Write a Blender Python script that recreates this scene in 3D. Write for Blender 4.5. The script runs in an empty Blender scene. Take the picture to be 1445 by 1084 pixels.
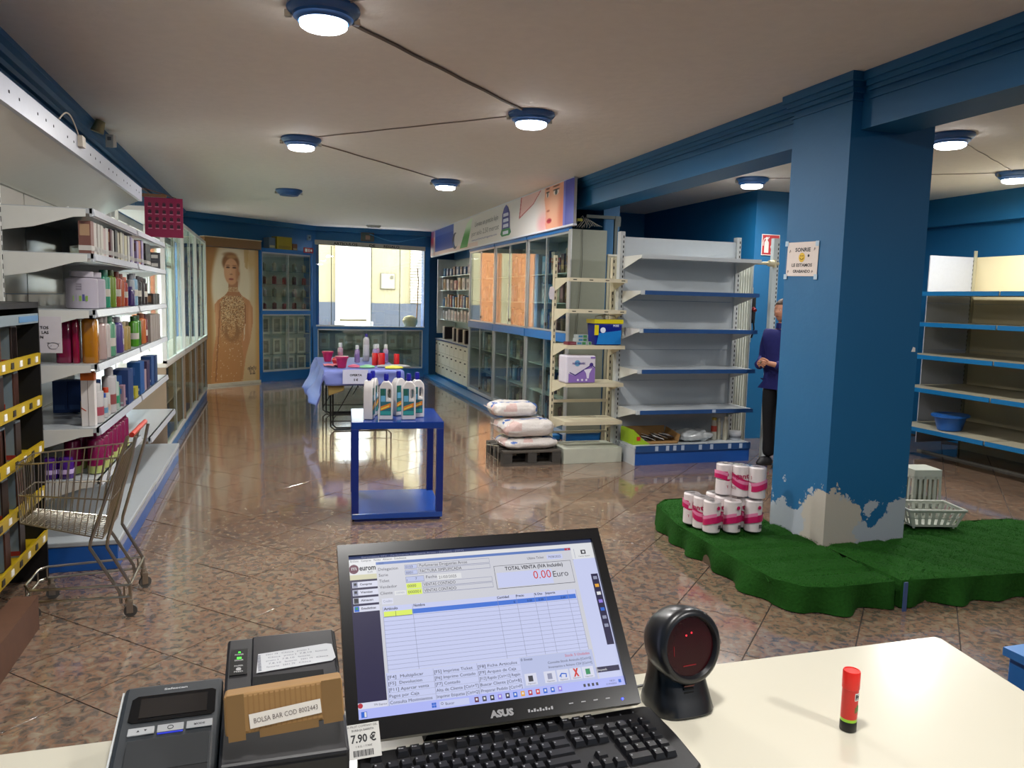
import bpy, bmesh, math, random
import numpy as np
from mathutils import Vector, Matrix
from math import sin, cos, pi, radians

RN = random.Random(11)
sc = bpy.context.scene
COL = sc.collection

# ---------------------------------------------------------------- camera
cam_data = bpy.data.cameras.new('camera')
cam_data.sensor_width = 36.0
cam_data.lens = 1103.65864 / 1445.0 * 36.0
cam_data.clip_start = 0.02
cam_data.clip_end = 300
cam = bpy.data.objects.new('camera', cam_data)
COL.objects.link(cam)
CR = [[0.955747, -0.293216, 0.023897], [0.008590, 0.109011, 0.994003], [0.294063, 0.949811, -0.106706]]
cam.matrix_world = Matrix(((CR[0][0], CR[1][0], -CR[2][0], 0.0),
                           (CR[0][1], CR[1][1], -CR[2][1], 0.0),
                           (CR[0][2], CR[1][2], -CR[2][2], 1.6),
                           (0, 0, 0, 1)))
sc.camera = cam

# ---------------------------------------------------------------- world, sun, exposure
SKY_STRENGTH = 14.0
SUN_STRENGTH = 10.0
LAMP_W = 46.0
sc.view_settings.view_transform = 'Standard'
sc.view_settings.look = 'None'
sc.view_settings.gamma = 1.0
sc.view_settings.exposure = 0.2
sc.view_settings.use_curve_mapping = False
try:
    sc.cycles.use_denoising = True
    sc.cycles.max_bounces = 10
    sc.cycles.diffuse_bounces = 5
    sc.cycles.glossy_bounces = 5
    sc.cycles.transparent_max_bounces = 24
    sc.cycles.caustics_reflective = False
    sc.cycles.caustics_refractive = False
    sc.cycles.sample_clamp_indirect = 6.0
except Exception:
    pass
wd = bpy.data.worlds.new('world')
sc.world = wd
wd.use_nodes = True
bg = wd.node_tree.nodes['Background']
bg.inputs[0].default_value = (0.82, 0.90, 1.0, 1)
bg.inputs[1].default_value = SKY_STRENGTH
sun_d = bpy.data.lights.new('sun', 'SUN')
sun_d.energy = SUN_STRENGTH
sun_d.angle = radians(0.6)
sun_d.color = (1.0, 0.93, 0.82)
sun = bpy.data.objects.new('sun', sun_d)
COL.objects.link(sun)
sun.rotation_euler = Vector((-1.0, 0.35, -1.25)).to_track_quat('-Z', 'Y').to_euler()

CE = 2.95            # ceiling height
LAMPS = [(0.25, 3.95, 1), (1.82, 5.56, 1), (0.265, 7.2, 1), (1.94, 9.04, 1), (0.24, 10.74, 0),
         (4.92, 7.41, 1), (5.03, 4.95, 1), (6.92, 6.0, 1), (1.85, 2.2, .55), (0.25, 0.7, .7),
         (1.9, -1.0, 1.4), (5.1, 1.9, .45)]  # both out of view, added to light the column's front face
for (x, y, on) in LAMPS:
    if on:
        on = on * (.85 if x > 3.5 else 1)
        ld = bpy.data.lights.new('lamp_light', 'AREA')
        ld.shape = 'DISK'; ld.size = 0.22; ld.energy = LAMP_W * on
        ld.color = (1.0, 0.975, 0.94)
        lo = bpy.data.objects.new('lamp_light', ld)
        lo.location = (x, y, CE - 0.112)
        COL.objects.link(lo)

# ---------------------------------------------------------------- materials
def lin(c):
    if isinstance(c, str):
        c = c.lstrip('#'); c = [int(c[i:i + 2], 16) / 255 for i in (0, 2, 4)]
    return tuple((x / 12.92 if x <= 0.04045 else ((x + 0.055) / 1.055) ** 2.4) for x in c)

MATS = {}
def dim(c, k=.8): return '#' + ''.join('%02x' % int(int(c[i:i + 2], 16) * k) for i in (1, 3, 5))
def mat(col, rough=0.5, metal=0.0, var=0.06, scale=25, bump=0.0, emit=0.0, spec=0.5, coat=0.0, name=None, sheen=0.0, trans=0.0):
    key = (col, rough, metal, var, scale, bump, emit, spec, coat, trans)
    if key in MATS: return MATS[key]
    m = bpy.data.materials.new(name or 'paint_' + str(col).strip('#'))
    m.use_nodes = True
    nt = m.node_tree; b = nt.nodes['Principled BSDF']
    c = lin(col)
    b.inputs['Roughness'].default_value = rough
    b.inputs['Metallic'].default_value = metal
    b.inputs['Specular IOR Level'].default_value = spec
    b.inputs['Coat Weight'].default_value = coat
    b.inputs['Transmission Weight'].default_value = trans
    if var > 0 or bump > 0:
        tc = nt.nodes.new('ShaderNodeTexCoord')
        nz = nt.nodes.new('ShaderNodeTexNoise'); nz.inputs['Scale'].default_value = scale; nz.inputs['Detail'].default_value = 4
        nt.links.new(tc.outputs['Object'], nz.inputs['Vector'])
        mx = nt.nodes.new('ShaderNodeMix'); mx.data_type = 'RGBA'
        mx.inputs[6].default_value = (*[x * (1 - var) for x in c], 1)
        mx.inputs[7].default_value = (*[min(1, x * (1 + var)) for x in c], 1)
        nt.links.new(nz.outputs['Fac'], mx.inputs[0])
        nt.links.new(mx.outputs[2], b.inputs['Base Color'])
        if bump > 0:
            bp = nt.nodes.new('ShaderNodeBump'); bp.inputs['Strength'].default_value = bump; bp.inputs['Distance'].default_value = 0.01
            nt.links.new(nz.outputs['Fac'], bp.inputs['Height']); nt.links.new(bp.outputs['Normal'], b.inputs['Normal'])
    else:
        b.inputs['Base Color'].default_value = (*c, 1)
    if emit > 0:
        b.inputs['Emission Color'].default_value = (*c, 1)
        b.inputs['Emission Strength'].default_value = emit
    MATS[key] = m
    return m

def glass_mat(name, tint='#f4f8f6', ior=1.6, kmax=0.8):
    m = bpy.data.materials.new(name); m.use_nodes = True
    nt = m.node_tree; nt.nodes.clear()
    out = nt.nodes.new('ShaderNodeOutputMaterial'); mix = nt.nodes.new('ShaderNodeMixShader')
    tr = nt.nodes.new('ShaderNodeBsdfTransparent'); gl = nt.nodes.new('ShaderNodeBsdfGlossy')
    geo = nt.nodes.new('ShaderNodeNewGeometry'); dt = nt.nodes.new('ShaderNodeVectorMath'); dt.operation = 'DOT_PRODUCT'
    nt.links.new(geo.outputs['Normal'], dt.inputs[0]); nt.links.new(geo.outputs['Incoming'], dt.inputs[1])
    ops = []
    for op, v in (('ABSOLUTE', None), ('SUBTRACT', 1.0), ('POWER', 4.0), ('MULTIPLY_ADD', 1.0)):   # Schlick reflectance of a thin pane
        q = nt.nodes.new('ShaderNodeMath'); q.operation = op; ops.append(q)
    f0 = ((ior - 1) / (ior + 1)) ** 2
    nt.links.new(dt.outputs['Value'], ops[0].inputs[0]); ops[1].inputs[0].default_value = 1.0; nt.links.new(ops[0].outputs[0], ops[1].inputs[1])
    nt.links.new(ops[1].outputs[0], ops[2].inputs[0]); ops[2].inputs[1].default_value = 4.5
    nt.links.new(ops[2].outputs[0], ops[3].inputs[0]); ops[3].inputs[1].default_value = (1 - f0) * kmax; ops[3].inputs[2].default_value = f0
    fr = ops[3]
    tc = nt.nodes.new('ShaderNodeTexCoord'); nz = nt.nodes.new('ShaderNodeTexNoise'); nz.inputs['Scale'].default_value = 3
    rp = nt.nodes.new('ShaderNodeMapRange'); rp.inputs[3].default_value = 0.0; rp.inputs[4].default_value = 0.03
    nt.links.new(tc.outputs['Object'], nz.inputs['Vector']); nt.links.new(nz.outputs['Fac'], rp.inputs[0]); nt.links.new(rp.outputs[0], gl.inputs['Roughness'])
    tr.inputs[0].default_value = (*lin(tint), 1)
    gl.inputs[0].default_value = (1, 1, 1, 1)
    nt.links.new(fr.outputs[0], mix.inputs[0]); nt.links.new(tr.outputs[0], mix.inputs[1]); nt.links.new(gl.outputs[0], mix.inputs[2])
    nt.links.new(mix.outputs[0], out.inputs[0])
    return m

def attr_mat(name, rough=0.5, emit=0.0):
    m = bpy.data.materials.new(name); m.use_nodes = True
    nt = m.node_tree; b = nt.nodes['Principled BSDF']
    a = nt.nodes.new('ShaderNodeAttribute'); a.attribute_name = 'print'
    nt.links.new(a.outputs['Color'], b.inputs['Base Color'])
    b.inputs['Roughness'].default_value = rough
    return m

def floor_mat():
    m = bpy.data.materials.new('pink_granite_tile'); m.use_nodes = True
    nt = m.node_tree; N = nt.nodes; L = nt.links; b = N['Principled BSDF']
    geo = N.new('ShaderNodeNewGeometry'); oi = N.new('ShaderNodeObjectInfo')
    vm = N.new('ShaderNodeVectorMath'); vm.operation = 'ADD'
    rs = N.new('ShaderNodeVectorMath'); rs.operation = 'SCALE'; rs.inputs['Scale'].default_value = 3.7
    cmb = N.new('ShaderNodeCombineXYZ'); L.new(oi.outputs['Random'], cmb.inputs[0]); L.new(oi.outputs['Random'], cmb.inputs[1])
    L.new(cmb.outputs[0], rs.inputs[0]); L.new(geo.outputs['Position'], vm.inputs[0]); L.new(rs.outputs[0], vm.inputs[1])
    n1 = N.new('ShaderNodeTexNoise'); n1.inputs['Scale'].default_value = 24; n1.inputs['Detail'].default_value = 3; n1.inputs['Distortion'].default_value = 0.7
    n2 = N.new('ShaderNodeTexNoise'); n2.inputs['Scale'].default_value = 48; n2.inputs['Detail'].default_value = 5
    n3 = N.new('ShaderNodeTexNoise'); n3.inputs['Scale'].default_value = 2.2
    for n in (n1, n2): L.new(vm.outputs[0], n.inputs['Vector'])
    L.new(geo.outputs['Position'], n3.inputs['Vector'])
    r1 = N.new('ShaderNodeValToRGB'); e = r1.color_ramp.elements
    e[0].position = 0.34; e[0].color = (*lin('#4f4641'), 1); e[1].position = 0.72; e[1].color = (*lin('#a8997f'), 1)
    for p, c in ((0.42, '#6f645b'), (0.47, '#8a6a55'), (0.52, '#9c745a'), (0.58, '#94806c')):
        q = e.new(p); q.color = (*lin(c), 1)
    L.new(n1.outputs['Fac'], r1.inputs[0])
    r2 = N.new('ShaderNodeValToRGB'); r2.color_ramp.elements[0].position = 0.29; r2.color_ramp.elements[1].position = 0.37
    L.new(n2.outputs['Fac'], r2.inputs[0])
    mx = N.new('ShaderNodeMix'); mx.data_type = 'RGBA'; mx.inputs[6].default_value = (*lin('#3b3634'), 1)
    L.new(r2.outputs[0], mx.inputs[0]); L.new(r1.outputs[0], mx.inputs[7])
    m2 = N.new('ShaderNodeMix'); m2.data_type = 'RGBA'; m2.blend_type = 'MULTIPLY'; m2.inputs[0].default_value = 0.35
    L.new(mx.outputs[2], m2.inputs[6]); L.new(n3.outputs['Fac'], m2.inputs[7])
    m3 = N.new('ShaderNodeMix'); m3.data_type = 'RGBA'; m3.inputs[0].default_value = 0.35; m3.inputs[7].default_value = (*lin('#6f6055'), 1)
    L.new(m2.outputs[2], m3.inputs[6]); L.new(m3.outputs[2], b.inputs['Base Color'])
    b.inputs['Roughness'].default_value = 0.10
    b.inputs['Coat Weight'].default_value = 0.5; b.inputs['Coat Roughness'].default_value = 0.06; b.inputs['Coat IOR'].default_value = 1.55
    b.inputs['Specular IOR Level'].default_value = 0.75
    n4 = N.new('ShaderNodeTexNoise'); n4.inputs['Scale'].default_value = 7
    bp = N.new('ShaderNodeBump'); bp.inputs['Strength'].default_value = 0.02; bp.inputs['Distance'].default_value = 0.02
    L.new(geo.outputs['Position'], n4.inputs['Vector']); L.new(n4.outputs['Fac'], bp.inputs['Height']); L.new(bp.outputs[0], b.inputs['Normal'])
    return m

def column_mat():
    # blue emulsion flaked off to white filler near the foot of the column
    m = bpy.data.materials.new('flaking_blue_paint'); m.use_nodes = True
    nt = m.node_tree; N = nt.nodes; L = nt.links; b = N['Principled BSDF']
    geo = N.new('ShaderNodeNewGeometry'); sx = N.new('ShaderNodeSeparateXYZ'); L.new(geo.outputs['Position'], sx.inputs[0])
    nz = N.new('ShaderNodeTexNoise'); nz.inputs['Scale'].default_value = 8.5; nz.inputs['Detail'].default_value = 9; nz.inputs['Roughness'].default_value = 0.62
    L.new(geo.outputs['Position'], nz.inputs['Vector'])
    def mth(op, a, bb):
        n = N.new('ShaderNodeMath'); n.operation = op
        for i, v in enumerate((a, bb)):
            if v is None: continue
            if isinstance(v, (int, float)): n.inputs[i].default_value = v
            else: L.new(v, n.inputs[i])
        return n.outputs[0]
    # height falloff : flakes below ~0.55 m
    hz = mth('MULTIPLY', mth('SUBTRACT', 0.50, sx.outputs[2]), 0.95)
    flake = mth('GREATER_THAN', mth('ADD', nz.outputs['Fac'], mth('MINIMUM', hz, 0.30)), 0.665)
    dist = N.new('ShaderNodeVectorMath'); dist.operation = 'DISTANCE'; L.new(geo.outputs['Position'], dist.inputs[0]); dist.inputs[1].default_value = (3.26, 3.90, 0.27)
    blob = mth('LESS_THAN', mth('ADD', dist.outputs['Value'], mth('MULTIPLY', mth('SUBTRACT', nz.outputs['Fac'], 0.5), 0.35)), 0.235)
    n2 = N.new('ShaderNodeTexNoise'); n2.inputs['Scale'].default_value = 1.5; L.new(geo.outputs['Position'], n2.inputs['Vector'])
    blue = N.new('ShaderNodeMix'); blue.data_type = 'RGBA'; blue.inputs[6].default_value = (*lin('#0d5a88'), 1); blue.inputs[7].default_value = (*lin('#12608f'), 1); L.new(n2.outputs['Fac'], blue.inputs[0])
    m1 = N.new('ShaderNodeMix'); m1.data_type = 'RGBA'; L.new(flake, m1.inputs[0]); L.new(blue.outputs[2], m1.inputs[6]); m1.inputs[7].default_value = (*lin('#a4abb3'), 1)
    m2 = N.new('ShaderNodeMix'); m2.data_type = 'RGBA'; L.new(blob, m2.inputs[0]); L.new(m1.outputs[2], m2.inputs[6]); m2.inputs[7].default_value = (*lin('#b3aca0'), 1)
    L.new(m2.outputs[2], b.inputs['Base Color']); b.inputs['Roughness'].default_value = 0.6
    bp = N.new('ShaderNodeBump'); bp.inputs['Strength'].default_value = 0.25; bp.inputs['Distance'].default_value = 0.01
    L.new(nz.outputs['Fac'], bp.inputs['Height']); L.new(bp.outputs[0], b.inputs['Normal'])
    return m

GLASS = glass_mat('clear_glass')
GLASS_L = glass_mat('window_cabinet_glass', '#eef4ee', 1.5, .28)
GLASS_G = glass_mat('greenish_glass', '#f5f9f7', 1.75)
WALLBLUE = mat('#0d5a88', 0.55, var=0.08, scale=3, bump=0.08)
CREAM = mat('#c9c4b5', 0.45, var=0.03)
WHITE = mat('#cbcbc6', 0.4, var=0.03)
WHITEG = mat('#a4a9ac', 0.28, var=0.03)
ALU = mat('#c9cbcb', 0.3, 0.7, var=0.04)
BLUEP = mat('#1c4f9c', 0.35, var=0.06)
CABBLUE = mat('#1763a6', 0.4, var=0.06)
BLACK = mat('#141416', 0.45)
DARK = mat('#050505', 0.9, var=0)
CHROME = mat('#b9b4a6', 0.28, 1.0, var=0.1)
PAPER = mat('#e6e4de', 0.7, var=0.03)
INK = mat('#15151a', 0.6, var=0)

# ---------------------------------------------------------------- mesh builder
TXT = {}
def text_geo(s, bold=0.0):
    key = (s, bold)
    if key in TXT: return TXT[key]
    cu = bpy.data.curves.new('t', 'FONT'); cu.body = s; cu.size = 1.0; cu.resolution_u = 2
    cu.offset = bold; cu.align_x = 'LEFT'
    o = bpy.data.objects.new('t', cu); COL.objects.link(o)
    dg = bpy.context.evaluated_depsgraph_get(); dg.update()
    me = bpy.data.meshes.new_from_object(o.evaluated_get(dg))
    v = [tuple(p.co) for p in me.vertices]; f = [tuple(p.vertices) for p in me.polygons]
    bpy.data.objects.remove(o); bpy.data.curves.remove(cu); bpy.data.meshes.remove(me)
    xs = [p[0] for p in v] or [0]
    w = max(xs) - min(xs); x0 = min(xs)
    v = [(p[0] - x0, p[1], 0) for p in v]
    TXT[key] = (v, f, w)
    return TXT[key]

class MB:
    def __init__(s, T=None):
        s.v = []; s.f = []; s.m = []; s.T = T or Matrix.Identity(4)
    def add(s, vs, fs, m=0):
        n = len(s.v); T = s.T
        s.v += [tuple(T @ Vector(v)) for v in vs]
        s.f += [tuple(i + n for i in f) for f in fs]; s.m += [m] * len(fs)
        return s
    def box(s, x0, x1, y0, y1, z0, z1, m=0):
        v = [(x, y, z) for z in (z0, z1) for y in (y0, y1) for x in (x0, x1)]
        return s.add(v, [(0, 2, 3, 1), (4, 5, 7, 6), (0, 1, 5, 4), (2, 6, 7, 3), (0, 4, 6, 2), (1, 3, 7, 5)], m)
    def hexa(s, p, m=0):   # 8 points: bottom 4 ccw, top 4 ccw
        return s.add(p, [(3, 2, 1, 0), (4, 5, 6, 7), (0, 1, 5, 4), (1, 2, 6, 5), (2, 3, 7, 6), (3, 0, 4, 7)], m)
    def quad(s, a, b, c, d, m=0): return s.add([a, b, c, d], [(0, 1, 2, 3)], m)
    def prism(s, pts, a0, a1, ax='z', m=0):
        n = len(pts)
        def P(p, a):
            return {'z': (p[0], p[1], a), 'y': (p[0], a, p[1]), 'x': (a, p[0], p[1])}[ax]
        v = [P(p, a0) for p in pts] + [P(p, a1) for p in pts]
        fs = [tuple(range(n))[::-1], tuple(range(n, 2 * n))] + [(i, (i + 1) % n, n + (i + 1) % n, n + i) for i in range(n)]
        return s.add(v, fs, m)
    def cyl(s, p, q, r, n=12, r2=None, m=0, cap=True):
        p = Vector(p); q = Vector(q); d = (q - p).normalized()
        a = d.orthogonal().normalized(); b = d.cross(a); r2 = r if r2 is None else r2
        v = [p + (a * cos(2 * pi * i / n) + b * sin(2 * pi * i / n)) * r for i in range(n)] + [q + (a * cos(2 * pi * i / n) + b * sin(2 * pi * i / n)) * r2 for i in range(n)]
        fs = [(i, (i + 1) % n, n + (i + 1) % n, n + i) for i in range(n)]
        if cap: fs += [tuple(range(n))[::-1], tuple(range(n, 2 * n))]
        return s.add([tuple(x) for x in v], fs, m)
    def tube(s, pts, r, n=6, m=0, closed=False):
        pts = [Vector(p) for p in pts]; k = len(pts); v = []; prev = None
        for i, p in enumerate(pts):
            if closed: d = pts[(i + 1) % k] - pts[i - 1]
            else: d = pts[min(i + 1, k - 1)] - pts[max(i - 1, 0)]
            d.normalize()
            if prev is None: a = d.orthogonal().normalized()
            else:
                a = prev - d * prev.dot(d)
                a = a.normalized() if a.length > 1e-5 else d.orthogonal().normalized()
            prev = a; b = d.cross(a)
            v += [tuple(p + (a * cos(2 * pi * j / n) + b * sin(2 * pi * j / n)) * r) for j in range(n)]
        fs = []
        for i in range(k if closed else k - 1):
            for j in range(n):
                fs.append((i * n + j, i * n + (j + 1) % n, ((i + 1) % k) * n + (j + 1) % n, ((i + 1) % k) * n + j))
        if not closed: fs += [tuple(range(n))[::-1], tuple(range((k - 1) * n, k * n))]
        return s.add(v, fs, m)
    def lathe(s, prof, n=20, c=(0, 0, 0), m=0, sx=1, sy=1, p=2.0):
        v = []
        for r, z in prof:
            for i in range(n):
                a = 2 * pi * i / n; ca, sa = cos(a), sin(a)
                if p != 2.0:
                    k = (abs(ca) ** p + abs(sa) ** p) ** (-1 / p); ca *= k; sa *= k
                v.append((c[0] + r * sx * ca, c[1] + r * sy * sa, c[2] + z))
        k = len(prof); fs = []
        for i in range(k - 1):
            for j in range(n): fs.append((i * n + j, i * n + (j + 1) % n, (i + 1) * n + (j + 1) % n, (i + 1) * n + j))
        if prof[0][0] > 1e-6: fs.append(tuple(range(n))[::-1])
        if prof[-1][0] > 1e-6: fs.append(tuple(range((k - 1) * n, k * n)))
        return s.add(v, fs, m)
    def text(s, t, size, T, m=0, bold=0.0, width=None, align='l'):
        v, f, w = text_geo(t, bold)
        k = (width / w) if (width and w > 0) else size
        dx = {'l': 0, 'c': -w * k / 2, 'r': -w * k}[align]
        return s.add([tuple(T @ Vector((x * k + dx, y * size, 0))) for x, y, z in v], f, m)
    def grid(s, fn, nu, nv, m=0):
        v = [tuple(fn(i / nu, j / nv)) for j in range(nv + 1) for i in range(nu + 1)]
        fs = [(j * (nu + 1) + i, j * (nu + 1) + i + 1, (j + 1) * (nu + 1) + i + 1, (j + 1) * (nu + 1) + i) for j in range(nv) for i in range(nu)]
        return s.add(v, fs, m)

def mesh_of(mb, name, mats, smooth=35, fix=True):
    me = bpy.data.meshes.new(name)
    me.from_pydata(mb.v, [], mb.f)
    for m in (mats if isinstance(mats, (list, tuple)) else [mats]): me.materials.append(m)
    if any(mb.m): me.polygons.foreach_set('material_index', mb.m)
    if fix and len(mb.f) < 60000:
        bm = bmesh.new(); bm.from_mesh(me); bmesh.ops.recalc_face_normals(bm, faces=bm.faces); bm.to_mesh(me); bm.free()
    if smooth:
        me.polygons.foreach_set('use_smooth', [True] * len(me.polygons))
        me.set_sharp_from_angle(angle=radians(smooth))
    me.update()
    return me

def obj(name, mb, mats, parent=None, smooth=35, bevel=0, loc=None, rot=None, label=None, kind=None, fix=True):
    me = mb if isinstance(mb, bpy.types.Mesh) else mesh_of(mb, name, mats, smooth, fix)
    o = bpy.data.objects.new(name, me); COL.objects.link(o)
    if parent: o.parent = parent
    if loc is not None: o.location = loc
    if rot is not None: o.rotation_euler = rot
    if bevel:
        b = o.modifiers.new('bevel', 'BEVEL'); b.width = bevel; b.segments = 2; b.limit_method = 'ANGLE'; b.angle_limit = radians(40)
    if label: o['label'] = label
    if kind: o['kind'] = kind
    return o

def tag(o, label, cat, group=None, kind=None):
    o['label'] = label; o['category'] = cat
    if group: o['group'] = group
    if kind: o['kind'] = kind
    return o

def thing(name, label, cat, loc=(0, 0, 0), rz=0, group=None, rot=None):
    o = bpy.data.objects.new(name, None); COL.objects.link(o); o.empty_display_size = 0.05
    o.location = loc; o.rotation_euler = rot or (0, 0, rz)
    return tag(o, label, cat, group)

def struct(name, mb, mats, **k):
    o = obj(name, mb, mats, **k)
    if 'parent' not in k: o['kind'] = 'structure'
    return o

CHILD = {}
def kids(o): return [c for c in bpy.data.objects if c.parent == o]
def dup(root, loc=None, rz=None, label=None, group=None, ch=None):
    """copy a thing with its parts and sub-parts; ch = cached list of (part, [sub-parts])"""
    r = root.copy(); COL.objects.link(r)
    if loc is not None: r.location = loc
    if rz is not None: r.rotation_euler = (0, 0, rz)
    if label: r['label'] = label
    if group: r['group'] = group
    for c, subs in (ch if ch is not None else [(c, kids(c)) for c in kids(root)]):
        d = c.copy(); COL.objects.link(d); d.parent = r
        for g in subs:
            e = g.copy(); COL.objects.link(e); e.parent = d
    return r

def rot_mb(deg, loc=(0, 0, 0)): return MB(Matrix.Translation(loc) @ Matrix.Rotation(radians(deg), 4, 'Z'))
ORD = ['first', 'second', 'third', 'fourth', 'fifth', 'sixth', 'seventh', 'eighth', 'ninth', 'tenth', 'eleventh', 'twelfth', 'thirteenth', 'fourteenth', 'fifteenth', 'sixteenth', 'seventeenth', 'eighteenth', 'nineteenth', 'twentieth', '21st', '22nd', '23rd', '24th', '25th', '26th', '27th', '28th', '29th', '30th']
# ================================================================ STRUCTURE
FL = floor_mat()
GROUT = mat('#3b332f', 0.8)
mb = MB(); mb.box(-1.7, 8.2, -2.8, 16.3, -0.2, -0.004)
floor = struct('floor', mb, GROUT, smooth=0)
def in_view(x, y, z=0.0):
    d = Vector((x, y, z - 1.6))
    c = [sum(CR[i][k] * d[k] for k in range(3)) for i in range(3)]
    if c[2] < 0.3: return False
    px = 722.5 + 1103.66 * c[0] / c[2]; py = 542 - 1103.66 * c[1] / c[2]
    return -60 < px < 1505 and py < 1150
def tile_geo(mb, x, y):
    h = 0.2186; c = 0.0006; r = cos(pi / 4)
    def q(s, z): return [(x + (a * s - b * s) * r, y + (a * s + b * s) * r, z) for a, b in ((-1, -1), (1, -1), (1, 1), (-1, 1))]
    v = q(h, -0.012) + q(h, -c * 0.6) + q(h - c, 0.0)
    fs = [(8, 9, 10, 11)] + [(i, (i + 1) % 4, 4 + (i + 1) % 4, 4 + i) for i in range(4)] + [(4 + i, 4 + (i + 1) % 4, 8 + (i + 1) % 4, 8 + i) for i in range(4)]
    mb.add(v, fs)
tm = MB(); tile_geo(tm, 0, 0); tile_me = mesh_of(tm, 'floor_tile', FL, smooth=0)
cents = []
for i in range(-6, 30):
    for j in range(-24, 38):
        if (i + j) % 2:
            x = -0.434 + 0.313 * i; y = 4.847 + 0.313 * j
            if -1.5 < x < 7.95 and -2.6 < y < 16.1:
                if x > 3.6 and y > 11.1 or x > 5.5 and y > 8.2 or y > 16.1 + (x - 0.85) * 0.78: continue
                cents.append((x, y))
near = sorted([c for c in cents if in_view(*c) and c[1] > 1.0], key=lambda c: c[0] ** 2 + c[1] ** 2)[:300]
ns = set(near)
for c in near:
    o = bpy.data.objects.new('floor_tile', tile_me); COL.objects.link(o); o.parent = floor; o.location = (c[0], c[1], RN.uniform(-0.0004, 0.0004)); o.rotation_euler = (RN.gauss(0, .0013), RN.gauss(0, .0013), 0)
rest = MB()
for c in cents:
    if c not in ns: tile_geo(rest, *c)
obj('floor_tile_field', rest, FL, parent=floor, smooth=0, kind='stuff')

# ceiling
CEIL = mat('#ebe2d4', 0.75, var=0.05, scale=14, bump=0.35)
mb = MB(); mb.box(-1.7, 8.2, -2.8, 16.3, CE, CE + 0.25)
struct('ceiling', mb, CEIL, smooth=0)

# left wall : solid behind the shelving, windows further on, blue fascia above
mb = MB()
mb.box(-1.7, -1.45, -2.8, 6.85, 0, CE); mb.box(-1.7, -1.45, 6.85, 14.4, 0, 0.45); mb.box(-1.7, -1.45, 6.85, 14.4, 2.42, CE)
wl = struct('wall_left', mb, WALLBLUE, smooth=0)
ys = [-2.6, -1.2, 0.2, 1.6, 3.0, 4.4, 5.15, 6.45, 7.0, 8.35, 9.7, 11.05, 12.4, 13.75]
for a, b in zip(ys[:-1], ys[1:]):
    m2 = MB(); m2.box(-1.45, -1.425, a + 0.014, b - 0.014, 2.50, 2.815)
    obj('panel', m2, WALLBLUE, parent=wl, smooth=0, bevel=0.004)
mb = MB()
mb.prism([(-1.45, 2.84), (-1.42, 2.84), (-1.41, 2.865), (-1.38, 2.875), (-1.365, 2.90), (-1.335, 2.92), (-1.33, 2.95), (-1.45, 2.95)], -2.6, 14.3, 'y')
struct('trim_1', mb, WALLBLUE, smooth=0)
# diagonal corner wall
CA = Vector((-1.45, 14.3)); CB = Vector((0.88, 16.12))
mb = MB(); dn = Vector((-(CB - CA).y, (CB - CA).x)).normalized()
pa, pb = CA, CB; pc, pd = CB + dn * 0.2, CA + dn * 0.2
mb.prism([tuple(pa), tuple(pb), tuple(pc), tuple(pd)], 0, CE)
struct('wall_corner', mb, WALLBLUE, smooth=0)
mb = MB(); e = dn * -0.08
mb.prism([tuple(pa), tuple(pb), tuple(pb + e), tuple(pa + e)], CE - 0.09, CE)
struct('trim_2', mb, WALLBLUE, smooth=0)
# rear wall with shop-window opening
mb = MB()
mb.box(0.86, 3.9, 16.1, 16.3, 0, 1.0); mb.box(0.86, 3.9, 16.1, 16.3, 2.62, CE); mb.box(0.7, 0.92, 16.1, 16.3, 1.0, 2.62); mb.box(3.14, 3.9, 16.1, 16.3, 1.0, 2.62)
struct('wall_back', mb, WALLBLUE, smooth=0)
mb = MB(); mb.box(0.86, 3.2, 16.02, 16.1, CE - 0.09, CE); struct('trim_3', mb, WALLBLUE, smooth=0)
mb = MB(); mb.box(3.66, 3.86, 8.42, 16.1, 0, CE); struct('wall_right_rear', mb, WALLBLUE, smooth=0)
mb = MB(); mb.box(3.86, 5.66, 11.0, 11.2, 0, CE); struct('wall_recess_back', mb, WALLBLUE, smooth=0)
mb = MB(); mb.box(5.46, 5.66, 8.3, 11.0, 0, CE); struct('wall_recess_side', mb, WALLBLUE, smooth=0)
mb = MB(); mb.box(5.46, 8.2, 8.1, 8.3, 0, CE); struct('wall_right_back', mb, WALLBLUE, smooth=0)
mb = MB(); mb.box(7.95, 8.2, -2.8, 8.1, 0, CE); struct('wall_right', mb, WALLBLUE, smooth=0)
mb = MB(); mb.box(7.80, 7.95, -2.6, 8.1, 2.62, CE); struct('trim_4', mb, WALLBLUE, smooth=0)
mb = MB(); mb.box(-1.7, -1.1, -2.8, -2.6, 0, CE); mb.box(-1.1, 8.2, -2.8, -2.6, 0, CE)
struct('wall_front', mb, WALLBLUE, smooth=0)

# column
CM = column_mat()
mb = MB(); mb.box(3.24, 3.85, 3.91, 4.45, 0, CE)
col = struct('column', mb, CM, smooth=0)
def crown(mb, x0, x1, y0, y1):
    for (d, za, zb) in ((0.012, 2.80, 2.815), (0.02, 2.845, 2.87), (0.035, 2.87, 2.90), (0.055, 2.90, 2.95)):
        mb.box(x0 - d, x1 + d, y0 - d, y1 + d, za, zb)
mb = MB(); crown(mb, 3.24, 3.85, 3.91, 4.45); obj('crown_moulding', mb, WALLBLUE, parent=col, smooth=0)
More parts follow.
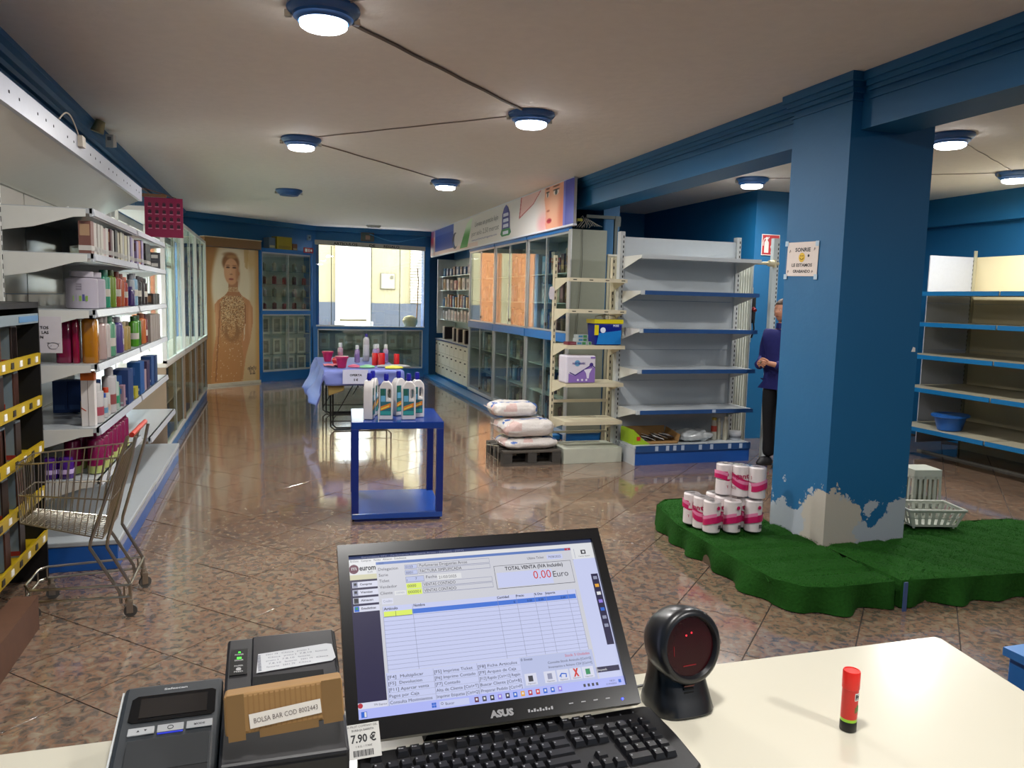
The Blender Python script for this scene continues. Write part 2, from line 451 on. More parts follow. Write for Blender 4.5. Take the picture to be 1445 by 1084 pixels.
# dropped beam with its moulding
mb = MB(); mb.box(3.31, 3.62, -2.6, 3.91, 2.64, CE); mb.box(3.31, 3.62, 4.45, 8.42, 2.64, CE)
bmo = struct('beam', mb, WALLBLUE, smooth=0)
mb = MB()
for y0, y1 in ((-2.6, 3.85), (4.51, 8.4)):
    for (d, za, zb) in ((0.012, 2.80, 2.815), (0.02, 2.845, 2.87), (0.035, 2.87, 2.90), (0.055, 2.90, 2.95)):
        mb.box(3.31 - d, 3.32, y0, y1, za, zb)
obj('crown_moulding', mb, WALLBLUE, parent=bmo, smooth=0)

# left windows
mb = MB()
for y in (6.85, 8.3, 9.78, 11.3, 12.85, 14.2):
    mb.box(-1.62, -1.52, y, y + 0.09, 0.45, 2.42)
mb.box(-1.62, -1.52, 6.85, 14.29, 0.45, 0.53); mb.box(-1.62, -1.52, 6.85, 14.29, 2.34, 2.42); mb.box(-1.61, -1.53, 6.85, 14.29, 1.98, 2.06)
w1 = struct('window_1', mb, WHITE, smooth=0, bevel=0.004)
for y in (6.94, 8.39, 9.87, 11.39, 12.94):
    for z0, z1 in ((0.53, 1.98), (2.06, 2.34)):
        m2 = MB(); m2.box(-1.575, -1.568, y, y + (1.36 if y < 9 else 1.43 if y < 12 else 1.26), z0, z1); obj('pane', m2, GLASS, parent=w1, smooth=0)

# outside : street, facades (only seen through the glass)
mb = MB(); mb.box(-30, 30, -12, 60, -0.3, -0.22)
struct('street', mb, mat('#8f8b86', 0.9, scale=4), smooth=0)
FC = mat('#85785a', 0.85, var=0.04, scale=3)
def facade(name, x0, x1, y, z1, parts, m): pass
mb = MB(); mb.box(1.05, 9.0, 20.5, 20.8, -0.22, 6.0)
f1 = struct('facade', mb, FC, smooth=0)
mb = MB(); mb.box(1.04, 1.62, 20.46, 20.5, -0.22, 1.44); mb.box(2.42, 9.0, 20.46, 20.5, -0.22, 1.44); obj('tiled_dado', mb, mat('#40424a', 0.5), parent=f1, smooth=0)
mb = MB(); mb.box(1.58, 1.68, 20.42, 20.5, 0.9, 2.95); mb.box(2.36, 2.46, 20.42, 20.5, 0.9, 2.95); mb.box(1.58, 2.46, 20.42, 20.5, 2.86, 2.96)
fr = obj('door_frame', mb, mat('#b9b3a4', 0.6), parent=f1, smooth=0)
mb = MB(); mb.box(1.68, 2.36, 20.44, 20.5, 1.02, 2.86); obj('door_leaf', mb, mat('#e6e6e4', 0.5), parent=f1, smooth=0)
mb = MB(); mb.box(1.55, 2.5, 20.2, 20.5, -0.22, 0.96); obj('doorstep', mb, mat('#9b9a97', 0.8), parent=f1, smooth=0)
mb = MB(); mb.box(2.72, 3.1, 20.47, 20.5, 1.8, 2.22, 0); mb.box(2.74, 3.08, 20.46, 20.47, 1.82, 2.20, 1); mb.box(2.97, 3.05, 20.45, 20.46, 2.07, 2.15, 0)
obj('meter_box', mb, [mat('#574e3c', 0.6), mat('#8d8268', 0.6)], parent=f1, smooth=0)
mb = MB()
for k in range(22): mb.box(3.5, 4.6, 20.44, 20.49, 1.46 + k * 0.075, 1.515 + k * 0.075)
obj('roller_shutter', mb, mat('#c9bfae', 0.5), parent=f1, smooth=0)
mb = MB(); mb.box(-14, 1.0, 25.0, 25.3, -0.22, 7)
f2 = struct('facade', mb, mat('#a0643a', 0.85, scale=3), smooth=0)
for x in (-3.2, -1.2, 0.2):
    mb = MB(); mb.box(x, x + 0.35, 24.9, 25.0, -0.22, 7); obj('pilaster', mb, FC, parent=f2, smooth=0)
mb = MB(); mb.box(-8.0, -7.7, -8, 40, -0.22, 4.2)
f3 = struct('facade', mb, mat('#c9bfa8', 0.85, scale=3), smooth=0)
for y in range(2, 30, 3):
    mb = MB(); mb.box(-7.7, -7.62, y, y + 1.3, 0.9, 2.5); obj('window_surround', mb, mat('#c9a184', 0.8), parent=f3, smooth=0)
mb = MB(); mb.box(-7.7, -7.66, -8, 40, -0.22, 0.8); obj('tiled_dado', mb, mat('#c9beb2', 0.6), parent=f3, smooth=0)
# ================================================================ PRODUCTS (builders)
PC = {}
def carton(col, w, d, h, bands=(), rough=0.45):
    """printed carton; bands = (colour, z0, z1, x0, x1) as fractions, printed on the front and sides"""
    key = ('c', col, w, d, h, tuple(bands))
    if key in PC: return PC[key]
    mb = MB(); mb.box(-w / 2, w / 2, -d / 2, d / 2, 0, h, 0)
    mb.box(-w / 2 - .0003, w / 2 + .0003, -0.0006, 0.0006, h * 0.9, h + .0004, 0)
    ms = [mat(dim(col), rough)]
    for i, (c, z0, z1, x0, x1) in enumerate(bands):
        ms.append(mat(dim(c), rough)); e = 0.0006 + 0.0003 * i
        a = -w / 2 + x0 * w; b = -w / 2 + x1 * w
        if x0 <= 0: a -= e
        if x1 >= 1: b += e
        mb.box(a, b, -d / 2 - e, d / 2 + e, h * z0, h * z1, i + 1)
        if x0 <= 0 or x1 >= 1:
            mb.box(-w / 2 - e if x0 <= 0 else b - .001, w / 2 + e if x1 >= 1 else a + .001, -d / 2 * .9, d / 2 * .9, h * z0, h * z1, i + 1)
    PC[key] = mesh_of(mb, 'carton', ms, smooth=0)
    return PC[key]

def bottle_parts(r, h, col, capc, lab=None, p=2.0, sy=1.0, neck=0.35, capr=None, caph=0.12, shoulder=0.78, lz=(0.15, 0.6), rough=0.25):
    key = ('b', r, h, col, capc, lab, p, sy, neck, caph, shoulder, lz)
    if key in PC: return PC[key]
    n = 20 if p == 2 else 24
    hc = h * (1 - caph); rn = r * neck
    mb = MB(); mb.lathe([(r * .86, 0), (r, h * .02), (r, h * shoulder), (r * .93, h * (shoulder + .03)), (r * .6, h * (shoulder + .08) if shoulder + .08 < 1 - caph else hc - .002), (rn, hc - .001), (rn, hc)], n, sy=sy, p=p)
    body = mesh_of(mb, 'bottle_body', mat(dim(col), rough, var=.04), smooth=40)
    cr = capr or rn * 1.15
    mb = MB(); mb.lathe([(cr, hc), (cr, h * .985), (cr * .93, h)], 16, sy=1 if p == 2 else sy)
    cap = mesh_of(mb, 'cap', mat(dim(capc), .35, var=.03), smooth=40)
    lb = None
    if lab:
        mb = MB(); e = r * 1.012
        mb.lathe([(e, h * lz[0]), (e, h * lz[1])], n, sy=sy, p=p); lb = mesh_of(mb, 'paper_label', mat(dim(lab), .5), smooth=40)
    PC[key] = (body, cap, lb)
    return PC[key]

def bottle(name, label, cat, loc, parts, rz=0, group=None):
    t = thing(name, label, cat, (loc[0], loc[1], loc[2] + .001), rz, group)
    obj('body', parts[0], None, parent=t); obj('cap', parts[1], None, parent=t)
    if parts[2]: obj('paper_label', parts[2], None, parent=t)
    return t
def box_thing(name, label, cat, loc, me, rz=0, group=None):
    o = obj(name, me, None, loc=(loc[0], loc[1], loc[2] + .001)); o.rotation_euler.z = rz
    return tag(o, label, cat, group)

def slots(mb, x, y, z0, z1, step, w, h, ax, m):
    """row of dark punched slots on an upright; ax: face normal axis"""
    z = z0
    while z < z1:
        if ax == 'y': mb.box(x - w / 2, x + w / 2, y - .0008, y + .0008, z, z + h, m)
        else: mb.box(x - .0008, x + .0008, y - w / 2, y + w / 2, z, z + h, m)
        z += step

# ================================================================ LEFT GONDOLA
GB = mat('#b1b0a6', 0.16, var=0.04, scale=2)
gl = thing('gondola_shelving', 'long white wall shelving on a blue plinth stacked with toiletries, left side', 'shelving', (-1.2, 4.85, 0))
def L(x0, x1, y0, y1, z0, z1, m=0, mb=None):
    mb = mb or MB(); mb.box(x0 + 1.2, x1 + 1.2, y0 - 4.85, y1 - 4.85, z0, z1, m); return mb
BX = -1.43
for a, b, z0, z1 in ((3.0, 4.22, 0.1, 2.3), (4.24, 5.46, 0.1, 2.3), (5.48, 6.34, .1, 2.3), (6.36, 6.98, 0.1, 2.3)):
    for k in range(3):
        h = (z1 - z0) / 3
        obj('back_panel', L(BX, BX + .012, a, b, z0 + k * h + .002, z0 + (k + 1) * h - .002), GB, parent=gl, smooth=0)
obj('back_panel', L(BX, BX + .012, 7.0, 7.95, 0.1, 0.62), GB, parent=gl, smooth=0)
obj('back_panel', L(BX, BX + .012, 7.0, 7.95, 1.86, 2.3), GB, parent=gl, smooth=0)
for y in (3.0, 4.85, 6.35, 7.95):
    mb = L(BX + .012, BX + .06, y - .015, y + .015, 0, 2.3)
    slots(mb, BX + .0605 + 1.2, y - 4.85, .3, 2.2, .05, .008, .028, 'x', 1)
    obj('upright', mb, [WHITE, DARK], parent=gl, smooth=0)
SH = [(2.045, .45), (1.80, .45), (1.49, .45), (1.185, .45), (.825, .45)]
def gshelf(y0, y1, zt, xf, parent=gl, name='shelf'):
    mb = L(BX + .02, xf, y0, y1, zt - .028, zt)
    L(xf - .012, xf, y0, y1, zt - .045, zt, mb=mb)
    s = obj(name, mb, WHITEG, parent=parent, smooth=0)
    for y in (y0 - .004, y1 - .002):
        mb = MB(); x0, x1 = BX + .03 + 1.2, xf - .03 + 1.2
        mb.prism([(x0, zt - .14), (x0, zt - .005), (x1, zt - .005), (x1, zt - .045), (x1 - .06, zt - .05), (x0 + .18, zt - .11)], y - 4.85, y - 4.85 + .006, 'y')
        obj('bracket', mb, WHITE, parent=s, smooth=0)
    mb = MB()
    mb.prism([(xf + 1.2, zt - .042), (xf + 1.214, zt - .038), (xf + 1.206, zt), (xf + 1.2, zt)], y0 - 4.85 + .01, y1 - 4.85 - .01, 'y')
    obj('price_rail', mb, mat('#b9bcc2', .25, var=.12, scale=40), parent=s, smooth=0)
    return s
for zt, _ in SH:
    gshelf(4.86, 6.33, zt, -.935); gshelf(6.37, 7.95, zt, -.935)
gshelf(4.86, 6.33, .53, -.94); gshelf(6.37, 7.95, .50, -.88)
# canopy
mb = MB(); mb.prism([(-1.42, 2.17), (-1.405, 2.17), (-1.04, 2.355), (-1.05, 2.37)], 3.0 - 4.85, 7.3 - 4.85, 'y')
mb.v = [(x + 1.2, y, z) for x, y, z in mb.v]
obj('canopy_panel', mb, mat('#d6d2c4', .08, var=.03), parent=gl, smooth=0)
mb = L(-1.06, -1.025, 3.0, 7.32, 2.35, 2.46)
for k in range(30):
    y = 3.1 + k * .14
    if k % 4 != 3: mb.box(-1.0248 + 1.2, -1.0235 + 1.2, y - 4.85, y + .012 - 4.85, 2.40, 2.412, 1)
cr = obj('canopy_rail', mb, [mat('#a9adb8', .35), DARK], parent=gl, smooth=0)
mb = MB(); mb.box(-1.03 + 1.2, -1.0 + 1.2, 5.02 - 4.85, 5.1 - 4.85, 2.40, 2.46)
mb.tube([(-1.02 + 1.2, 4.6 - 4.85 + .03 * k, 2.46 + .07 * sin(pi * k / 14)) for k in range(15)], .004)
obj('lamp_holder', mb, mat('#c2b8a8', .5), parent=cr)
# plinth units
PLB = mat('#1b57a6', .35)
for y0, y1, zt, x1 in ((4.85, 6.345, .175, -.845), (6.355, 7.97, .165, -.845)):
    b = obj('plinth', L(BX + .01, x1 - .01, y0, y1, 0.0, zt - .03), PLB, parent=gl, smooth=0, bevel=.003)
    obj('deck', L(BX + .01, x1, y0 - .004, y1, zt - .03, zt), mat('#a9afb3', .3, var=.03), parent=b, smooth=0, bevel=.006)
    obj('price_rail', L(x1 - .012, x1 - .004, y0 + .01, y1 - .01, zt - .075, zt - .032), mat('#8f98b5', .25), parent=b, smooth=0)

# paper sign hung at the near end
mb = MB(Matrix.Translation((-1.225, 4.845, 1.25)))
mb.box(-.09, .125, 0, .002, 0, .2, 0)
TM = lambda x, z, s=1: Matrix.Translation((x, -.0015, z)) @ Matrix.Rotation(pi / 2, 4, 'X')
for s_, z in (('TOS', .132), ('LAS', .106), ('N', .08)): mb.text(s_, .022, TM(.062 if s_ != 'N' else .035, z), 1, bold=.02, align='r')
mb.tube([(.082 + .026 * cos(a) * (1 + .1 * sin(3 * a)), -.0015, .04 + .018 * sin(a)) for a in [k * pi / 8 for k in range(16)]], .0009, 4, 1, closed=True)
mb.tube([(.062, -.0015, .05), (.055, -.0015, .058), (.064, -.0015, .056)], .0009, 4, 1); mb.tube([(.105, -.0015, .05), (.113, -.0015, .055)], .0009, 4, 1)
mb.tube([(.072, -.0015, .042), (.07, -.0015, .038)], .0011, 4, 1)
o = obj('paper_sign', mb, [mat('#c9c3c8', .7), INK], smooth=0); tag(o, 'white paper sign with a pig doodle hanging at the shelving end', 'sign')

# ---- items on the left shelving
def lab_item(colname, kind, i, where): return f'{colname} {kind}, {ORD[i]} item along the {where} shelf of the left shelving'
HAIR = [('brown', '#8a5a50'), ('off-white', '#d3ccc4'), ('off-white', '#cfc8bf'), ('off-white', '#d8d2c6'), ('pale pink', '#c7a9a4'), ('white', '#d9d6cf'), ('dark red', '#5b1f26'), ('white', '#d9d6d0'), ('black', '#1b1519'),
        ('cream', '#cfc5a9'), ('cream', '#d1cbb2'), ('grey', '#b5b3b2'), ('cream', '#c9c19f'), ('white', '#cfcfca'), ('lilac', '#9c8fb5'), ('white', '#d6d0cc'),
        ('mauve', '#8d79a8'), ('orange', '#b5714b'), ('lilac', '#a394bd'), ('black', '#121216'), ('black', '#17171c'), ('black', '#101014'), ('black', '#141419')]
y = 4.90
for i, (cn, c) in enumerate(HAIR):
    h = .182 + RN.uniform(-.01, .006); w = .085 + (.02 if y > 6.3 else .0)
    me = carton(c, .062, w - .008, round(h, 2), (('#6b4a45' if i % 3 else '#c8a27e', .55, .9, .1, .9), ('#e8e4dc', .1, .25, .0, 1.0)))
    box_thing('hair_dye_carton', f'{cn} hair-dye carton, {ORD[i]} from the near end, second shelf from top, left shelving', 'carton', (-.985 + RN.uniform(-.008, .005), y + w / 2, 1.80), me, RN.uniform(-.05, .05), 'hair-dye cartons on the second left shelf')
    y += w + (.03 if 6.2 < y < 6.4 else .008)
for k in range(2):
    box_thing('small_carton', f'small dark printed carton, {"lower" if k == 0 else "upper"} of two at far end of second left shelf', 'carton', (-1.0, 7.8, 1.80 + .075 * k), carton('#3c3b40', .09, .12, .073, (('#c7c2ba', .3, .7, .2, .8),)), .1)

# shelf 3
bp = bottle_parts(.084, .215, '#b9b2be', '#c0b9c4', None, neck=.72, caph=.15, shoulder=.78, capr=.063, rough=.35)
mb = MB()
for k in range(5): mb.box(-.03 + k * .016, -.018 + k * .016, -.0855 + abs(k - 2) * .0035, -.08, .045, .045 + .03 + .008 * (k % 2), k % 2)
for k in range(3): mb.box(-.012, .016, -.0858, -.082, .11 + k * .014, .116 + k * .014, 2)
plab = mesh_of(mb, 'printed_label', [mat('#7a9a45', .5), mat('#4a4a80', .5), mat('#77717c', .5)], smooth=0)
t = bottle('plastic_tub', 'large pale lilac screw-top tub at the near end of the third shelf', 'tub', (-1.04, 5.07, 1.49), bp)
obj('printed_label', plab, None, parent=t)
t2 = bottle('plastic_tub', 'second pale lilac tub right behind the first on the third shelf', 'tub', (-1.035, 5.26, 1.49), bp)
S3 = [('teal', '#1d8a68', '#156b50', .036, .235, 5.45), ('olive green', '#6e8a1e', '#44521a', .034, .24, 5.66), ('rust red', '#a3401f', '#7a2a16', .03, .235, 5.86), ('orange-brown', '#b0532b', '#8c3a1c', .028, .225, 6.0), ('red', '#9c2f22', '#c9623a', .028, .205, 6.14),
      ('purple', '#31145c', '#3b1f6b', .045, .14, 6.32), ('pale blue', '#7fa6bd', '#a8aab0', .036, .24, 6.52), ('silver grey', '#9ea3a8', '#8b8f95', .03, .23, 6.42), ('black', '#1e1a20', '#2a242a', .033, .225, 6.72), ('black', '#241c20', '#3a2c2c', .033, .22, 6.87), ('dark brown', '#2c1b1c', '#1c1416', .033, .215, 7.03)]
for i, (cn, c, cc, r, h, yy) in enumerate(S3):
    bottle('shampoo_bottle', f'{cn} bottle, {ORD[i]} past the lilac tubs on the third shelf', 'bottle', (-.995, yy, 1.49), bottle_parts(r, h, c, cc, None if i % 2 else '#c9c4b4', sy=1.35, neck=.6, caph=.16, lz=(.3, .5)), 0, 'bottles on the third left shelf')
for k in range(3):
    box_thing('small_carton', f'black and gold small carton, {ORD[k]} of three at far end of third left shelf', 'carton', (-1.0, 7.32 + k * .14, 1.49), carton('#241a18', .1, .12, .09, (('#8a5a35', .2, .8, .15, .85),)), 0, 'small dark cartons, third left shelf')

# shelf 4
def jumbo(name, label, cat, loc, w, d, h, col, cap, rz=0):
    t = thing(name, label, cat, (loc[0], loc[1], loc[2] + .001), rz)
    mb = MB(); mb.lathe([(.46, 0), (.5, .03), (.5, .88), (.44, .93), (.2, .96)], 28, p=5)
    mb.v = [(x * w, y * d, z * h) for x, y, z in mb.v]
    obj('body', mb, mat(dim(col), .12, coat=.4, var=.1, scale=6), parent=t)
    mb = MB(); mb.lathe([(.34, .93), (.34, 1.0)], 20, p=4); mb.v = [(x * w, y * d, z * h) for x, y, z in mb.v]
    obj('cap', mb, mat(cap, .3), parent=t); return t
jumbo('bath_gel_bottle', 'large clear magenta bath-gel bottle at the near end, fourth shelf', 'bottle', (-1.115, 4.98, 1.185), .085, .09, .268, '#8f1d4a', '#1e1e24')
jumbo('bath_gel_bottle', 'narrow magenta bath-gel bottle between the large magenta and orange ones', 'bottle', (-1.055, 4.97, 1.185), .035, .08, .265, '#a01240', '#1e1e24')
jumbo('bath_gel_bottle', 'large amber orange bath-gel bottle at the front edge, fourth shelf', 'bottle', (-.985, 4.98, 1.185), .08, .09, .268, '#c9811c', '#2a2326')
S4 = [('yellow', '#c9b53a', '#3b2a80', .02, .25, 5.08), ('pinkish beige', '#b59a94', '#c9bdb8', .042, .26, 5.2), ('white', '#c4bab5', '#cfc9c4', .04, .255, 5.33), ('sea green', '#5f9e7c', '#74b08f', .042, .26, 5.48), ('pale grey', '#a9aaa6', '#c4c5c0', .026, .23, 5.6),
      ('violet', '#4b3d82', '#b6b3bd', .04, .24, 5.76), ('mauve', '#a584a8', '#c9b4c4', .026, .2, 5.88), ('gold', '#ad934e', '#b7a77c', .03, .2, 6.0), ('gold', '#a18a4c', '#6e6245', .03, .2, 6.12), ('bright green', '#4f9a1c', '#2f6b2b', .036, .225, 6.45), ('dark green', '#2d6b23', '#3d5c3a', .034, .23, 6.58),
      ('terracotta', '#c06a35', '#a85a30', .04, .24, 6.78), ('dark red', '#7a2730', '#5c1c26', .032, .235, 6.92)]
for i, (cn, c, cc, r, h, yy) in enumerate(S4):
    bottle('shampoo_bottle', f'{cn} bottle, {ORD[i]} past the amber bath gel on the fourth shelf', 'bottle', (-.985, yy, 1.185), bottle_parts(r, h, c, cc, None if i % 3 else '#d6cfc4', sy=1.4, neck=.55, caph=.15, lz=(.25, .45)), 0, 'bottles on the fourth left shelf')
for k in range(4):
    box_thing('beige_carton', f'tall grey-beige carton with brown lettering, {ORD[k]} of four at far end of fourth shelf', 'carton', (-.985, 7.06 + k * .15, 1.185), carton('#a3978d', .09, .14, .22, (('#6b4d42', .7, .76, .3, .75), ('#6b4d42', .5, .56, .4, .65), ('#6b4d42', .3, .34, .4, .6))), 0, 'grey-beige cartons, fourth left shelf')

# shelf 5
for k in range(3):
    box_thing('blue_carton', f'royal blue carton at the back of the fifth shelf, {ORD[k]} from the near end', 'carton', (-1.33 + .085 * k + .06, 5.55, .825), carton('#103c80', .082, .12, .2, (('#3a62a0', .1, .25, .1, .8),)), 0, 'blue cartons at the back of the fifth shelf')
box_thing('cream_carton', 'small cream carton in front of the royal blue cartons, fifth shelf', 'carton', (-1.08, 5.3, .825), carton('#b8a894', .06, .07, .1, (('#8a7a6a', .3, .5, .1, .9),)))
t = thing('sunscreen_carton', 'tall white carton with bright orange top at the near corner, fifth shelf', 'carton', (-1.0, 4.96, .826))
mb = MB(); mb.box(-.034, .034, -.03, .03, 0, .262, 0); mb.box(.0, .002, -.0308, -.03, 0, .262, 1); mb.prism([(-.034, .10), (-.01, .085), (-.01, .09), (-.034, .108)], -.031, -.03, 'y', 2)
obj('body', mb, [mat('#cfc9c6', .4), mat('#5a4a48', .5), mat('#b5462f', .5)], parent=t, smooth=0)
mb = MB(); mb.box(-.035, .035, -.031, .031, .262, .312); obj('orange_top', mb, mat('#c9600f', .4), parent=t, smooth=0)
S5 = [('white and pink', '#d0cccb', '#d9d6d4', .042, .23, 5.06, '#b5485c'), ('teal', '#12706b', '#0f5c5a', .016, .2, 5.16, None), ('white', '#cfcdcb', '#1f4ca8', .028, .15, 5.26, '#6b9ab8'), ('white', '#d6d2ce', '#d8471c', .026, .175, 5.35, '#c9b0a0'), ('tall white', '#cdc8c8', '#c9c4c4', .04, .29, 5.46, '#9a4a4a'),
      ('white and green', '#b9c9bd', '#c8d2cb', .034, .225, 5.6, '#2a9a6b'), ('sea green', '#49a07e', '#cfd4cf', .022, .17, 5.7, None)]
for i, (cn, c, cc, r, h, yy, lb) in enumerate(S5):
    bottle('lotion_bottle', f'{cn} lotion bottle, {ORD[i]} past the orange-topped carton on the fifth shelf', 'bottle', (-.985, yy, .825), bottle_parts(r, h, c, cc, lb, sy=1.4, neck=.55, caph=.18, lz=(.2, .42)), 0, 'lotions on the fifth left shelf')
C5 = [('large navy', '#1c3f7d', .1, .2, .235, 5.95), ('pink striped', '#b08a9c', .03, .07, .14, 5.79), ('bright blue', '#175aa3', .09, .2, .24, 6.5), ('yellow and green', '#c2b81d', .05, .13, .08, 6.22), ('dark plum', '#3a2a55', .08, .15, .22, 6.85), ('pale pink', '#b99aa0', .03, .12, .16, 6.72), ('blue and silver', '#24508f', .08, .16, .24, 7.1), ('navy', '#1d3a70', .08, .14, .23, 7.3)]
for i, (cn, c, w, d, h, yy) in enumerate(C5):
    box_thing('toiletry_carton', f'{cn} carton standing far along the fifth shelf of the left shelving', 'carton', (-.985 if w > .05 else -.965, yy, .825), carton(c, w, d, h, (('#c9cfd6', .12, .2, .3, .9), ('#3f6fb8', .6, .85, .2, .6))))
# shelf 6 : magenta bottles
mg = bottle_parts(.044, .245, '#8f0f52', '#9c1a60', '#c2d07a', sy=1.3, neck=.6, caph=.15, lz=(.02, .2))
for i in range(14):
    bottle('magenta_bottle', f'magenta shampoo bottle with lime label, {ORD[i % 7]} in the {"front" if i < 7 else "rear"} row, lowest shelf', 'bottle', (-.99 - .12 * (i // 7), 5.04 + (i % 7) * .14, .53), mg, 0, 'magenta bottles on the lowest left shelf')
t = thing('purple_pack', 'purple shrink-wrapped pack at the near end of the lowest left shelf', 'pack', (-1.16, 4.92, .531))
mb = MB()
for k in range(2): mb.lathe([(.036, 0), (.042, .01), (.04, .05), (.042, .09), (.036, .12), (.02, .125)], 16, (-.04 + k * .08, 0, 0))
obj('bottle_pair', mb, mat('#3f1470', .2, coat=.5), parent=t)
mb = MB(); mb.lathe([(.0435, .03), (.0435, .055)], 16, (-.04, 0, 0)); mb.lathe([(.0435, .03), (.0435, .055)], 16, (.04, 0, 0)); obj('paper_label', mb, mat('#b9a5cf', .4), parent=t)
for i in range(5):
    bottle('magenta_bottle', f'magenta bottle standing on the white deck shelf past the cart, {ORD[i]} from near', 'bottle', (-1.22, 6.5 + i * .13, .50), mg, 0, 'magenta bottles behind on the far low shelf')

# magenta hanging poster
t = thing('display_board', 'dark red promotional board with rows of product pictures hung from the canopy', 'sign', (-.86, 7.33, 2.06), 0)
mb = MB(); mb.box(-.15, .15, 0, .01, 0, .33, 0)
for r in range(4):
    for c in range(5):
        x = -.115 + c * .056; z = .255 - r * .06
        mb.box(x - .006, x + .018, -.001, 0, z, z + .03, 1); mb.box(x - .01, x + .022, -.0012, 0, z - .006, z + .002, 2); mb.box(x, x + .012, -.0014, 0, z + .022, z + .036, 3)
obj('printed_board', mb, [mat('#7d0f3c', .35), mat('#2a0a1c', .4), mat('#b06a80', .4), mat('#4a0d28', .4)], parent=t, smooth=0)
mb = MB(); mb.tube([(-.1, 0, .33), (-.12, -.03, .37), (-.17, 0, .40)], .003); mb.tube([(.1, 0, .33), (.0, -.01, .36), (-.15, 0, .40)], .003); mb.box(-.47, .02, .01, .035, .335, .36, 0)
obj('hanger', mb, mat('#6b4a2c', .5), parent=t)
# alarm sensors
mb = MB(); mb.hexa([(-.03, -.06, 0), (.03, -.06, 0), (.04, .04, .02), (-.03, .04, .02), (-.03, -.05, .11), (.03, -.05, .11), (.04, .04, .12), (-.03, .04, .12)], 0); mb.box(-.015, .015, -.062, -.056, .06, .09, 1)
o = obj('motion_sensor', mb, [WHITE, mat('#77777a', .3)], loc=(-1.29, 7.55, 2.80), bevel=.006); tag(o, 'small white motion sensor mounted on the blue left cornice', 'sensor')
mb = MB(); mb.cyl((0, 0, 0), (.03, 0, .09), .05, 14, r2=.035); o = obj('siren_speaker', mb, mat('#9a9268', .6), loc=(-1.31, 7.1, 2.85)); tag(o, 'round beige sounder under the ceiling above the motion sensor', 'sensor')

# ================================================================ BLACK HAIR DYE RACK
rk = thing('display_rack', 'black cardboard display rack with yellow shelf lips at the left edge', 'rack', (-1.285, 4.2, 0))
BK = mat('#0b0a0b', .5); YEL = mat('#b0940c', .4)
mb = MB(); mb.box(-.13, .1, .535, .55, .0, 1.5); obj('side_panel', mb, BK, parent=rk, smooth=0)
mb = MB(); mb.box(-.13, .1, -.55, -.535, .0, 1.5); obj('side_panel', mb, BK, parent=rk, smooth=0)
mb = MB(); mb.box(-.13, -.12, -.535, .535, 0, 1.5); obj('back_board', mb, BK, parent=rk, smooth=0)
mb = MB(); mb.box(-.13, .1, -.55, .55, 1.5, 1.53); obj('top_board', mb, BK, parent=rk, smooth=0)
mb = MB(); mb.box(.09, .1, -.55, .55, 1.42, 1.47, 0); mb.box(.1, .102, .2, .53, 1.43, 1.46, 1); obj('header_strip', mb, [mat('#7c8a90', .3), mat('#4f7fa8', .3)], parent=rk, smooth=0)
RZ = [1.215, .985, .735, .49, .24]
for z in RZ:
    mb = MB(); mb.box(-.12, .09, -.535, .535, z - .01, z); mb.hexa([(.085, -.535, z - .01), (.1, -.535, z - .015), (.1, .545, z - .015), (.085, .545, z - .01), (.09, -.535, z + .045), (.104, -.535, z + .045), (.104, .545, z + .045), (.09, .545, z + .045)], 0)
    s = obj('shelf_tray', mb, YEL, parent=rk, smooth=0)
    mb = MB()
    for k in range(8):
        yy = -.5 + k * .135; mb.box(.099, .1055, yy, yy + .04, z + .0, z + .03, k % 2)
    obj('price_tickets', mb, [mat('#2a2620', .5), PAPER], parent=s, smooth=0, kind='stuff')
dye = carton('#93a9b8', .075, .075, .2, (('#6b4034', .05, .95, .9, 1.0), ('#b02f2f', .04, .2, .05, .45)))
dyeb = carton('#9aabb5', .075, .075, .2, (('#40302c', .05, .95, .9, 1.0), ('#b02f2f', .04, .16, .05, .95)))
for si, z in enumerate(RZ):
    n = [3, 4, 3, 4, 3][si]
    for k in range(n):
        yy = 4.45 - k * .238
        box_thing('hair_colour_carton', f'grey-blue hair-colour carton, {ORD[k]} from the far side, {["top","second","third","fourth","lowest"][si]} yellow shelf of the black rack', 'carton', (-1.26, yy, z), dye if (k + si) % 2 else dyeb, RN.uniform(-.08, .08), 'hair-colour cartons on the black rack')
mb = MB(); mb.box(-.05, .06, -.6, .2, 0, .16); o = obj('wooden_board', mb, mat('#5a3c2c', .6, var=.2), loc=(-1.12, 3.85, 0.001)); tag(o, 'brown wooden board on the floor in front of the black rack', 'board')

# ================================================================ SHOPPING CART
ct = thing('shopping_cart', 'small chrome wire shopping cart with a red handle, parked by the left shelving', 'cart', (-.9, 4.3, 0))
def C3(x, y, z): return (x + .9, y - 4.3, z)
W = .0028
def lerp(a, b, t): return a + (b - a) * t
# basket sides: near y0, far y1
def side_pt(u, v, far):   # u along length 0 nose..1 handle end ; v 0 bottom..1 top
    x = lerp(lerp(-1.15, -.79, u), lerp(-1.155, -.70, u), v); z = lerp(lerp(.485, .40, u), lerp(.77, .80, u), v)
    y = lerp(4.16, 4.11, u) if not far else lerp(4.42, 4.50, u)
    y += (-.012 if not far else .012) * v
    return C3(x, y, z)
mb = MB()
for far in (0, 1):
    for v, r in ((1, .0042), (0, .0042), (.48, .0042)): mb.tube([side_pt(u / 6, v, far) for u in range(7)], r)
    for k in range(15): mb.tube([side_pt(k / 14, v / 3, far) for v in range(4)], W, 5)
for k in range(1, 9):
    t_ = k / 9; pts = []
    for v in (1, .5, 0): a = Vector(side_pt(0, v, 0)); b = Vector(side_pt(0, v, 1)); pts.append(tuple(a.lerp(b, t_)))
    mb.tube(pts, W, 5)
